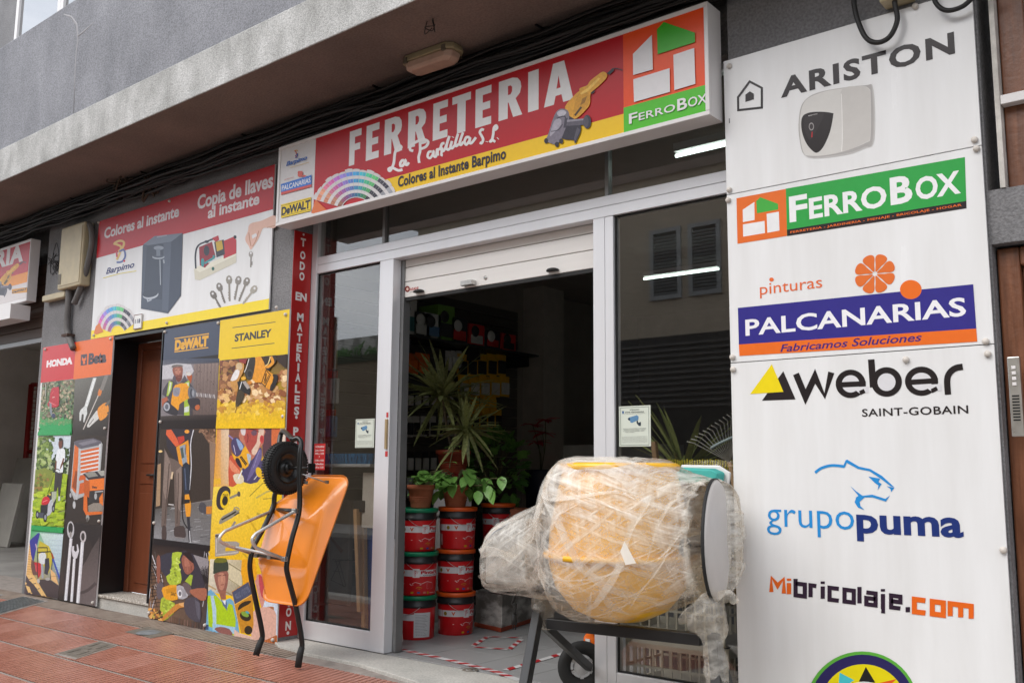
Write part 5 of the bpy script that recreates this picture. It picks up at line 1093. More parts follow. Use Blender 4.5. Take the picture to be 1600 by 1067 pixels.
p.poly([(413, 335), (440, 330), (440, 375), (530, 375), (548, 385), (545, 440), (520, 450), (413, 460)], '#9a938c'); p.poly([(470, 410), (525, 400), (530, 425), (470, 430)], '#d8b01c'); p.ell(425, 345, 12, 8, '#5c5650'); p.line([(505, 300), (525, 265)], 12, '#8a8480'); p.line([(418, 450), (540, 435)], 5, '#c4beb6'); p.line([(420, 440), (420, 360)], 4, '#c8c2bc')
p.build('hand_tool_picture', t)
p.z(230, 840, 6.67); p.clip((656, 205), (1360, 230), (1340, 1130), (610, 962))
p.grad([(655, 220), (985, 230), (1000, 620), (630, 560)], ['#dcd4bc', '#b8ac8c', '#8c8468', '#c8c0b0'], 5); p.poly([(850, 250), (985, 330), (985, 520), (840, 430)], '#c9bfa0'); p.line([(850, 265), (985, 350)], 12, '#8a8060'); p.line([(840, 420), (990, 520)], 7, '#8c8464'); p.line([(640, 495), (720, 540)], 16, '#b09468'); p.line([(820, 560), (900, 610)], 12, '#8a7850')
p.poly([(985, 240), (1095, 160), (1134, 300), (1134, 440), (1000, 470)], '#e0a01c', 2)
p.poly([(690, 340), (695, 250), (730, 205), (800, 200), (835, 240), (848, 300), (830, 350), (700, 375)], '#3a4236', 3); p.poly([(695, 250), (730, 205), (800, 200), (835, 240), (780, 260)], '#6b6c28', 3)
p.poly([(710, 370), (835, 345), (845, 430), (820, 560), (780, 590), (740, 560), (700, 420)], '#8c5c50', 2); p.poly([(740, 380), (800, 370), (815, 450), (790, 540), (750, 520)], '#b07c68', 3); p.line([(735, 395), (770, 390)], 8, '#5c342c'); p.line([(790, 388), (825, 384)], 8, '#5c342c'); p.line([(765, 490), (800, 486)], 7, '#7c3c34'); p.poly([(772, 400), (786, 398), (795, 455), (768, 458)], '#bc8870'); p.poly([(745, 550), (820, 550), (820, 640), (770, 640)], '#93604e')
p.poly([(630, 560), (700, 570), (780, 660), (830, 640), (900, 660), (960, 980), (920, 1030), (610, 960)], '#6fa4c4', 2); p.poly([(625, 600), (720, 600), (790, 680), (830, 740), (850, 680), (890, 700), (925, 860), (920, 930), (905, 1025), (640, 920)], '#a6c41c'); p.poly([(660, 600), (690, 600), (720, 740), (720, 890), (690, 970), (680, 760)], '#a9c4d8'); p.poly([(680, 890), (920, 930), (915, 1000), (680, 960)], '#9cc0d8'); p.poly([(770, 640), (830, 660), (835, 760), (790, 700)], '#5a6c88'); p.poly([(780, 650), (820, 650), (815, 700)], '#d4dce4'); p.poly([(700, 950), (760, 925), (860, 950), (890, 1020), (800, 1010)], '#8c5a54', 2); p.poly([(612, 900), (640, 905), (640, 955), (612, 955)], '#3c5078')
p.poly([(910, 950), (960, 990), (1140, 1040), (1135, 1075), (900, 1030)], '#d8b4a4'); p.poly([(1080, 800), (1200, 720), (1330, 760), (1370, 1000), (1100, 1060)], '#d4a898', 2)
p.poly([(880, 560), (1050, 455), (1080, 470), (1100, 600), (1110, 900), (1090, 990), (980, 990), (950, 860), (910, 700)], '#c08424', 0); p.poly([(885, 565), (1055, 458), (1095, 580), (915, 690)], '#4a5068'); p.poly([(910, 590), (1050, 500), (1075, 560), (930, 640)], '#60667c'); p.text('STANLEY', (930, 612), (1060, 540), '#4a5068', .04); p.line([(915, 695), (1095, 590)], 7, '#e4b850'); p.line([(890, 600), (955, 900)], 6, '#d8b060')
p.poly([(945, 755), (960, 700), (1020, 660), (1085, 655), (1060, 690), (1000, 720)], '#33291c', 2); p.ell(1025, 815, 62, 48, '#33291c', .5); p.ell(1020, 795, 44, 24, '#7fa03c', .5); p.ell(1045, 775, 22, 12, '#4aa0b0', .5); p.ell(1055, 960, 42, 46, '#33291c')
p.build('workman_picture', t)
p.z(220, 740, 3.557); p.clip((630, 500), (764, 510), (757, 958), (600, 925))
p.poly([(640, 560), (762, 570), (762, 730), (700, 780), (670, 740), (640, 620)], '#c88c80', 2); p.poly([(690, 700), (730, 640), (762, 700), (762, 900), (675, 880), (672, 790)], '#c8d4e4', 2); p.poly([(655, 560), (690, 600), (700, 680), (670, 680)], '#b84850', 3); p.poly([(690, 745), (740, 740), (725, 790), (700, 795)], '#a8704c', 3)
p.poly([(678, 860), (762, 900), (755, 957), (690, 940)], '#b4693c')
for i in range(6): p.line([(690+i*12, 880+i*5), (686+i*12, 945)], 3, '#94502c')
p.build('painter_picture', t)
screws(t, [(258.5, 518.5), (342, 505), (447, 491.5), (251.5, 659), (443, 650.5), (321, 976), (241.5, 816.5), (427, 999), (233.5, 957)], YP-.001, .013)
# ================================================================ shop front
sf = thing('storefront', (-3.8, F0, .01), 'white aluminium shop front with glass side windows either side of the open doorway', 'shop front')
LX0, LX1, OX0, OX1, RX1 = -5.553, -4.80, -4.664, -3.004, -2.052
ZB, ZT0, ZT1, ZTOP = .014, 2.638, 2.762, 3.355
def fbox(n, a, b, c_, d, y0=F0, y1=F0+.075, mt_=alu, bev=.003): m = M(); m.box(a, b, y0, y1, c_, d); return m.build(n, mt_, sf, bevel=bev)
fbox('frame_post', LX0, -5.492, ZB, ZTOP); fbox('frame_post', LX1, OX0, ZB, ZT0-.001); fbox('frame_post', OX1, -2.925, ZB, ZT0-.001); fbox('frame_post', -2.924, -2.868, ZB, ZT0-.001, F0+.002); fbox('frame_post', -2.115, RX1, ZB, ZTOP)
fbox('frame_rail', -5.491, LX1-.001, ZB, .139, F0+.004); fbox('frame_rail', -2.867, -2.116, ZB, .139, F0+.004)
fbox('transom', -5.491, -2.116, ZT0, ZT1-.062, F0, F0+.08); fbox('transom', -5.491, -2.116, ZT1-.0605, ZT1, F0+.002, F0+.08)
fbox('frame_rail', -5.491, -2.116, ZTOP-.04, ZTOP, F0+.002)
for px in (598, 946.5): x = PY(px, 350, F0).x; fbox('mullion', x-.012, x+.012, ZT1+.001, ZTOP-.041, F0+.01, F0+.05, alu_dark, .001)
def pane(a, b, c_, d): m = M(); m.box(a, b, F0+.03, F0+.034, c_, d); m.build('glass_pane', glass, sf)
pane(-5.491, LX1-.001, .14, ZT0-.001); pane(-2.867, -2.116, .14, ZT0-.001); pane(-5.491, -2.116, ZT1+.001, ZTOP-.041)
m = M(); 
for (a, b, c_, d) in [(-5.491, LX1-.001, .14, ZT0-.001), (-2.867, -2.116, .14, ZT0-.001)]:
    m = M()
    for q_ in [(a, a+.008, c_, d), (b-.008, b, c_, d), (a+.0085, b-.0085, c_, c_+.008), (a+.0085, b-.0085, d-.008, d)]: m.box(q_[0], q_[1], F0+.018, F0+.0295, q_[2], q_[3])
    m.build('glazing_gasket', rubber, sf)
m.build('glazing_gasket', rubber, sf) if 0 else None
# door handle plate on the left post
h0, h1 = PY(597, 655, F0), PY(597, 706, F0)
m = M(); m.box(-4.695, -4.675, F0-.014, F0-.0005, h1.z+.02, h0.z); m.build('lock_plate', mat('brass_plate', (.45, .33, .18), .35, metal=.4), sf, bevel=.002)
m = M(); m.box(-4.695, -4.672, F0-.003, F0-.0005, h1.z-.03, h1.z+.005); m.box(-4.693, -4.676, F0-.003, F0-.0005, h0.z+.012, h0.z+.045); m.build('sticker', mat('red_sticker', (.5, .03, .03), .4), sf)
# roller shutter
rs = thing('roller_shutter', (-3.8, F0+.08, 2.35), 'cream slatted roller shutter almost fully raised over the shop doorway', 'roller shutter')
YR = F0+.085
for x in (OX0, OX1-.03): m = M(); m.box(x+.0005, x+.03, F0+.0755, F0+.14, ZB, ZT0-.001); m.build('guide', alu_dark, rs, bevel=.002)
zz = [PY(617.5, y, YR).z for y in (468, 443.6, 421.6, 398.5, 380)]; zz[-1] = ZT0-.002
for k in range(4):
    m = M(); m.box(OX0+.031, OX1-.031, YR, YR+.016, zz[k]+.003, zz[k+1]-.0015); m.build('slat', shutter_m, rs, bevel=.003)
m = M(); m.box(OX0+.031, OX1-.031, YR+.003, YR+.03, zz[0]-.022, zz[0]+.0025); m.build('bottom_rail', rubber, rs, bevel=.002)
for x, y in ((655, 456), (864, 423)):
    q = PY(x, y, YR-.01); m = M(); pr = [(0, .016), (.02, .015), (.036, .009), (.042, 0), (.042, -.004), (0, -.004)]
    m.lathe([(r, z) for r, z in pr], q, 16); o = m.build('stop', black_cable, rs)
q = PY(732, 443, YR-.02); m = M(); m.box(q.x-.05, q.x+.05, YR-.045, YR-.0005, q.z-.014, q.z+.018); m.build('lock_bolt', steel, rs, bevel=.003)
q = PY(759, 434, YR); m = M(); m.lathe([(0, .006), (.012, .006), (.013, 0)], Vector((q.x, YR-.0005, q.z)), 12, Matrix.Rotation(PI/2, 3, 'X')); m.build('keyhole', steel, rs)
p = Print('Y', YR-.001).z(600, 340, 4.103); p.ell(150, 458, 16, 20, '#7a2c2c'); p.text('PERSIANAS', (140, 475), (220, 442), '#b04038', .02, T=(165, 438)) if False else p.text('ASANI', (165, 470), (220, 442), '#b04038', .03)
p.ell(150, 458, 8, 10, '#d8b8a8'); p.line([(165, 480), (215, 470)], 3, '#8c8480'); p.build('maker_sticker', rs)
# camera notices
def cctv(px0, py0, px1, py1, lb):
    Yc = F0+.027
    a, b = PY(px0, py0, Yc), PY(px1, py1, Yc)
    t = thing('camera_notice', (a.x, Yc, b.z), lb, 'notice')
    m = M(); m.box(a.x, b.x, Yc, Yc+.002, b.z, a.z); m.build('sheet', mat('notice_paper', (.62, .66, .58), .4, var=.03), t)
    p = Print('Y', Yc-.0006); W_, H_ = b.x-a.x, a.z-b.z
    X = lambda u: a.x+W_*u; Z = lambda v: a.z-H_*v
    def rc(u0, v0, u1, v1, c): p.raw([(X(u0), Z(v1)), (X(u1), Z(v1)), (X(u1), Z(v0)), (X(u0), Z(v0))], [(0, 1, 2, 3)], c)
    for q_ in [(.05, .03, .95, .04), (.05, .96, .95, .97), (.05, .04, .06, .96), (.94, .04, .95, .96)]: rc(*q_, '#5c6660')
    def tx(s_, u0, u1, v, h, c='#2c3436', wt_=.02):
        p.cuts.append((len(p.v), len(p.f))); vs, fs, (x0, y0, x1, y1) = glyphs(s_, wt_); p.raw([(X(u0+(x-x0)/(x1-x0)*(u1-u0)), Z(v)+(yy-y0)/(y1-y0)*H_*h) for x, yy in vs], fs, c)
    tx('ATENCION', .35, .65, .11, .03); tx('ZONA VIDEOVIGILADA', .2, .8, .17, .035); tx('LEY ORGANICA DE PROTECCION DE DATOS', .18, .82, .2, .016, wt_=0)
    def pl(pts, c): p.raw([(X(u), Z(v)) for u, v in pts], geometry.tessellate_polygon([[Vector((u, v, 0)) for u, v in pts]]), c)
    pl([(.1, .12), (.17, .12), (.15, .19), (.12, .19)], '#3a5c8c')
    pl([(.3, .31), (.34, .28), (.58, .23), (.63, .27), (.62, .35), (.42, .42), (.36, .40), (.36, .35)], '#5f86a8'); pl([(.28, .31), (.34, .28), (.37, .36), (.32, .36)], '#2c3c50'); pl([(.56, .38), (.6, .36), (.62, .42), (.7, .4), (.7, .5), (.64, .5), (.57, .44)], '#39424c')
    for i, (u0, u1) in enumerate([(.14, .86), (.16, .84), (.14, .8), (.2, .5)]): tx('SE PODRAN CAPTAR IMAGENES Y DATOS PERSONALES'[:40-i*4], u0, u1, .57+i*.03, .018, wt_=0)
    for i in range(6): tx('RESPONSABLE DEL FICHERO ANTE QUIEN EJERCER DERECHOS'[i:], .1, .9, .77+i*.028, .014, wt_=-.0)
    p.build('lettering', t)
cctv(556, 655, 584, 699, 'small video-surveillance notice stuck low in the narrower shop window')
cctv(967, 635, 1017, 697, 'larger video-surveillance notice stuck inside the window above the mixer')
a, b = PY(491.5, 693, F0+.028), PY(507.5, 734, F0+.028)
t = thing('opening_hours', (a.x, F0+.028, b.z), 'small red opening-hours sticker on the glass beside the wheelbarrow', 'sticker')
m = M(); m.box(a.x, b.x, F0+.026, F0+.0275, b.z, a.z); m.build('sheet', MATS['red_sticker'], t)
p = Print('Y', F0+.0255)
for i, s_ in enumerate(['HORARIO', 'Lunes a Viernes', '8:00 a 13:30', 'y', '15:30 a 19:00', 'Sabados', '8:30 a 13:30']):
    p.cuts.append((len(p.v), len(p.f))); vs, fs, (x0, y0, x1, y1) = glyphs(s_, .02); ww = (b.x-a.x)*(.1 if s_ == 'y' else .78); cx_ = (a.x+b.x)/2; h_ = (a.z-b.z)*.075; zc_ = a.z-(a.z-b.z)*(.12+.13*i)
    p.raw([(cx_-ww/2+(x-x0)/(x1-x0)*ww, zc_-h_/2+(yy-y0)/(y1-y0)*h_) for x, yy in vs], fs, '#e8dcd8')
p.build('lettering', t)
# ================================================================ wheelbarrow
orange = mat('orange_powder_coat', (.80, .235, .012), .3, var=.05, coat=.5)
bt = mat('black_tube_paint', (.012, .012, .012), .3, var=.1)
wb = thing('wheelbarrow', (-5.1, -.33, -.02), 'orange wheelbarrow stood on end on its black handles against the shop window', 'wheelbarrow')
zf = lambda x, y: (320+x/2.669, 660+y/2.669)
XN, XF = -4.84, -5.30
def nearp(x, y, X=XN): return PX(*zf(x, y), X)
nt_ = [nearp(*a) for a in [(388, 1020), (398, 960), (405, 935), (402, 890), (378, 760), (347, 640), (342, 590), (362, 490), (394, 365), (394, 230)]]
# wheel centre and frame tops
WC = PX(446, 731, (XN+XF)/2-.02)
top = [nearp(394, 200), nearp(398, 130), nearp(402, 85, XN-.01), nearp(388, 66, XN-.04), nearp(368, 72, XN-.07)]
near = spline(nt_+top, 6)
off = Vector((XF-XN, 0, 0))
ft = [PX(*zf(x, y), XF) for x, y in [(213, 970), (226, 930), (240, 897), (235, 850), (212, 740), (192, 640), (189, 580), (205, 515), (245, 440), (285, 350), (292, 300)]]
far = spline(ft+[ft[-1]+Vector((.03, .02, .12)), WC+Vector((-.08, .0, .1)), WC+Vector((-.09, .03, .24)), top[-1]], 6)
m = M(); m.tube(near, .0165, 12); m.tube(far, .0165, 12)
# cross bars between the tubes
def onn(x, y): return PX(*zf(x, y), XN)
def onf(x, y): return PX(*zf(x, y), XF)
c1n, c1f = onn(382, 368), onf(300, 362); c2n, c2f = onn(338, 568), onf(222, 552)
m.tube([c1n, c1f], .013, 8); m.tube([c2n, c2f], .013, 8); m.build('frame', bt, wb)
m = M()
m.tube([nt_[0], nt_[1], nt_[2]], [.021, .021, .0185], 12); m.build('grip', rubber, wb); m = M(); m.tube([ft[0], ft[1], ft[2]], [.021, .021, .0185], 12); m.build('grip', rubber, wb)
# legs (bright bent tube)
m = M()
LN = [c1n+Vector((0, -.01, 0)), PX(*zf(215, 462), XN-.05), PX(*zf(200, 480), XN-.05), PX(*zf(200, 500), XN-.05), PX(*zf(215, 522), XN-.05), c2n+Vector((0, -.01, 0))]
LF = [c1f+Vector((0, -.01, 0)), PX(*zf(85, 452), XF+.0), PX(*zf(64, 475), XF), PX(*zf(66, 495), XF), PX(*zf(95, 512), XF), c2f+Vector((0, -.01, 0))]
for Lp in (LN, LF): m.tube([Lp[0]]+spline(Lp[1:5], 4)+[Lp[5]], .0105, 10)
br = [PX(*zf(130, 520), XF+.01), PX(*zf(265, 548), (XN+XF)/2), c2n]; m.tube(br, .009, 8); m.build('leg', mat('zinc_tube', (.66, .64, .62), .35, metal=.5, var=.1), wb)
m = M()
for q in (c1n, c1f, c2n, c2f, (c2n+c2f)/2): m.obox(q+Vector((0, -.012, 0)), (.035, .028, .03))
m.build('bracket', steel, wb, bevel=.004)
# wheel
ax = Vector((1, .06, 0)).normalized(); u_ = Vector((0, 0, 1)); v_ = ax.cross(u_)
A3 = Matrix((u_, v_, ax)).transposed()
m = M(); RW, RT = .128, .045
prof = [(RW+RT*math.cos(t)*(.95 if abs(math.sin(t)) < .5 else 1), RT*.9*math.sin(t)) for t in [i*2*PI/16 for i in range(17)]]
m.lathe(prof, WC, 48, A3); ty = m.build('tyre', rubber, wb)
m = M()
for i in range(60):
    a = 2*PI*i/60
    for s in (-1, 1):
        c = WC+A3 @ Vector(((RW+RT*.93)*math.cos(a+s*.02), (RW+RT*.93)*math.sin(a+s*.02), s*.017))
        r3 = A3 @ Matrix.Rotation(a, 3, 'Z'); m.obox(c, (.007, .009, .026), r3)
        c = WC+A3 @ Vector(((RW+RT*.66)*math.cos(a), (RW+RT*.66)*math.sin(a), s*.0345)); m.obox(c, (.014, .006, .008), r3)
tr_ = m.build('tread_block', rubber, ty)
m = M(); m.lathe([(.095, -.03), (.1, -.034), (.088, -.026), (.07, -.012), (.04, -.008), (.034, -.034), (.03, -.045), (.018, -.047), (.0, -.047)], WC, 32, A3)
m.lathe([(.095, .03), (.1, .034), (.088, .026), (.07, .012), (.04, .008), (.034, .034), (.03, .045), (.018, .047), (.0, .047)], WC, 32, A3)
m.build('rim', bt, wb); m = M(); m.tube([WC-ax*.11, WC+Vector((XN, 0, 0))*0+ax*(XN-WC.x)], .009, 10); m.obox(WC+ax*(XN-WC.x)+Vector((0, 0, .0)), (.012, .05, .06)); m.build('axle', bt, wb)
# tray: loft of rounded rectangles, pressed sheet with a rolled rim
def trp(x, y, X): return PX(*zf(x, y), X)
bot = [onf(300, 345)+Vector((0, .035, .0)), onn(440, 335)+Vector((.0, .035, 0)), onn(372, 600)+Vector((.0, .04, 0)), onf(225, 590)+Vector((0, .04, 0))]   # tl tr br bl (flat floor)
RN = XN+.09; RF = PY(*zf(240, 745), trp(418, 760, RN).y).x
rim = [trp(606, 232, RN), trp(418, 760, RN)]
rt, rb = rim; rtl = Vector((RF, rt.y, rt.z)); rbl = Vector((RF, rb.y, rb.z))
yt_, zt_q = (bot[0].y+bot[1].y)/2, (bot[0].z+bot[1].z)/2; yb_q, zb_q = (bot[2].y+bot[3].y)/2, (bot[2].z+bot[3].z)/2
for q in bot[:2]: q.y, q.z = yt_, zt_q
for q in bot[2:]: q.y, q.z = yb_q, zb_q
fl_ = [Vector((XF-.035, bot[0].y, bot[0].z)), Vector((XN+.035, bot[1].y, bot[1].z)), Vector((XN+.035, bot[2].y, bot[2].z)), Vector((XF-.035, bot[3].y, bot[3].z))]
rimq = [rtl, rt, rb, rbl]
def rrect(q, r, n=6):
    out = []
    for i in range(4):
        p0, p, p1 = q[i-1], q[i], q[(i+1) % 4]; a = p+(p0-p).normalized()*r; b = p+(p1-p).normalized()*r
        for k in range(n+1): t = k/n; out.append(a*(1-t)**2+p*2*t*(1-t)+b*t*t)
    return out
levels = []
ctr = sum(fl_, Vector())/4
for s_, r_ in [(0, .03), (.03, .04), (.10, .055), (.35, .085), (.7, .09), (.97, .095), (1.0, .095)]:
    q = [fl_[i]*(1-s_)+rimq[i]*s_ for i in range(4)]
    if s_ == 0: q = [p+(ctr-p)*.045 for p in q]
    if s_ == .03: q = [p+(ctr-p)*.02-Vector((0, -.006, 0)) for p in q]
    levels.append(rrect(q, r_))
nr = (rt-rb).normalized(); out_ = []
rc_ = sum(rimq, Vector())/4
lip = [p+(p-rc_).normalized()*.018 for p in levels[-1]]; nrm_ = (rimq[1]-rimq[0]).cross(rimq[3]-rimq[0]).normalized()
if nrm_.y > 0: nrm_ = -nrm_
lip2 = [p+nrm_*.012 for p in lip]
levels += [lip, lip2]
k = len(levels[0]); vs = [p for L_ in levels for p in L_]; fs = []
for i in range(len(levels)-1):
    for j in range(k): fs.append((i*k+j, i*k+(j+1) % k, (i+1)*k+(j+1) % k, (i+1)*k+j))
vs.append(ctr); fs += [(j, (j+1) % k, len(vs)-1) for j in range(k)]
m = M(); m.add(vs, fs, 0, True); tray = m.build('tray', orange, wb)
sm = tray.modifiers.new('solid', 'SOLIDIFY'); sm.thickness = .0025
m = M()
for x, y in ((512, 248), (425, 250)): q = trp(x, y, XN+.03); m.obox(q+Vector((0, -.006, 0)), (.03, .008, .02))
m.tube([nearp(405, 215), trp(512, 250, XN+.04)+Vector((0, -.012, 0))], .005, 6); m.build('brace', steel, wb)
# ================================================================ wrapped concrete mixer
YM = -.42
mxr = thing('concrete_mixer', (-2.6, YM, 0), 'yellow concrete mixer wrapped in clear stretch film at the shop door', 'concrete mixer')
yellow = mat('mixer_yellow', (.88, .47, .01), .35, var=.08, coat=.3)
film = film_mat()
zm = lambda x, y: (740+x/2.757, 680+y/2.757)
DC = PY(*zm(630, 480), YM); 
def zat(px, py): return PY(*zm(px, py), YM).z
zr_ = zat(600, 125); zfl = zat(600, 520); zbt = zat(600, 790)
Rf = .335
m = M(); c0 = Vector((DC.x, YM, 0))
m.lathe([(.265, zr_-.02), (.285, zr_-.10), (.325, zfl+.14), (Rf, zfl+.02)], c0, 48); 
m.build('drum_cone', yellow, mxr)
m = M(); m.lathe([(Rf, zfl-.005), (Rf-.004, zfl-.04), (.30, zfl-.14), (.22, zbt+.05), (.12, zbt+.005), (0, zbt)], c0, 48); m.build('drum_bowl', yellow, mxr)
m = M(); m.lathe([(Rf, zfl+.022), (Rf+.022, zfl+.02), (Rf+.024, zfl-.003), (Rf, zfl-.005)], c0, 48); m.build('drum_flange', yellow, mxr)
m = M(); m.tube([c0+Vector((.265*math.cos(a), .265*math.sin(a), zr_-.014)) for a in [i*2*PI/48 for i in range(48)]], .021, 8, close=True); m.build('drum_rim', yellow, mxr)
# motor housing on the left
hl = PY(*zm(50, 500), YM-.02); 
m = M(); hz0, hz1, hzt = zat(100, 625), zat(100, 450), zat(240, 340)
hx0, hx1 = PY(*zm(125, 500), YM).x, PY(*zm(300, 500), YM).x
prf = [(hx0, hz0), (hx0, hz1), (hx0+.05, hz1+.05), (hx0+.16, hzt-.03), (hx1, hzt-.01), (hx1, hz0)]
m.prism([(x, YM-.14, z) for x, z in prf], (0, .28, 0)); m.build('motor_housing', mat('housing_grey', (.34, .345, .35), .5), mxr, bevel=.02)
# handwheel plate on the right
pc_ = PY(*zm(1050, 450), YM+.06); th_ = math.radians(12)
pax = Vector((math.cos(th_+PI/2*0), math.sin(th_), 0)); 
pax = Vector((.30, -.954, 0)).normalized() if False else Vector((.965, .262, 0)).normalized()
P3 = Matrix((Vector((0, 0, 1)), pax.cross(Vector((0, 0, 1))), pax)).transposed()
m = M(); m.lathe([(0, .02), (.2, .018), (.25, .012), (.264, 0), (.264, -.012), (.25, -.014)], pc_, 40, P3)
m.build('tilting_plate', mat('plate_white', (.52, .49, .47), .4, var=.06), mxr)
m = M(); m.lathe([(.2645, .002), (.269, 0), (.269, -.012), (.252, -.016)], pc_, 40, P3); m.build('plate_rim', rubber, mxr)
m = M(); m.tube([c0+Vector((.3, 0, zfl+.05)), pc_], .04, 12); m.tube([c0+Vector((-.3, 0, zfl+.05)), Vector((hx1-.05, YM, zfl+.05))], .05, 12); m.build('yoke', bt, mxr)
# stand
legm = mat('dark_painted_steel', (.016, .016, .017), .4, var=.2)
ap = Vector((PY(*zm(285, 800), YM).x, YM, zat(285, 800)))
fl0 = PY(*zm(232, 1060), -.66); ft_ = ap+(fl0-ap)*((ap.z+.06)/(ap.z-fl0.z))
WC2 = Vector((-3.075, .15, .148))
ar = PY(*zm(985, 880), YM+.08)
m = M(); m.bar(ap+Vector((0, 0, .08)), ft_, .045, .045, (1, 0, 0)); m.build('front_leg', legm, mxr, bevel=.004)
m = M(); m.bar(ap, WC2+Vector((.05, 0, 0)), .04, .04, (1, 0, 0)); m.build('rear_leg', legm, mxr, bevel=.004)
m = M(); a_ = PY(*zm(325, 808), YM-.03); b_ = PY(*zm(985, 878), YM-.03); m.bar(a_, b_, .05, .05, (0, 0, 1)); m.build('crossbar', legm, mxr, bevel=.004)
m = M(); rl = PY(*zm(1035, 860), YM-.02); rf = PY(*zm(1060, 1200), YM-.12); m.bar(rl, rl+(rf-rl)*((rl.z+.05)/(rl.z-rf.z)), .045, .045, (1, 0, 0)); m.bar(rl, Vector((rl.x+.2, .1, .03)) if False else rl+Vector((-.02, .35, -.62)), .04, .04, (1, 0, 0)); m.build('rear_leg', legm, mxr, bevel=.004)
m = M(); AW = Vector((.75, -.66, 0)).normalized(); AX = Matrix((Vector((0, 0, 1)), AW.cross(Vector((0, 0, 1))), AW)).transposed()
m.lathe([(.098+.036*math.cos(t), .026*math.sin(t)) for t in [i*2*PI/14 for i in range(15)]], WC2, 36, AX); wh = m.build('wheel', rubber, mxr)
m = M(); m.lathe([(.045, -.012), (.018, -.024), (.0, -.026)], WC2, 24, AX); m.lathe([(.045, .012), (.018, .024), (.0, .026)], WC2, 24, AX)
for i in range(6):
    a = i*PI/3; d_ = AX @ Vector((math.cos(a), math.sin(a), 0)); m.bar(WC2+d_*.02, WC2+d_*.082, .018, .02, AX @ Vector((0, 0, 1)))
m.lathe([(.078, -.018), (.092, -.02), (.092, .02), (.078, .018)], WC2, 30, AX); m.build('hub', mat('grey_plastic_hub', (.5, .5, .51), .5), wh)
# cord with plug
q0, q1 = PY(*zm(180, 685), -.35), PY(*zm(176, 770), -.35)
m = M(); m.tube(spline([q0+Vector((.03, 0, .05)), q0, q0+Vector((-.02, 0, -.05)), q1+Vector((.008, 0, .05)), q1], 5), .006, 8); m.tube([q1, q1+Vector((0, 0, -.05))], [.012, .016], 10)
m.tube([q1+Vector((-.008, 0, -.05)), q1+Vector((-.008, 0, -.075))], .0025, 6); m.tube([q1+Vector((.008, 0, -.05)), q1+Vector((.008, 0, -.075))], .0025, 6); m.build('plug_cord', rubber, mxr)
# film hull
sec = [(44, 440, 650, .15), (44, 430, 655, .16), (45, 425, 656, .16), (50, 400, 662, .165), (75, 370, 664, .17), (110, 345, 668, .19), (160, 325, 672, .2), (210, 300, 680, .21), (270, 262, 684, .22), (300, 210, 690, .25), (330, 150, 700, .28), (370, 118, 712, .30), (420, 99, 735, .34), (500, 95, 772, .365), (600, 94, 792, .38), (700, 95, 788, .38), (760, 99, 770, .37), (820, 112, 752, .355), (870, 142, 742, .335), (930, 165, 728, .30), (990, 174, 716, .285), (1030, 176, 706, .275), (1055, 182, 702, .27), (1100, 205, 700, .255), (1066, 190, 700, .27), (1070, 196, 697, .265), (1071, 200, 694, .26)]
NA = 56; rv = random.Random(5); vs = []; hull = []
for i, (x, t_, b_, hd) in enumerate(sec):
    Yc = YM+.02 if x < 950 else YM+.02+(x-950)/160*.07
    Yq = Yc-.85*hd*max(0, min(1, (520-x)/250)) if x < 520 else Yc+.3*hd*max(0, min(1, (x-800)/200))
    pt_, pb_ = PY(*zm(x, t_), Yc), PY(*zm(x, b_), Yc); xx_ = PY(*zm(x, (t_+b_)/2), Yq).x; cz = (pt_.z+pb_.z)/2; hh = (pt_.z-pb_.z)/2; ring = []
    for j in range(NA):
        a = 2*PI*j/NA; e = .55 if 380 < x < 860 else .7; ca, sa = math.cos(a), math.sin(a)
        yy = math.copysign(abs(ca)**e, ca)*hd; zz_ = math.copysign(abs(sa)**e, sa)*hh
        w_ = 1+.010*math.sin(j*1.7+i*2.3)+.008*math.sin(j*3.1-i)+rv.uniform(-.004, .004)
        ring.append(Vector((xx_, Yc+yy*w_, cz+zz_*(1+(w_-1)*.5))))
    hull.append(ring)
vs = [p for r in hull for p in r]; fs = []
for i in range(len(hull)-1):
    for j in range(NA): fs.append((i*NA+j, i*NA+(j+1) % NA, (i+1)*NA+(j+1) % NA, (i+1)*NA+j))
fs += [tuple(range(NA)), tuple(len(vs)-NA+j for j in range(NA))]
m = M(); m.add(vs, fs, 0, True); fo = m.build('stretch_film', film, mxr, sub=1)
dt = bpy.data.textures.new('crumple', 'CLOUDS'); dt.noise_scale = .085; dm = fo.modifiers.new('crumple', 'DISPLACE'); dm.texture = dt; dm.strength = .017; dm.mid_level = .5
d2 = bpy.data.textures.new('lumps', 'CLOUDS'); d2.noise_scale = .22; dm2 = fo.modifiers.new('lumps', 'DISPLACE'); dm2.texture = d2; dm2.strength = .05; dm2.mid_level = .45
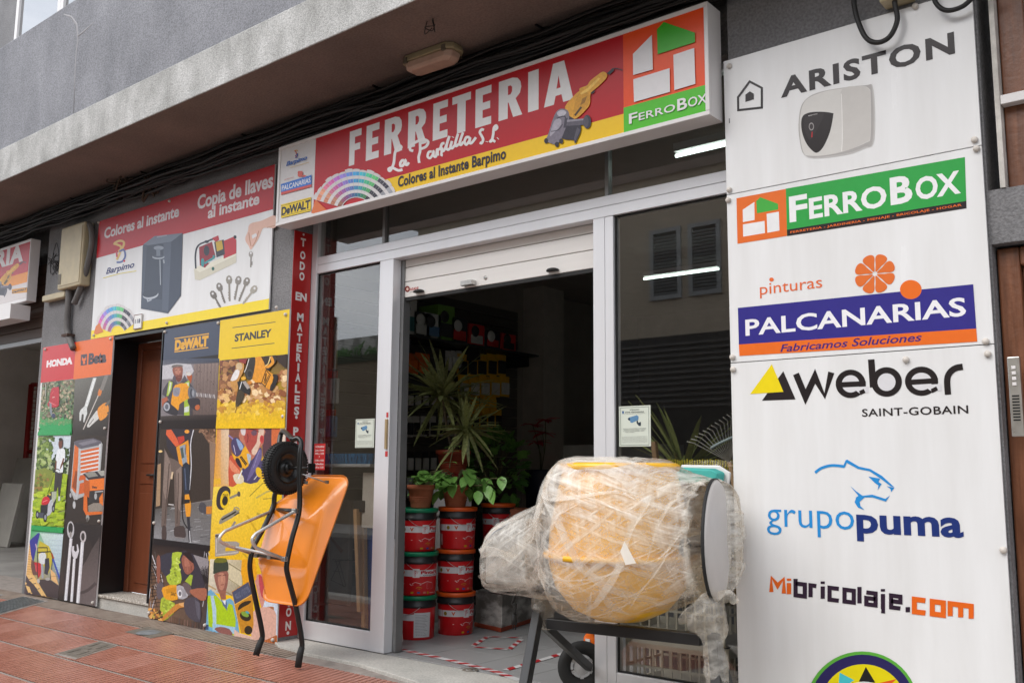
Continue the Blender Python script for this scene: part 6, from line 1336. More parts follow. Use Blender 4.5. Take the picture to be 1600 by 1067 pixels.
# taut strands of film pulled round the bundle
strand_m = mat('film_fold', (.80, .74, .66), .12, var=.05, spec=.9)
strand_t = bpy.data.materials.new('film_strand'); strand_t.use_nodes = True
_n = strand_t.node_tree.nodes; _l = strand_t.node_tree.links; _p = _n['Principled BSDF']; _p.inputs['Base Color'].default_value = (.85, .80, .72, 1); _p.inputs['Roughness'].default_value = .15
_p.inputs['Alpha'].default_value = .30
m = M(); rs_ = random.Random(9)
def hp(u, a):
    i = min(len(hull)-2, max(0, int(u))); f_ = u-i; j = (a/(2*PI)*NA) % NA; j0 = int(j); g = j-j0
    p0 = hull[i][j0]*(1-g)+hull[i][(j0+1) % NA]*g; p1 = hull[i+1][j0]*(1-g)+hull[i+1][(j0+1) % NA]*g
    return p0*(1-f_)+p1*f_
for k in range(190):
    u0 = rs_.uniform(0, len(hull)-1.5); a0 = rs_.uniform(PI*.55, PI*1.45) ; du = rs_.uniform(4, 16)*rs_.choice([-1, 1]) if k % 4 else rs_.gauss(0, 2); da = rs_.uniform(.25, 1.6)*rs_.choice([-1, 1])
    if k % 3 == 0: da *= .35
    n_ = 14; wd = rs_.choice([.0006, .0008, .001, .0014, .004]) if k % 5 else rs_.uniform(.010, .03)
    prev = None; row = []
    for q in range(n_+1):
        u = u0+du*q/n_; a = a0+da*q/n_
        if not 0 <= u <= len(hull)-1.2: continue
        P_ = hp(u, a); cc_ = Vector((P_.x, YM+.02, zfl)); nrm = (P_-cc_); nrm.x *= .2; nrm.normalize(); row.append((P_+nrm*(.004+.0002*(k % 20)), nrm))
    if len(row) < 4: continue
    vv = []
    for q in range(len(row)):
        t_ = (row[min(q+1, len(row)-1)][0]-row[max(q-1, 0)][0]).normalized(); sd_ = t_.cross(row[q][1]).normalized()*wd*math.sin(PI*(q+.3)/(len(row)-.4))
        vv += [row[q][0]+sd_, row[q][0]-sd_]
    m.add(vv, [(2*q, 2*q+1, 2*q+3, 2*q+2) for q in range(len(row)-1)], 0, True)
so = m.build('film_fold', strand_t, mxr); tag(so, kind='stuff')
# wrapped knots on the stand
def wrapblob(pts, rads, nm, seed):
    rr_ = random.Random(seed); m = M(); P_ = spline(pts, 4); n_ = len(P_); R_ = []
    for i in range(n_):
        f_ = i/(n_-1)*(len(rads)-1); a_ = int(min(f_, len(rads)-2)); g = f_-a_; R_.append((rads[a_]*(1-g)+rads[a_+1]*g)*rr_.uniform(.86, 1.14))
    m.tube(P_, R_, 14); o = m.build(nm, film, mxr, sub=1); d = o.modifiers.new('crumple', 'DISPLACE'); d.texture = dt; d.strength = .03; d.mid_level = .5
wrapblob([PY(*zm(x, y), YM) for x, y in [(300, 690), (305, 740), (300, 790), (290, 835)]], [.06, .055, .075, .05, .045, .055, .03], 'film_knot', 1)
wrapblob([PY(*zm(x, y), YM-.05) for x, y in [(960, 730), (1000, 780), (1030, 840), (1035, 890), (1040, 960), (1050, 1060), (1060, 1160)]], [.10, .10, .075, .05, .045, .055, .06, .05], 'film_knot', 2)
wrapblob([PY(*zm(x, y), YM-.05) for x, y in [(1060, 700), (1100, 690), (1130, 722)]], [.03, .02, .012], 'film_knot', 3)
m = M(); a_, b_, c_ = PY(*zm(650, 455), YM-.36), PY(*zm(632, 500), YM-.36), PY(*zm(700, 550), YM-.36); d_ = PY(*zm(655, 558), YM-.365)
m.add([a_, b_, d_, c_], [(0, 1, 2, 3)]); m.build('film_tag', strand_m, mxr)
q = PY(1085, 738, -.12); t = thing('teal_pad', q, 'teal scrubbing pad with pale edge tucked behind the top of the wrapped mixer', 'scrubbing pad')
m = M(); m.prism([(q.x-.13, -.12, q.z-.05), (q.x+.11, -.12, q.z-.05), (q.x+.12, -.12, q.z+.0), (q.x+.07, -.12, q.z+.02), (q.x-.12, -.12, q.z+.025)], (0, .09, 0)); m.build('pad', mat('teal_foam', (.05, .38, .34), .7), t, bevel=.012)
m = M(); m.prism([(q.x-.135, -.028, q.z-.06), (q.x+.13, -.028, q.z-.06), (q.x+.14, -.028, q.z+.0), (q.x+.08, -.028, q.z+.035), (q.x-.125, -.028, q.z+.038)], (0, .02, 0)); m.build('backing_plate', white_metal, t, bevel=.006)
# ================================================================ paint buckets
red_l = mat('bucket_red', (.58, .010, .014), .3, var=.05); lidg = mat('lid_green', (.0, .19, .085), .4, var=.05); lido = mat('lid_orange', (.72, .10, .01), .4, var=.05); blk = mat('bucket_black', (.02, .02, .022), .4)
def bucket(c, ang, lid, label, grp, turn=0, h=.305, r=.138):
    c = Vector(c); t = thing('paint_bucket', c, label, 'paint bucket', grp)
    m = M(); m.lathe([(0, 0), (r-.016, 0), (r-.010, .006), (r-.003, h-.085)], c, 32); m.build('body', red_l, t)
    m = M(); m.lathe([(r-.003, h-.084), (r+.003, h-.083), (r+.003, h-.066), (r-.001, h-.062), (r-.001, h-.03)], c, 32); m.build('collar', blk, t)
    m = M(); m.lathe([(r-.001, h-.03), (r+.009, h-.03), (r+.010, h-.004), (r+.004, h), (r-.01, h-.002), (r-.014, h-.008), (0, h-.008)], c, 32); m.build('lid', lid, t)
    def cyl(u, v, d): a = ang+turn+u/r; rr_ = (r-.0101)+(v-.006)/(h-.091)*.007+.0012+d; return c+Vector((rr_*math.cos(a), rr_*math.sin(a), v))
    p = Print(cyl, 0, step=2e-5, mat_='label_print')
    def rc(u0, v0, u1, v1, c_):
        n_ = max(1, int((u1-u0)/.012)); uv = []; 
        for i in range(n_+1): uv += [(u0+(u1-u0)*i/n_, v0), (u0+(u1-u0)*i/n_, v1)]
        p.raw(uv, [(2*i, 2*i+2, 2*i+3, 2*i+1) for i in range(n_)], c_)
    def tx(s_, u0, v0, u1, v1, c_, w_=.04):
        vs, fs, (x0, y0, x1, y1) = glyphs(s_, w_); p.raw([(u0+(x-x0)/(x1-x0)*(u1-u0), v0+(y-y0)/(y1-y0)*(v1-v0)) for x, y in vs], fs, c_)
    rc(-.40, .135, .17, .18, '#c9c7c9'); rc(.17, .02, .30, .19, '#c4c4c6')
    for i in range(14): rc(.18, .034+i*.0105, .275-(i % 3)*.01, .037+i*.0105, '#8d8d92')
    rc(-.155, .128, -.105, .189, '#d2d0d2'); rc(-.153, .13, -.107, .187, '#d8d6d8'); tx('P', -.145, .137, -.115, .18, '#b81824', .05)
    tx('PintaFil', -.095, .152, .06, .176, '#b81824', .04); tx('ANTI-GOTERAS', -.08, .138, .05, .147, '#3a3236', .02)
    rc(-.33, .132, -.327, .183, '#b81824'); tx('V', -.25, .145, -.22, .17, '#c05a28', .05); 
    for cu_ in (-.3,): p.raw([(cu_+.014*math.cos(i*PI/6), .157+.014*math.sin(i*PI/6)) for i in range(12)], [tuple(range(12))], '#8a7430')
    def ln(pts, w_, c_):
        for a, b in zip(pts, pts[1:]):
            dx, dy = b[0]-a[0], b[1]-a[1]; l_ = math.hypot(dx, dy); nx, ny = -dy/l_*w_/2, dx/l_*w_/2
            p.raw([(a[0]+nx, a[1]+ny), (a[0]-nx, a[1]-ny), (b[0]-nx, b[1]-ny), (b[0]+nx, b[1]+ny)], [(0, 1, 2, 3)], c_)
    for o_ in (-.19,):
        ln([(o_-.05, .082), (o_+.02, .082), (o_+.02, .074), (o_+.03, .074)], .0035, '#d8c4c4'); ln([(o_+.03, .084), (o_+.055, .096), (o_+.10, .084), (o_+.145, .1), (o_+.19, .09)], .0028, '#d8c4c4'); ln([(o_+.03, .078), (o_+.1, .078)], .0025, '#d8c4c4'); ln([(o_+.145, .095), (o_+.145, .05), (o_+.2, .05), (o_+.2, .09)], .002, '#c8888c')
        ln([(o_+.06, .055), (o_+.08, .064), (o_+.105, .056)], .003, '#c08a24'); tx('3 kg', o_+.075, .046, o_+.092, .053, '#c08a24')
    for u_, c_ in [(-.17, '#b88a28'), (-.12, '#3c4c90'), (-.075, '#c87868')]: rc(u_, .018, u_+.022, .03, c_)
    tx('membrana elastica', -.02, .018, .07, .025, '#d8b4b4', .02); rc(-.04, .015, -.03, .03, '#b89020')
    rc(-.40, .03, -.36, .11, '#c6a0a0'); p.build('label', t)
    m = M(); pts = []
    for i in range(13): a = ang-.9+turn*.3+1.5*i/12; pts.append(c+Vector(((r+.006)*math.cos(a), (r+.006)*math.sin(a), h-.075-.055*math.sin(PI*i/12))))
    m.tube(pts, .0018, 5); m.build('wire_handle', steel, t)
    return t
toc = math.atan2(-4.2-.8, 0+4.9)
b1, b2 = Vector((-4.965, .765, .008)), Vector((-4.885, 1.095, .008))
for k, (dx, tn, lb) in enumerate([(0, -1.8, 'bottom red bucket with green lid, its white text panel showing'), (.008, .4, 'middle red bucket with green lid, second of its stack'), (-.006, .95, 'top red bucket with green lid, under the half-hidden plant')]):
    bucket(b1+Vector((dx, 0, .306*k)), toc, lidg, lb, 'paint buckets stacked inside the door', tn+.45)
for k, (dx, tn, lb) in enumerate([(0, 1.1, 'bottom red bucket with orange lid, standing on the grey floor'), (-.008, .8, 'middle red bucket with orange lid, second of its stack'), (.006, 1.15, 'top red bucket with orange lid, carrying the terracotta pot')]):
    bucket(b2+Vector((dx, 0, .308*k)), toc, lido, lb, 'paint buckets stacked inside the door', tn+.45)
b3 = PZ(757, 935, .01); b3 = Vector((-5.22, 1.98, .008))
bucket(b3+Vector((.0, 0, .0)), toc, blk, 'lower red bucket half hidden behind the orange-lidded stack', 'paint buckets behind the stacks', 1.0)
bucket(b3+Vector((.01, 0, .307)), toc, lido, 'upper red bucket half hidden behind the orange-lidded stack', 'paint buckets behind the stacks', .7)
bucket(b3+Vector((-.01, 0, .614)), toc, lido, 'third red bucket up, standing behind the terracotta pot', 'paint buckets behind the stacks', .7)
# white sheet leaning by the jamb, white tub behind
m = M(); m.prism([PY(613, 1004, .47), PY(628, 1003, .47), PY(619, 850, .47), PY(613, 840, .47)], (-.03, .04, 0)); o = m.build('white_board', white_metal); tag(o, 'thin white panel leaning between the door jamb and the green-lidded buckets', 'panel')
wt_ = thing('white_tub', (-5.25, 1.45, .01), 'white plastic tub with lid behind the green-lidded buckets', 'tub')
c = Vector((-5.3, 1.5, .01)); m = M(); m.lathe([(0, 0), (.14, 0), (.155, .84), (.0, .84)], c, 28); m.build('body', white_metal, wt_); m = M(); m.lathe([(.157, .82), (.165, .82), (.165, .86), (.15, .865), (0, .86)], c, 28); m.build('lid', white_metal, wt_)
# ================================================================ pots and plants
terra = mat('terracotta', (.34, .095, .04), .75, col2=(.46, .15, .075), vscale=9, bump=.2)
terra_d = mat('red_plastic_pot', (.30, .05, .02), .5, var=.1)
soil = mat('potting_soil', (.03, .02, .014), .95, var=.4, bump=.6)
g_dark = mat('leaf_dark', (.06, .16, .035), .5, col2=(.11, .26, .06), vscale=12)
g_mid = mat('leaf_mid', (.10, .26, .045), .4, col2=(.20, .40, .09), vscale=10)
g_yuc = mat('leaf_variegated', (.12, .18, .05), .4, col2=(.50, .50, .22), vscale=22, stretch=(1, 1, 1))
g_pale = mat('leaf_pale_green', (.22, .27, .07), .5, col2=(.34, .38, .13), vscale=10)
leaf_red = mat('leaf_scarlet', (.42, .008, .02), .5, var=.2); stem_m = mat('plant_stem', (.10, .10, .04), .7, var=.2)
def pot(t, c, r, h, mt_, nm='pot'):
    m = M(); m.lathe([(0, 0), (r*.68, 0), (r*.72, .01), (r*.93, h*.80), (r*.95, h*.80), (r*1.02, h*.81), (r*1.04, h*.98), (r*.98, h), (r*.92, h*.99), (r*.9, h*.88)], c, 32)
    for k in (.3, .38, .46): m.lathe([(r*(.72+.21*k/.8)+.0005, h*k), (r*(.72+.21*k/.8)+.0035, h*(k+.015)), (r*(.72+.21*k/.8)+.001, h*(k+.03))], c, 32)
    m.build(nm, mt_, t); m = M(); m.lathe([(r*.9, h*.89), (0, h*.91)], c, 24); m.build('soil', soil, t)
def leafmesh(kind):
    m = M()
    if kind == 'blade':
        n = 7; vs = []; 
        for i in range(n+1):
            s = i/n; w_ = .052*math.sin(PI*min(1, .22+s*.78))**.7*(1 if s < 1 else 0)+.0008; z = -.32*s*s*.5
            vs += [(s, -w_, z+.006), (s, 0, z-.002), (s, w_, z+.006)]
        fs = [f for i in range(n) for f in ((3*i, 3*i+1, 3*i+4, 3*i+3), (3*i+1, 3*i+2, 3*i+5, 3*i+4))]
    else:
        n = 6; vs = []
        for i in range(n+1):
            s = i/n; w_ = {'ovate': .36*math.sin(PI*s**.8)**.8, 'pointed': .24*math.sin(PI*s**.7), 'lobe': .30*math.sin(PI*s)*(1.25 if i % 2 else .7)}[kind] if 0 < i < n else .004
            z = -.25*(s-.25)**2; vs += [(s, -w_, z+.06*w_), (s, 0, z-.03), (s, w_, z+.06*w_)]
        fs = [f for i in range(n) for f in ((3*i, 3*i+1, 3*i+4, 3*i+3), (3*i+1, 3*i+2, 3*i+5, 3*i+4))]
    m.add(vs, fs, 0, True); return m
LM = {}
def leaf(t, kind, mt_, P, dir_, ln, wsc=1.0, roll=0):
    key = (kind, mt_.name)
    if key not in LM:
        me = bpy.data.meshes.new('leaf'); g = leafmesh(kind); me.from_pydata(g.v, [], g.f); me.materials.append(mt_); me.polygons.foreach_set('use_smooth', [True]*len(me.polygons)); LM[key] = me
    o = bpy.data.objects.new('leaf', LM[key]); COL.objects.link(o); o.parent = t
    d = Vector(dir_).normalized(); up = Vector((0, 0, 1)); s = up.cross(d)
    s = s.normalized() if s.length > .05 else Vector((0, 1, 0)); u = d.cross(s)
    m3 = Matrix((d, s, u)).transposed() @ Matrix.Rotation(roll, 3, 'X')
    o.matrix_local = Matrix.Translation(Vector(P)-t.location) @ m3.to_4x4() @ Matrix.Diagonal((ln, ln*wsc, ln, 1))
    return o
rl_ = random.Random(21)
def sph(): 
    a = rl_.uniform(0, 2*PI); z = rl_.uniform(-1, 1); s = math.sqrt(1-z*z); return Vector((s*math.cos(a), s*math.sin(a), z))
# terracotta pot with broad leaves, on the orange-lidded stack
c = b2+Vector((-.0, -.02, .308*3-.006)); t = thing('potted_plant', c, 'broad-leaved green plant in a terracotta pot standing on the orange-lidded buckets', 'potted plant')
pot(t, c, .105, .165, terra)
sm_ = M(); crown = c+Vector((0, 0, .16))
for i in range(30):
    a = rl_.uniform(0, 2*PI); e = rl_.uniform(.0, 1.25); L_ = rl_.uniform(.12, .30); d = Vector((math.cos(a)*math.cos(e), math.sin(a)*math.cos(e)*.7-.2, math.sin(e)*.55-.05)); 
    tip = crown+d*L_; sm_.tube(spline([crown, crown+d*L_*.5+Vector((0, 0, .05)), tip], 4), [.004]*8+[.002], 6)
    for k in range(3):
        dd = Vector((d.x+rl_.uniform(-.7, .7), d.y+rl_.uniform(-.7, .7), rl_.uniform(-.8, .1))); leaf(t, 'ovate', g_mid, tip+Vector((0, 0, -.01*k)), dd, rl_.uniform(.085, .15), .95, rl_.uniform(-.5, .5))
q_ = [PY(600+a/3.81, 540+b/3.81, 1.0) for a, b in [(390, 730), (395, 690), (408, 630), (415, 600)]]
sm_.tube(spline(q_, 4), .004, 6)
for i, q in enumerate(q_[1:]):
    for s in (-1, 1): leaf(t, 'pointed', g_mid, q, (s, -.2, rl_.uniform(-.1, .2)), .085, .9)
sm_.tube(spline([crown, PY(600+580/3.81, 540+830/3.81, .95), PY(600+640/3.81, 540+790/3.81, .93), PY(600+720/3.81, 540+800/3.81, .9)], 5), .0035, 6)
for a, b in ((600, 810), (560, 880), (640, 880), (620, 850), (700, 795)): leaf(t, 'ovate', g_mid, PY(600+a/3.81, 540+b/3.81-5, .93), (.4, -.4, -.9), .11, .9, rl_.uniform(-1, 1))
for a, b in ((330, 900), (250, 940), (290, 830), (240, 850)): leaf(t, 'ovate', g_mid, PY(600+a/3.81, 540+b/3.81-10, .9), (-.4, -.3, -.8), .12, 1, rl_.uniform(-1, 1))
sm_.build('stem', stem_m, t)
# pot at the left by the jamb
c = b1+Vector((-.03, .05, .306*3-.004)); t = thing('potted_plant', c, 'small green plant in a terracotta pot on the green-lidded buckets', 'potted plant')
pot(t, c, .10, .17, terra); sm_ = M(); crown = c+Vector((0, 0, .15))
for i in range(13):
    a = rl_.uniform(0, 2*PI); d = Vector((math.cos(a), math.sin(a), rl_.uniform(.2, 1))).normalized(); tip = crown+d*rl_.uniform(.06, .14)+Vector((.06, -.02, .02)); sm_.tube([crown, tip], .003, 5)
    for k in range(2): leaf(t, 'ovate', g_mid, tip, (d.x+rl_.uniform(0, .9), d.y+rl_.uniform(-.7, .3), rl_.uniform(-.6, .3)), rl_.uniform(.07, .11), .85, rl_.uniform(-.4, .4))
sm_.build('stem', stem_m, t)
# yucca on a stand
pt1 = PY(708, 732, 1.5); c = Vector((pt1.x, 1.5, pt1.z-.04))
t = thing('yucca_plant', c, 'tall spiky variegated plant in a red-brown pot above the leafy terracotta pot', 'potted plant')
pot(t, c, .14, .19, terra_d)
m = M(); tops = [PY(692, 614, 1.45), PY(728, 668, 1.4), PY(722, 640, 1.6)]
for tp in tops: m.tube(spline([c+Vector((0, 0, .15)), (c+Vector((0, 0, .15)))*.5+tp*.5+Vector((rl_.uniform(-.03, .03), 0, 0)), tp], 5), .012, 8)
m.build('stem', mat('woody_stem', (.16, .12, .08), .8, var=.2, bump=.3), t)
for tp, n_, ln in ((tops[0], 96, .47), (tops[1], 54, .38), (tops[2], 24, .33)):
    for i in range(n_):
        d = sph(); d.z = d.z*.75+.25
        leaf(t, 'blade', g_yuc, tp+Vector((0, 0, rl_.uniform(-.06, .02))), d, ln*rl_.uniform(.75, 1.08), 1.0, rl_.uniform(-.3, .3))
st = thing('plant_stand', (c.x, c.y, .01), 'white boxes stacked under the spiky plant behind the bucket stacks', 'stand'); 
m = M(); m.box(c.x-.11, c.x+.11, 1.39, 1.61, .008, c.z-.12); m.build('lower_box', white_metal, st, bevel=.004); m = M(); m.box(c.x-.10, c.x+.10, 1.40, 1.60, c.z-.119, c.z-.001); m.build('upper_box', mat('red_card', (.3, .02, .02), .5), st, bevel=.003)
# green bush
c0_ = PY(765, 850, 2.4); c = Vector((c0_.x, 2.4, .01)); hz = PY(765, 783, 2.4).z
t = thing('geranium_plant', c, 'bushy lobed-leaf green plant in a dark green pot beside the bucket stacks', 'potted plant')
pot(t, c, .19, hz-.0, mat('dark_green_pot', (.012, .022, .014), .5)); m = M()
ctr_ = PY(775, 735, 2.4)
for i in range(190):
    d = sph(); P_ = ctr_+Vector((d.x*.24, d.y*.2, d.z*.30)); 
    if i % 4 == 0: m.tube([Vector((c.x, c.y, hz)), P_], .003, 5)
    for k in range(1): leaf(t, 'lobe', g_mid if i % 3 else g_dark, P_, (d.x+rl_.uniform(-.4, .4), d.y-.3, d.z+rl_.uniform(-.4, .4)), rl_.uniform(.09, .16), 1.1, rl_.uniform(-.8, .8))
m.build('stem', stem_m, t)
c = PY(795, 810, 2.1); c = Vector((c.x, 2.1, .01)); t = thing('flower_pot', c, 'wide terracotta pot beside the dark green pot, under the green bush', 'pot'); pot(t, c, .17, PY(795, 795, 2.1).z, terra)
# poinsettia
c = PY(845, 745, 3.3); c = Vector((c.x, 3.3, .01)); hz = PY(845, 735, 3.3).z
t = thing('poinsettia_plant', c, 'scarlet-leaved plant in a dark blue pot deep inside the shop', 'potted plant'); pot(t, c, .16, hz, mat('navy_pot', (.01, .015, .04), .5)); m = M()
for (px_, py_) in ((832, 663), (848, 676), (838, 690), (852, 655)):
    tp = PY(px_, py_, 3.3); m.tube(spline([Vector((c.x, c.y, hz-.03)), (tp+Vector((c.x, c.y, hz)))/2+Vector((.03, 0, 0)), tp], 4), .004, 5)
    for i in range(9): a = i*2*PI/9+rl_.random(); leaf(t, 'pointed', leaf_red, tp, (math.cos(a), math.sin(a), rl_.uniform(-.3, .3)), rl_.uniform(.10, .16), 1.0)
m.build('stem', stem_m, t)
# glass-like planter box on a saucer
k1 = PZ(783, 983, .03); k0 = PZ(743, 974, .03); k2 = PZ(833, 967, .03); bk = k0+k2-k1
t = thing('planter_box', (k1+bk)/2*1, 'translucent rectangular planter half full of soil standing on a terracotta saucer', 'planter')
ins = lambda L_, f: [sum(L_, Vector())/4+(p-sum(L_, Vector())/4)*f for p in L_]
q4 = [k0, k1, k2, bk]; m = M(); m.prism([p-Vector((0, 0, .018)) for p in ins(q4, 1.05)], (0, 0, .03)); m.build('saucer', terra_d, t, bevel=.004)
m = M(); wl = ins(q4, .98)
for i in range(4):
    a, b = wl[i], wl[(i+1) % 4]; n_ = (b-a).cross(Vector((0, 0, 1))).normalized()*.006; m.add([a, b, b+n_, a+n_, a+Vector((0, 0, .25)), b+Vector((0, 0, .25)), b+n_+Vector((0, 0, .25)), a+n_+Vector((0, 0, .25))], [(0, 1, 5, 4), (1, 2, 6, 5), (2, 3, 7, 6), (3, 0, 4, 7), (4, 5, 6, 7)])
m.build('glass_wall', mat('cloudy_plastic', (.15, .135, .12), .3, col2=(.50, .47, .44), vscale=3.5, stretch=(1, 1, 2.2), band=(.45, .6)), t)
m = M(); m.prism([p+Vector((0, 0, .014)) for p in ins(q4, .93)], (0, 0, .2)); m.build('soil', soil, t)
# ================================================================ floor tapes
tw_ = mat('tape_white', (.60, .60, .60), .4, var=.04); trd = mat('tape_red', (.45, .02, .025), .4, var=.08)
def tape(pts, lb, wpx=.05, dash=.11):
    P_ = [PZ(x, y, .0135) for x, y in pts]; t = thing('floor_tape', P_[0], lb, 'floor tape', 'red and white tapes stuck on the shop floor')
    mw, mr = M(), M()
    for a, b in zip(P_, P_[1:]):
        d = (b-a).normalized(); s = Vector((-d.y, d.x, 0))*wpx/2; mw.add([a-s, b-s, b+s, a+s], [(0, 1, 2, 3)]); L_ = (b-a).length; x = dash*.3
        while x+dash*.5 < L_:
            z_ = Vector((0, 0, .0006)); k_ = d*.035; mr.add([a+d*x-s-k_+z_, a+d*(x+dash*.5)-s-k_+z_, a+d*(x+dash*.5)+s+k_*0+z_, a+d*x+s+z_], [(0, 1, 2, 3)]); x += dash
    mw.build('white_tape', tw_, t); tag(mr.build('red_stripe', trd, t), kind='stuff')
for p_ in []: pass
tape([(622, 1013), (700, 1030), (770, 1047), (812, 1062)], 'long striped tape along the shop threshold in front of the buckets')
tape([(739, 1008), (762, 994), (816, 996)], 'striped tape forming the back corner of the small square on the floor', .035, .13)
tape([(739, 1010), (795, 1014), (815, 998)], 'striped tape forming the front corner of the small square on the floor', .035, .13)
tape([(790, 1046), (860, 1026), (905, 1012)], 'striped tape running behind the mixer leg towards the right post', .045, .14)
m = M(); q = PZ(735, 1046, .013); m.lathe([(.03, 0), (.045, .004), (.05, 0)], q, 16); m.lathe([(0, .003), (.014, .003), (.016, 0)], q, 12); o = m.build('floor_ring', cast); tag(o, 'small rusty metal ring set in the concrete threshold', 'floor ring')
# ================================================================ things behind the left window
def leanbar(p0, p1, Y0, Y1_, w_, th, mt_, name, lb, cat, grp=None):
    a, b = PY(*p0, Y0), PY(*p1, Y1_); m = M(); m.bar(a, b, w_, th, (0, 1, 0)); o = m.build(name, mt_, bevel=.002); tag(o, lb, cat, grp); return o
pine = mat('pine_batten', (.42, .25, .12), .6, col2=(.55, .36, .19), vscale=4, stretch=(6, 6, .5))
leanbar((557, 795), (563, 955), .36, .40, .035, .035, pine, 'wooden_stake', 'shorter dark-tipped wooden stake behind the left window', 'stake', 'wooden stakes in the left window')
leanbar((568, 790), (570, 990), .42, .42, .035, .035, pine, 'wooden_stake', 'longer wooden stake next to the blue board in the left window', 'stake', 'wooden stakes in the left window')
q = PY(566, 795, .40); m = M(); m.box(q.x-.06, q.x+.05, .37, .44, q.z-.02, q.z+.06); o = m.build('stake_clip', rubber); tag(o, 'black plastic clip round the tops of the wooden stakes', 'clip')
# blue broom head down on the sill level
bw0, bw1 = PY(508, 722, .33), PY(583, 727, .33)
t = thing('broom', (bw0.x, .33, bw0.z-.1), 'blue bristled broom head lying upside down inside the left window', 'broom')
m = M(); m.box(bw0.x, bw1.x, .30, .37, bw0.z-.035, bw0.z-.012); m.build('broom_head', mat('grey_plastic', (.33, .34, .34), .5), t, bevel=.006)
m = M(); rb_ = random.Random(4)
for i in range(260):
    x = bw0.x+.01+(bw1.x-bw0.x-.02)*rb_.random(); y = rb_.uniform(.305, .365); m.tube([(x, y, bw0.z-.013), (x+(x-(bw0.x+bw1.x)/2)*.12+rb_.uniform(-.006, .006), y-.01+rb_.uniform(-.01, .01), bw0.z+.062)], .0022, 3, caps=False)
o = m.build('bristles', mat('blue_bristle', (.02, .22, .48), .5), t); tag(o, kind='stuff')
# clothes airer box
t = thing('airer_box', PY(530, 930, .55), 'grey carton printed with a clothes airer drawing low in the left window', 'box')
a, b = PY(497, 845, .55), PY(552, 945, .62)
m = M(); m.box(a.x, b.x, .56, .60, b.z, a.z+.32); m.build('carton', mat('grey_carton', (.16, .14, .12), .7, var=.15), t, bevel=.003)
p = Print('Y', .559).z(460, 660, 2.81)
for pts in ([(165, 600), (250, 605)], [(175, 610), (240, 600)], [(180, 600), (215, 720)], [(205, 600), (160, 690)], [(160, 690), (225, 720)], [(170, 650), (215, 655)], [(195, 600), (225, 715)]): p.line(pts, 2.5, '#2b2420')
p.poly([(150, 500), (160, 500), (215, 560), (205, 575)], '#6a4a3a'); p.build('airer_drawing', t)
m = M(); a = PY(575, 825, .45); m.box(a.x-.02, a.x+.2, .45, .47, .06, a.z); o = m.build('blue_board', mat('blue_board', (.02, .07, .35), .5)); tag(o, 'bright blue board standing behind the stakes in the left window', 'board')
a, b = PY(567, 738, .38), PY(583, 825, .38); m = M(); m.box(a.x, b.x+.05, .38, .40, b.z, a.z); o = m.build('leaflet_box', mat('printed_card', (.55, .52, .46), .5), bevel=.004); tag(o, 'pale printed carton above the blue board in the left window', 'box')
# packs hanging in the left window (three rows)
rk = random.Random(31)
def hangpack(P_, w_, h_, mt_a, mt_b, lb, grp, base=None, cat='blister pack', axis='X'):
    if base is not None: return dup(base, None, P_, label=lb, group=grp)
    t = thing('hanging_pack', P_, lb, cat, grp); x, y, z = P_
    m = M(); m.box(x, x+.004, y-w_/2, y+w_/2, z-h_, z); m.build('card', mt_a, t)
    m = M(); m.box(x+.005, x+.03, y-w_*.36, y+w_*.36, z-h_*.9, z-h_*.32); m.build('blister', mt_b, t, bevel=.006)
    return t
m_red = mat('pack_red', (.60, .03, .03), .4); m_blue = mat('pack_blue', (.10, .22, .42), .35); m_brown = mat('pack_kraft', (.34, .22, .13), .6); m_yel = mat('pack_yellow', (.80, .45, .02), .45); m_blk = mat('pack_black', (.03, .03, .033), .5); m_wh = mat('pack_white', (.62, .62, .60), .5); m_or = mat('pack_orange', (.75, .15, .02), .5); m_gr = mat('pack_green', (.16, .34, .05), .5); m_teal = mat('pack_teal', (.01, .12, .13), .4)
def row(X, pxs, py, w_, h_, ma, mb, what, where, cat='pack'):
    base = None
    for i, px_ in enumerate(pxs):
        P_ = PX(px_, py, X); lb = '%s, %s %s' % (what, ['first', 'second', 'third', 'fourth', 'fifth', 'sixth', 'seventh', 'eighth', 'ninth'][i], where)
        o = hangpack(tuple(P_), w_, h_, ma, mb, lb, what+' '+where, base, cat)
        if base is None: base = o
XL = -6.55
def srow(pxs, py, w_, h_, ma, mb, what, where, Y=.75):
    base = None
    for i, px_ in enumerate(pxs):
        P_ = PY(px_, py, Y); lb = '%s, %s in line %s' % (what, ['first', 'second', 'third', 'fourth', 'fifth'][i], where)
        if base is None:
            t = thing('hanging_pack', P_, lb, 'pack', what+' '+where); m = M(); m.box(P_.x-w_/2, P_.x+w_/2, Y, Y+.03, P_.z-h_, P_.z-h_*.22); m.build('bag', mb, t, bevel=.008); m = M(); m.box(P_.x-w_/2, P_.x+w_/2, Y-.004, Y+.004, P_.z-h_*.215, P_.z); m.build('card', ma, t); base = t
        else: dup(base, None, P_, label=lb, group=what+' '+where)
srow([500, 508, 516, 523], 497, .045, .42, m_brown, m_brown, 'narrow kraft pack', 'near the top of the narrower window')
srow([497, 506, 515, 524], 580, .05, .26, m_red, m_wh, 'white tool on a red card', 'mid height in the narrower window')
srow([497, 505, 513, 521], 640, .05, .22, m_red, m_blue, 'blue pack with red header', 'low in the narrower window')
srow([500, 508], 692, .06, .14, m_wh, m_wh, 'pale blister pack', 'just above the blue broom')
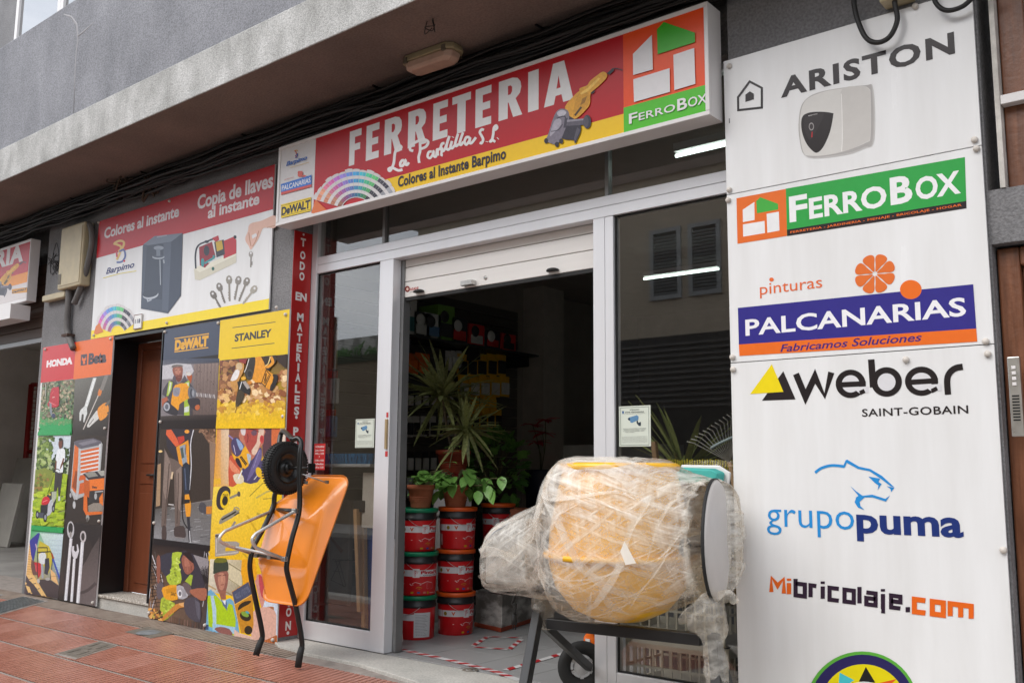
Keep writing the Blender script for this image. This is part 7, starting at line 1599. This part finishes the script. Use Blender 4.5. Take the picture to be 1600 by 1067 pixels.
# ================================================================ wall racks with goods
t = thing('slatwall', (IX0+.05, 3, .1), 'dark slatted display wall carrying the goods inside the shop', 'display wall')
sl_m = mat('slatwall_board', (.10, .09, .08), .6, var=.1)
for k in range(26): m = M(); m.box(IX0+.001, IX0+.03, .5, PX(815, 600, -6.7).y-.05, .15+k*.11, .15+k*.11+.1); m.build('slat', sl_m, t, bevel=.004)
W3 = 'on the slatted wall'
row(XL, [722, 737, 752, 768, 783], 553, .16, .24, m_yel, m_blk, 'yellow carded tool', 'in the upper yellow row '+W3)
row(XL, [724, 741, 757, 773, 788], 588, .16, .22, m_yel, m_wh, 'yellow carded measuring tool', 'in the lower yellow row '+W3)
row(XL, [728, 742, 756, 769], 612, .12, .26, m_yel, m_yel, 'yellow carded key set', 'beneath both yellow rows '+W3)
row(XL, [700, 709, 717], 548, .08, .20, m_wh, m_wh, 'slim pale pack', 'left of the upper yellow row '+W3)
row(XL, [642, 660], 552, .2, .2, m_or, m_or, 'orange coiled hose set', 'above the spiky plant '+W3)
row(XL, [640, 650, 662, 676, 690, 704], 650, .09, .2, m_wh, m_blk, 'dark small tool pack', 'behind the spiky plant '+W3)
row(XL, [640, 652, 664, 676, 690], 705, .09, .2, m_blk, m_wh, 'small black-backed pack', 'low behind the leafy pot '+W3)
row(XL, [742, 754, 766, 778], 640, .11, .2, m_yel, m_blk, 'long yellow-topped pack', 'right of the spiky plant '+W3)
row(XL, [640, 652, 664, 676, 690, 702], 610, .09, .16, m_blk, m_wh, 'short black pack', 'left behind the spiky plant '+W3)
row(XL, [642, 655, 668, 682, 696], 745, .1, .2, m_wh, m_blue, 'white and blue pack', 'in the lowest row '+W3)
# boxes on the top shelf
t = thing('wall_shelf', (IX0+.2, 2.8, 2.3), 'long dark shelf high on the slatted wall', 'shelf'); zs_ = PX(720, 540, -6.5).z
m = M(); m.box(IX0+.04, IX0+.42, .8, 3.95, zs_-.02, zs_); m.build('board', m_blk, t)
for y in (1.0, 2.0, 3.0, 3.8): m = M(); m.box(IX0+.04, IX0+.38, y, y+.02, zs_-.14, zs_-.021); m.build('bracket', m_blk, t)
bxs = [(636, 480, 540, m_wh, m_teal, 'tall white card with a teal sprayer at the left end of the top shelf'), (660, 487, 527, m_blk, m_wh, 'black and white boxed machine on the top shelf'), (676, 490, 530, m_wh, m_blue, 'white and blue boxed machine on the top shelf'), (697, 484, 540, m_gr, m_blk, 'green box on the top shelf'), (718, 495, 535, m_blk, m_red, 'dark box with red print in the middle of the top shelf'), (745, 500, 534, m_red, m_wh, 'red box with white label on the top shelf'), (770, 504, 532, m_blk, m_red, 'black toolbox towards the right of the top shelf'), (795, 505, 532, m_red, m_blk, 'red and black toolbox at the right end of the top shelf')]
for px_, y0, y1, ma, mb, lb in bxs:
    P0 = PX(px_, y1, -6.4); P1 = PX(px_, y0, -6.4); h_ = max(.14, P1.z-P0.z); t = thing('boxed_tool', (-6.5, P0.y, zs_), lb, 'box')
    m = M(); m.box(-6.68, -6.4, P0.y-.12, P0.y+.12, zs_+.001, zs_+h_); m.build('carton', ma, t, bevel=.004)
    m = M(); m.box(-6.4+.0005, -6.396, P0.y-.09, P0.y+.09, zs_+h_*.12, zs_+h_*.5); m.build('label', mb, t)
    m = M(); m.lathe([(0, .012), (.05, .012), (.06, 0)], (-6.396, P0.y-.03, zs_+h_*.68), 16, Matrix(((0, 0, 1), (1, 0, 0), (0, 1, 0)))); m.build('picture_relief', m_blk if ma is not m_blk else m_wh, t)
# boiler and white cabinet high on the back wall
q = PY(790, 456, 5.0); t = thing('water_boiler', q, 'large pale water boiler hanging high at the back of the shop', 'boiler')
m = M(); m.lathe([(0, -.16), (.22, -.15), (.3, -.08), (.3, .6), (0, .6)], q, 28); m.build('tank', m_wh, t); m = M(); m.lathe([(0, -.2), (.17, -.19), (.18, -.155)], q, 24); m.build('base_cap', m_blk, t)
q = PY(895, 530, 5.6); t = thing('wall_cabinet', q, 'pale flat cabinet on the back wall seen right of the interior column', 'cabinet')
m = M(); m.box(q.x-.25, q.x+.2, 5.6, 5.7, q.z-.3, q.z+.35); m.build('door_panel', mat('cabinet_grey', (.22, .22, .22), .5), t, bevel=.004); m = M(); m.box(q.x+.12, q.x+.14, 5.57, 5.599, q.z-.05, q.z+.05); m.build('handle', steel, t)
def brow(pxs, py, w_, h_, ma, mb, what, where, Y=6.2):
    srow(pxs, py, w_, h_, ma, mb, what, where, Y)
brow([868, 880, 893, 906], 620, .13, .35, m_blk, m_wh, 'long-handled tool', 'on the back wall right of the column')
brow([868, 882, 896, 910], 580, .13, .2, m_wh, m_blk, 'tool hanger', 'on the back wall above the long tools')
brow([868, 884, 900, 915], 470, .15, .4, m_gr, m_blue, 'tall green and blue pack', 'at the top of the back wall')
brow([866, 879, 892, 905, 918], 540, .12, .3, m_wh, m_blk, 'pale hanging pack', 'on the back wall below the tall packs')
brow([866, 880, 894, 908], 655, .12, .22, m_red, m_wh, 'red-topped pack', 'on the back wall above the counter')
brow([872, 888, 904], 508, .16, .18, m_wh, m_red, 'small white box', 'high on the back wall')
q = PY(890, 712, 4.6); t = thing('counter', (q.x, 4.6, 0), 'low white and red counter at the back of the shop', 'counter'); m = M(); m.box(q.x-.5, q.x+1.2, 4.6, 5.0, .01, q.z-.06); m.build('base', m_red, t); m = M(); m.box(q.x-.52, q.x+1.25, 4.57, 5.0, q.z-.059, q.z+.12); m.build('front_panel', m_wh, t)
# ================================================================ behind the right window
q0, q1 = PY(1040, 722, .5), PY(1140, 718, .5)
t = thing('broom', (q0.x, .5, q0.z-.1), 'yellow bristled broom head lying upside down behind the mixer in the right window', 'broom')
m = M(); m.box(q0.x, q1.x+.12, .46, .54, q0.z-.10, q0.z-.068); m.build('broom_head', MATS['grey_plastic'], t, bevel=.006); m = M()
for i in range(34):
    for j in range(2):
        x = q0.x+.012+i*(q1.x+.1-q0.x)/34; y = .472+j*.027; f_ = .10*(i/34-.3); m.tube([(x, y, q0.z-.069), (x+f_*.35+rb_.uniform(-.003, .003), y-.006, q0.z+.012+rb_.uniform(-.006, .006))], [.0030, .0042], 5)
m.build('bristles', mat('yellow_bristle', (.80, .70, .03), .5), t)
t = thing('leaf_rake', PY(1135, 735, .42), 'fan-shaped metal leaf rake propped in the right window beside the white boards', 'rake')
hub = PY(1140, 722, .42); m = M()
for i in range(15):
    tip = PY(1080+i*6.3, 690-i*4.2+max(0, i-10)*2, .42); dd = (tip-hub); m.tube([hub, hub+dd*.93, tip+Vector((-.01, -.03, -.0))], .0028, 5)
m.build('tines', mat('rake_grey', (.62, .62, .58), .4, metal=.2), t)
m = M(); m.tube(spline([PY(1111, 700, .415), PY(1125, 692, .413), PY(1145, 683, .415)], 5), .008, 6); m.build('spreader', mat('pale_blue_plastic', (.50, .62, .66), .4), t); m = M(); m.tube([hub, hub+Vector((.12, .02, -.75))], .012, 8); m.build('handle', pine, t)
# spider plant
c = PY(1062, 765, .9); c = Vector((c.x, .95, c.z)); t = thing('potted_grass_plant', c, 'pale arching long-leaved plant behind the right shop window', 'potted plant')
pot(t, c+Vector((0, 0, -.1)), .12, .2, terra_d)
for i in range(34): a = rl_.uniform(0, 2*PI); e = rl_.uniform(.5, 1.4); leaf(t, 'blade', g_pale, c+Vector((0, 0, .08)), (math.cos(a)*math.cos(e), math.sin(a)*math.cos(e), math.sin(e)), rl_.uniform(.28, .58), .8, rl_.uniform(-.3, .3))
st = thing('plant_stand', (c.x, c.y, 0), 'dark box under the pale arching plant in the right window', 'stand'); m = M(); m.box(c.x-.2, c.x+.3, .8, 1.1, .01, c.z-.10); m.build('box', m_blk, st)
# wooden stake
leanbar((1022, 690), (1026, 730), .6, .6, .03, .03, pine, 'wooden_stake', 'short wooden stake beside the camera notice in the right window', 'stake')
# plastic crates, stacked
def crate(c, w_, d_, h_, lb):
    c = Vector(c); t = thing('plastic_crate', c, lb, 'crate', 'plastic crates stacked behind the mixer')
    cm = mat('cream_crate', (.66, .62, .50), .5, var=.06)
    m = M(); m.box(c.x, c.x+w_, c.y, c.y+d_, c.z, c.z+.02); m.build('base', cm, t)
    for (x0, x1, y0, y1) in [(c.x, c.x+w_, c.y, c.y+.012), (c.x, c.x+w_, c.y+d_-.012, c.y+d_), (c.x, c.x+.012, c.y+.013, c.y+d_-.013), (c.x+w_-.012, c.x+w_, c.y+.013, c.y+d_-.013)]:
        m = M(); m.box(x0, x1, y0, y1, c.z+.021, c.z+.06); m.box(x0, x1, y0, y1, c.z+h_-.05, c.z+h_)
        L_ = max(x1-x0, y1-y0); n_ = int(L_/.055)
        for i in range(n_+1):
            f_ = i/n_
            if x1-x0 > y1-y0: xx = x0+(L_-.01)*f_; m.box(xx, xx+.01, y0+.001, y1-.001, c.z+.061, c.z+h_-.051)
            else: yy = y0+(L_-.01)*f_; m.box(x0+.001, x1-.001, yy, yy+.01, c.z+.061, c.z+h_-.051)
        m.box(x0+.0005, x1-.0005, y0+.0015, y1-.0015, c.z+h_*.5-.006, c.z+h_*.5+.006); m.build('lattice_side', cm, t)
cx_ = PY(975, 1000, .33).x
crate((cx_, .33, .62), .62, .38, .24, 'upper cream lattice crate behind the glass under the mixer')
crate((cx_-.01, .33, .31), .62, .38, .305, 'middle cream lattice crate in the stack behind the glass')
crate((cx_+.01, .33, .012), .62, .38, .293, 'bottom cream lattice crate resting on the shop floor behind the glass')
# orange bag
q = PZ(930, 1010, .02); q = PY(929, 1005, .36); t = thing('snack_bag', (q.x, .36, .2), 'shiny orange bag beside the right door post behind the mixer wheel', 'bag')
m = M(); m.lathe([(.0, -.055), (.03, -.052), (.042, -.03), (.046, 0), (.042, .03), (.028, .05), (.032, .056), (0, .056)], (q.x-.03, .36, q.z), 16, Matrix.Diagonal((1, .5, 1))); m.build('bag', mat('orange_foil', (.7, .13, .01), .25), t)
m = M(); m.box(q.x-.045, q.x-.015, .334, .338, q.z+.01, q.z+.025); m.build('label', m_wh, t)
# lit fluorescent tubes
tube_m = mat('lit_tube', (.9, .9, .9), .5, emit=(.80, 1, .93), es=3)
def lamp(a, b, lb):
    t = thing('tube_light', (a+b)/2, lb, 'tube light', 'lit fluorescent tubes'); d = (b-a).normalized()
    m = M(); m.bar(a+Vector((0, 0, .045)), b+Vector((0, 0, .045)), .06, .05, (0, 0, 1)); m.build('housing', white_metal, t)
    m = M(); m.tube([a, b], .011, 10); m.build('tube', tube_m, t)
a = PZ(1056, 244, 3.1); lamp(a, a+Vector((1.0, .02, 0)) if a.x+1.0 < IX1 else Vector((IX1-.05, a.y, 3.1)), 'lit tube light seen through the glass above the right window')
a = PZ(1006, 436, 3.1); b = PZ(1131, 423, 3.1); lamp(a, Vector((b.x, a.y+.02, 3.1)), 'lit tube light deeper in the shop seen through the right window')
# ================================================================ soffit lamp, cables, electrical boxes
lp = PZ(676, 90, ZS-.03); lu = (PZ(712, 72, ZS-.03)-PZ(638, 98, ZS-.03)); L_ = lu.length
t = thing('bulkhead_lamp', lp, 'dusty oblong bulkhead lamp fixed under the balcony', 'lamp')
d = Vector((1, .0, 0)); d = lu.normalized(); s = Vector((-d.y, d.x, 0))
def lamp_ring(sx, sy, z): return [lp+d*sx*a+s*sy*b+Vector((0, 0, z)) for a, b in [(1, .55), (.8, 1), (-.8, 1), (-1, .55), (-1, -.55), (-.8, -1), (.8, -1), (1, -.55)]]
def loft(m, rings):
    n_ = len(rings[0]); vs = [p for r in rings for p in r]; fs = [(i*n_+j, i*n_+(j+1) % n_, (i+1)*n_+(j+1) % n_, (i+1)*n_+j) for i in range(len(rings)-1) for j in range(n_)]+[tuple(range(n_)), tuple((len(rings)-1)*n_+j for j in range(n_))]; m.add(vs, fs)
m = M(); loft(m, [lamp_ring(L_*.52, .075, .029), lamp_ring(L_*.54, .08, .0), lamp_ring(L_*.54, .08, -.012)]); m.build('base', mat('aged_lamp_base', (.33, .27, .16), .5, var=.15), t, bevel=.004)
m = M(); loft(m, [lamp_ring(L_*.50, .07, -.0125), lamp_ring(L_*.48, .066, -.05), lamp_ring(L_*.40, .05, -.07)]); m.build('diffuser', mat('aged_diffuser', (.50, .33, .25), .4, var=.12, vscale=12), t, bevel=.008)
m = M(); 
for f_ in (-.8, .8):
    for g in (-1, 1): m.obox(lp+d*L_*.5*f_+s*g*.078+Vector((0, 0, -.008)), (.03, .012, .035))
m.build('clip', mat('lamp_clip', (.12, .10, .07), .5), t)
a = PZ(692, 88, ZS-.004); b = PZ(728, 110, ZS-.004); m = M(); m.tube(spline([a, a*.6+b*.4+Vector((.01, 0, -.005)), b], 4), .003, 5); m.build('wire', black_cable, t)
# black cable bundle in the corner of wall and soffit
t = thing('cable_bundle', (-6, -.08, 3.7), 'thick bundle of black cables running along the wall under the balcony', 'cables')
rc_ = random.Random(2)
for k in range(26):
    m = M(); y0_, z0_ = -.02-rc_.random()*.13, ZS-.015-rc_.random()*.17; r_ = rc_.choice([.006, .008, .010, .014]); pts = []
    x = -13.5+rc_.uniform(-.3, .3)
    while x < -.9:
        pts.append(Vector((x, min(-.012, y0_+rc_.uniform(-.014, .014)), min(ZS-.012, z0_+rc_.uniform(-.02, .015))))); x += rc_.uniform(.22, .4)
    m.tube(spline(pts, 2), r_, 6); m.build('cable', black_cable, t)
for x in (-10.5, -8.9, -7.6, -6.1, -4.6, -3.2, -1.9): m = M(); m.box(x, x+.012, -.13, -.001, ZS-.012, ZS-.003); m.build('cable_clip', black_frame, t)
# messy splices
def tangle(px, py, Y, n_, r_, lb, seed, mt_=None, rw=.004):
    q = PY(px, py, Y); rr_ = random.Random(seed); t = thing('cable_splice', q, lb, 'cables'); 
    for k in range(n_):
        m = M(); pts = [q+Vector((rr_.gauss(0, r_), rr_.gauss(0, r_*.4), rr_.gauss(0, r_))) for _ in range(5)]; m.tube(spline(pts, 5), rw, 5); m.build('cable', mt_ or black_cable, t)
tangle(195, 282, -.1, 12, .07, 'tangle of loose brownish cables hanging under the balcony above the white services board', 3, mat('dusty_cable', (.07, .045, .03), .8), .008)
tangle(236, 292, -.06, 6, .05, 'short knot of dusty cables just right of the larger tangle', 5, MATS['dusty_cable'], .012)
tangle(85, 412, -.05, 8, .06, 'small tangle of thin wires between the left light box and the cream meter box', 4, None, .0035)
tangle(671, 45, -.55, 2, .03, 'thin bent wire hanging from the underside of the balcony', 8, None, .003)
# cream meter box with conduit
a, b = PY(94, 445, -.12), PY(128, 347, -.12)
t = thing('meter_box', (a.x, 0, a.z), 'aged cream electrical meter box on the wall left of the white services board', 'electrical box')
bx0_, bx1_ = PY(93, 400, -.10).x, PY(128, 400, -.10).x
zb_, zt_ = PY(112, 448, -.1).z, PY(112, 352, -.1).z
m = M(); m.prism([(bx0_, -.10, zb_), (bx1_, -.10, zb_), (bx1_, -.10, zt_), (bx0_, -.10, zt_)], (0, .099, 0)); m.build('case', cream_pl, t, bevel=.014)
m = M(); m.box(bx0_+.02, bx1_-.02, -.106, -.1005, zb_+.03, zt_-.03); m.build('cover', cream_pl, t, bevel=.005)
m = M(); m.box(bx0_+.03, bx0_+.08, -.109, -.1065, zb_+.05, zb_+.15); m.build('latch', mat('box_label', (.12, .10, .07), .5), t)
t = thing('conduit', (-8.9, -.03, 2.4), 'grey flexible conduit looping down beside the cream meter box', 'conduit')
m = M(); m.tube(spline([PY(x, y, -.05) for x, y in [(133, 350), (141, 353), (144, 375), (140, 400), (131, 435), (122, 460), (116, 474)]], 6), .028, 10); m.build('upper_pipe', grey_pipe, t)
m = M(); m.tube(spline([PY(x, y, -.04) for x, y in [(108, 446), (107, 475), (105, 500), (106, 520), (115, 545)]], 6), .03, 10); m.build('lower_pipe', grey_pipe, t)
m = M(); q = PY(106, 524, -.04); m.box(q.x-.06, q.x+.06, -.075, -.001, q.z-.012, q.z+.012); m.build('pipe_clip', mat('rusty_clip', (.07, .04, .03), .8), t)
a, b = PY(65, 472, -.07), PY(96, 455, -.07); m = M(); m.box(a.x, b.x+.06, -.07, -.001, a.z, b.z); o = m.build('junction_box', cream_pl, bevel=.01); tag(o, 'small oblong cream junction box below the meter box', 'electrical box')
# black cable loops at the top right
t = thing('cable_loop', (-1.4, -.08, 3.6), 'thick black cable loops hanging over the top right white board', 'cables')
m = M(); m.tube(spline([PY(x, y, -.07) for x, y in [(1332, -45), (1333, -10), (1338, 25), (1352, 58), (1370, 67), (1390, 58), (1402, 32), (1398, 5), (1396, -25)]], 6), .0115, 10); m.build('loop', black_cable, t)
m = M(); m.tube(spline([PY(x, y, -.07) for x, y in [(1455, -45), (1458, -8), (1466, 10), (1482, 17), (1505, 10), (1525, -8), (1550, -30)]], 6), .0105, 10); m.build('loop', black_cable, t)
q0, q1 = PY(1378, 10, -.06), PY(1425, -8, -.06); m = M(); m.box(q0.x, q1.x, -.10, -.001, q0.z-.0, q0.z+.08); m.build('junction_box', cream_pl, t, bevel=.008)
# ================================================================ houses across the street
tan = mat('tan_render', (.42, .35, .26), .9, col2=(.52, .44, .34), vscale=.8, bump=.2); YO = -12.17+.0
t = thing('house_across', (-9, YO, 0), 'tan rendered house across the street with grey louvred shutters, seen only as a reflection', 'house')
m = M(); m.box(-17.0, 14, YO-6, YO, -.25, 7.4); m.build('wall', tan, t)
m = M(); m.box(-17.2, 14.2, YO-6, YO+.15, 7.4, 7.65); m.build('parapet', concrete, t)
lou = mat('louvre_grey', (.33, .34, .34), .6)
def louvre(xa, xb, z0, z1):
    m = M(); m.box(xa, xb, YO+.002, YO+.05, z0, z0+.09); m.box(xa, xb, YO+.002, YO+.05, z1-.09, z1); m.box(xa, xa+.09, YO+.002, YO+.05, z0+.09, z1-.09); m.box(xb-.09, xb, YO+.002, YO+.05, z0+.09, z1-.09); f = m.build('shutter', lou, t)
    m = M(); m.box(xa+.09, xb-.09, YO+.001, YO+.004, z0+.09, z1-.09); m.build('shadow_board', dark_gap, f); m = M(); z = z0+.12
    while z < z1-.12: m.obox(((xa+xb)/2, YO+.025, z), (xb-xa-.19, .05, .012), Matrix.Rotation(.6, 3, 'X')); z += .07
    m.build('louvre', lou, f)
for xa, xb in ((-10.07, -9.33), (-9.16, -8.44), (-3.5, -2.7), (-2.5, -1.7), (-14.5, -13.7)): louvre(xa, xb, 4.74, 6.24)
m = M(); m.box(-11.5, -6.5, YO+.001, YO+.06, -.2, 3.97); g = m.build('garage_door', mat('dark_garage', (.03, .028, .026), .5), t)
for k in range(12): m = M(); m.box(-11.4, -6.6, YO+.061, YO+.085, 2.5+k*.115, 2.5+k*.115+.05); m.build('slat', mat('slat_grey', (.10, .095, .09), .5), g)
m = M(); m.box(-17, 14, YO+.001, YO+.03, -.2, .6); m.build('plinth', concrete, t)
t = thing('low_house_across', (-24, YO, 0), 'lower brown building with pale roof terrace across the street, seen only as a reflection', 'house')
m = M(); m.box(-40, -17.05, YO-5, YO-.1, -.25, 4.1); m.build('wall', mat('brown_render', (.19, .14, .09), .9, col2=(.27, .21, .14), vscale=.9), t)
m = M(); m.box(-40, -17.05, YO-5, YO-.05, 4.1, 4.28); m.build('ledge', mat('mossy_ledge', (.06, .07, .04), .9, var=.4), t)
m = M()
for xa, xb, zt in ((-21.0, -18.9, 4.85), (-18.5, -17.1, 4.9), (-25, -21.5, 4.75)): m.box(xa, xb, YO-.6, YO-.45, 4.28, zt)
m.build('terrace_wall', mat('peeling_white', (.28, .27, .24), .9, col2=(.60, .58, .54), vscale=2.5, band=(.42, .5)), t)
rlv = random.Random(6); m = M()
for i in range(260):
    x = rlv.uniform(-26, -17.1); z = 4.28+abs(rlv.gauss(0, .16)); m.obox((x, YO-.35+rlv.uniform(-.1, .1), z), (rlv.uniform(.05, .16), .03, rlv.uniform(.03, .1)), Matrix.Rotation(rlv.random()*3, 3, 'Y'))
m.build('creeper', g_dark, t)
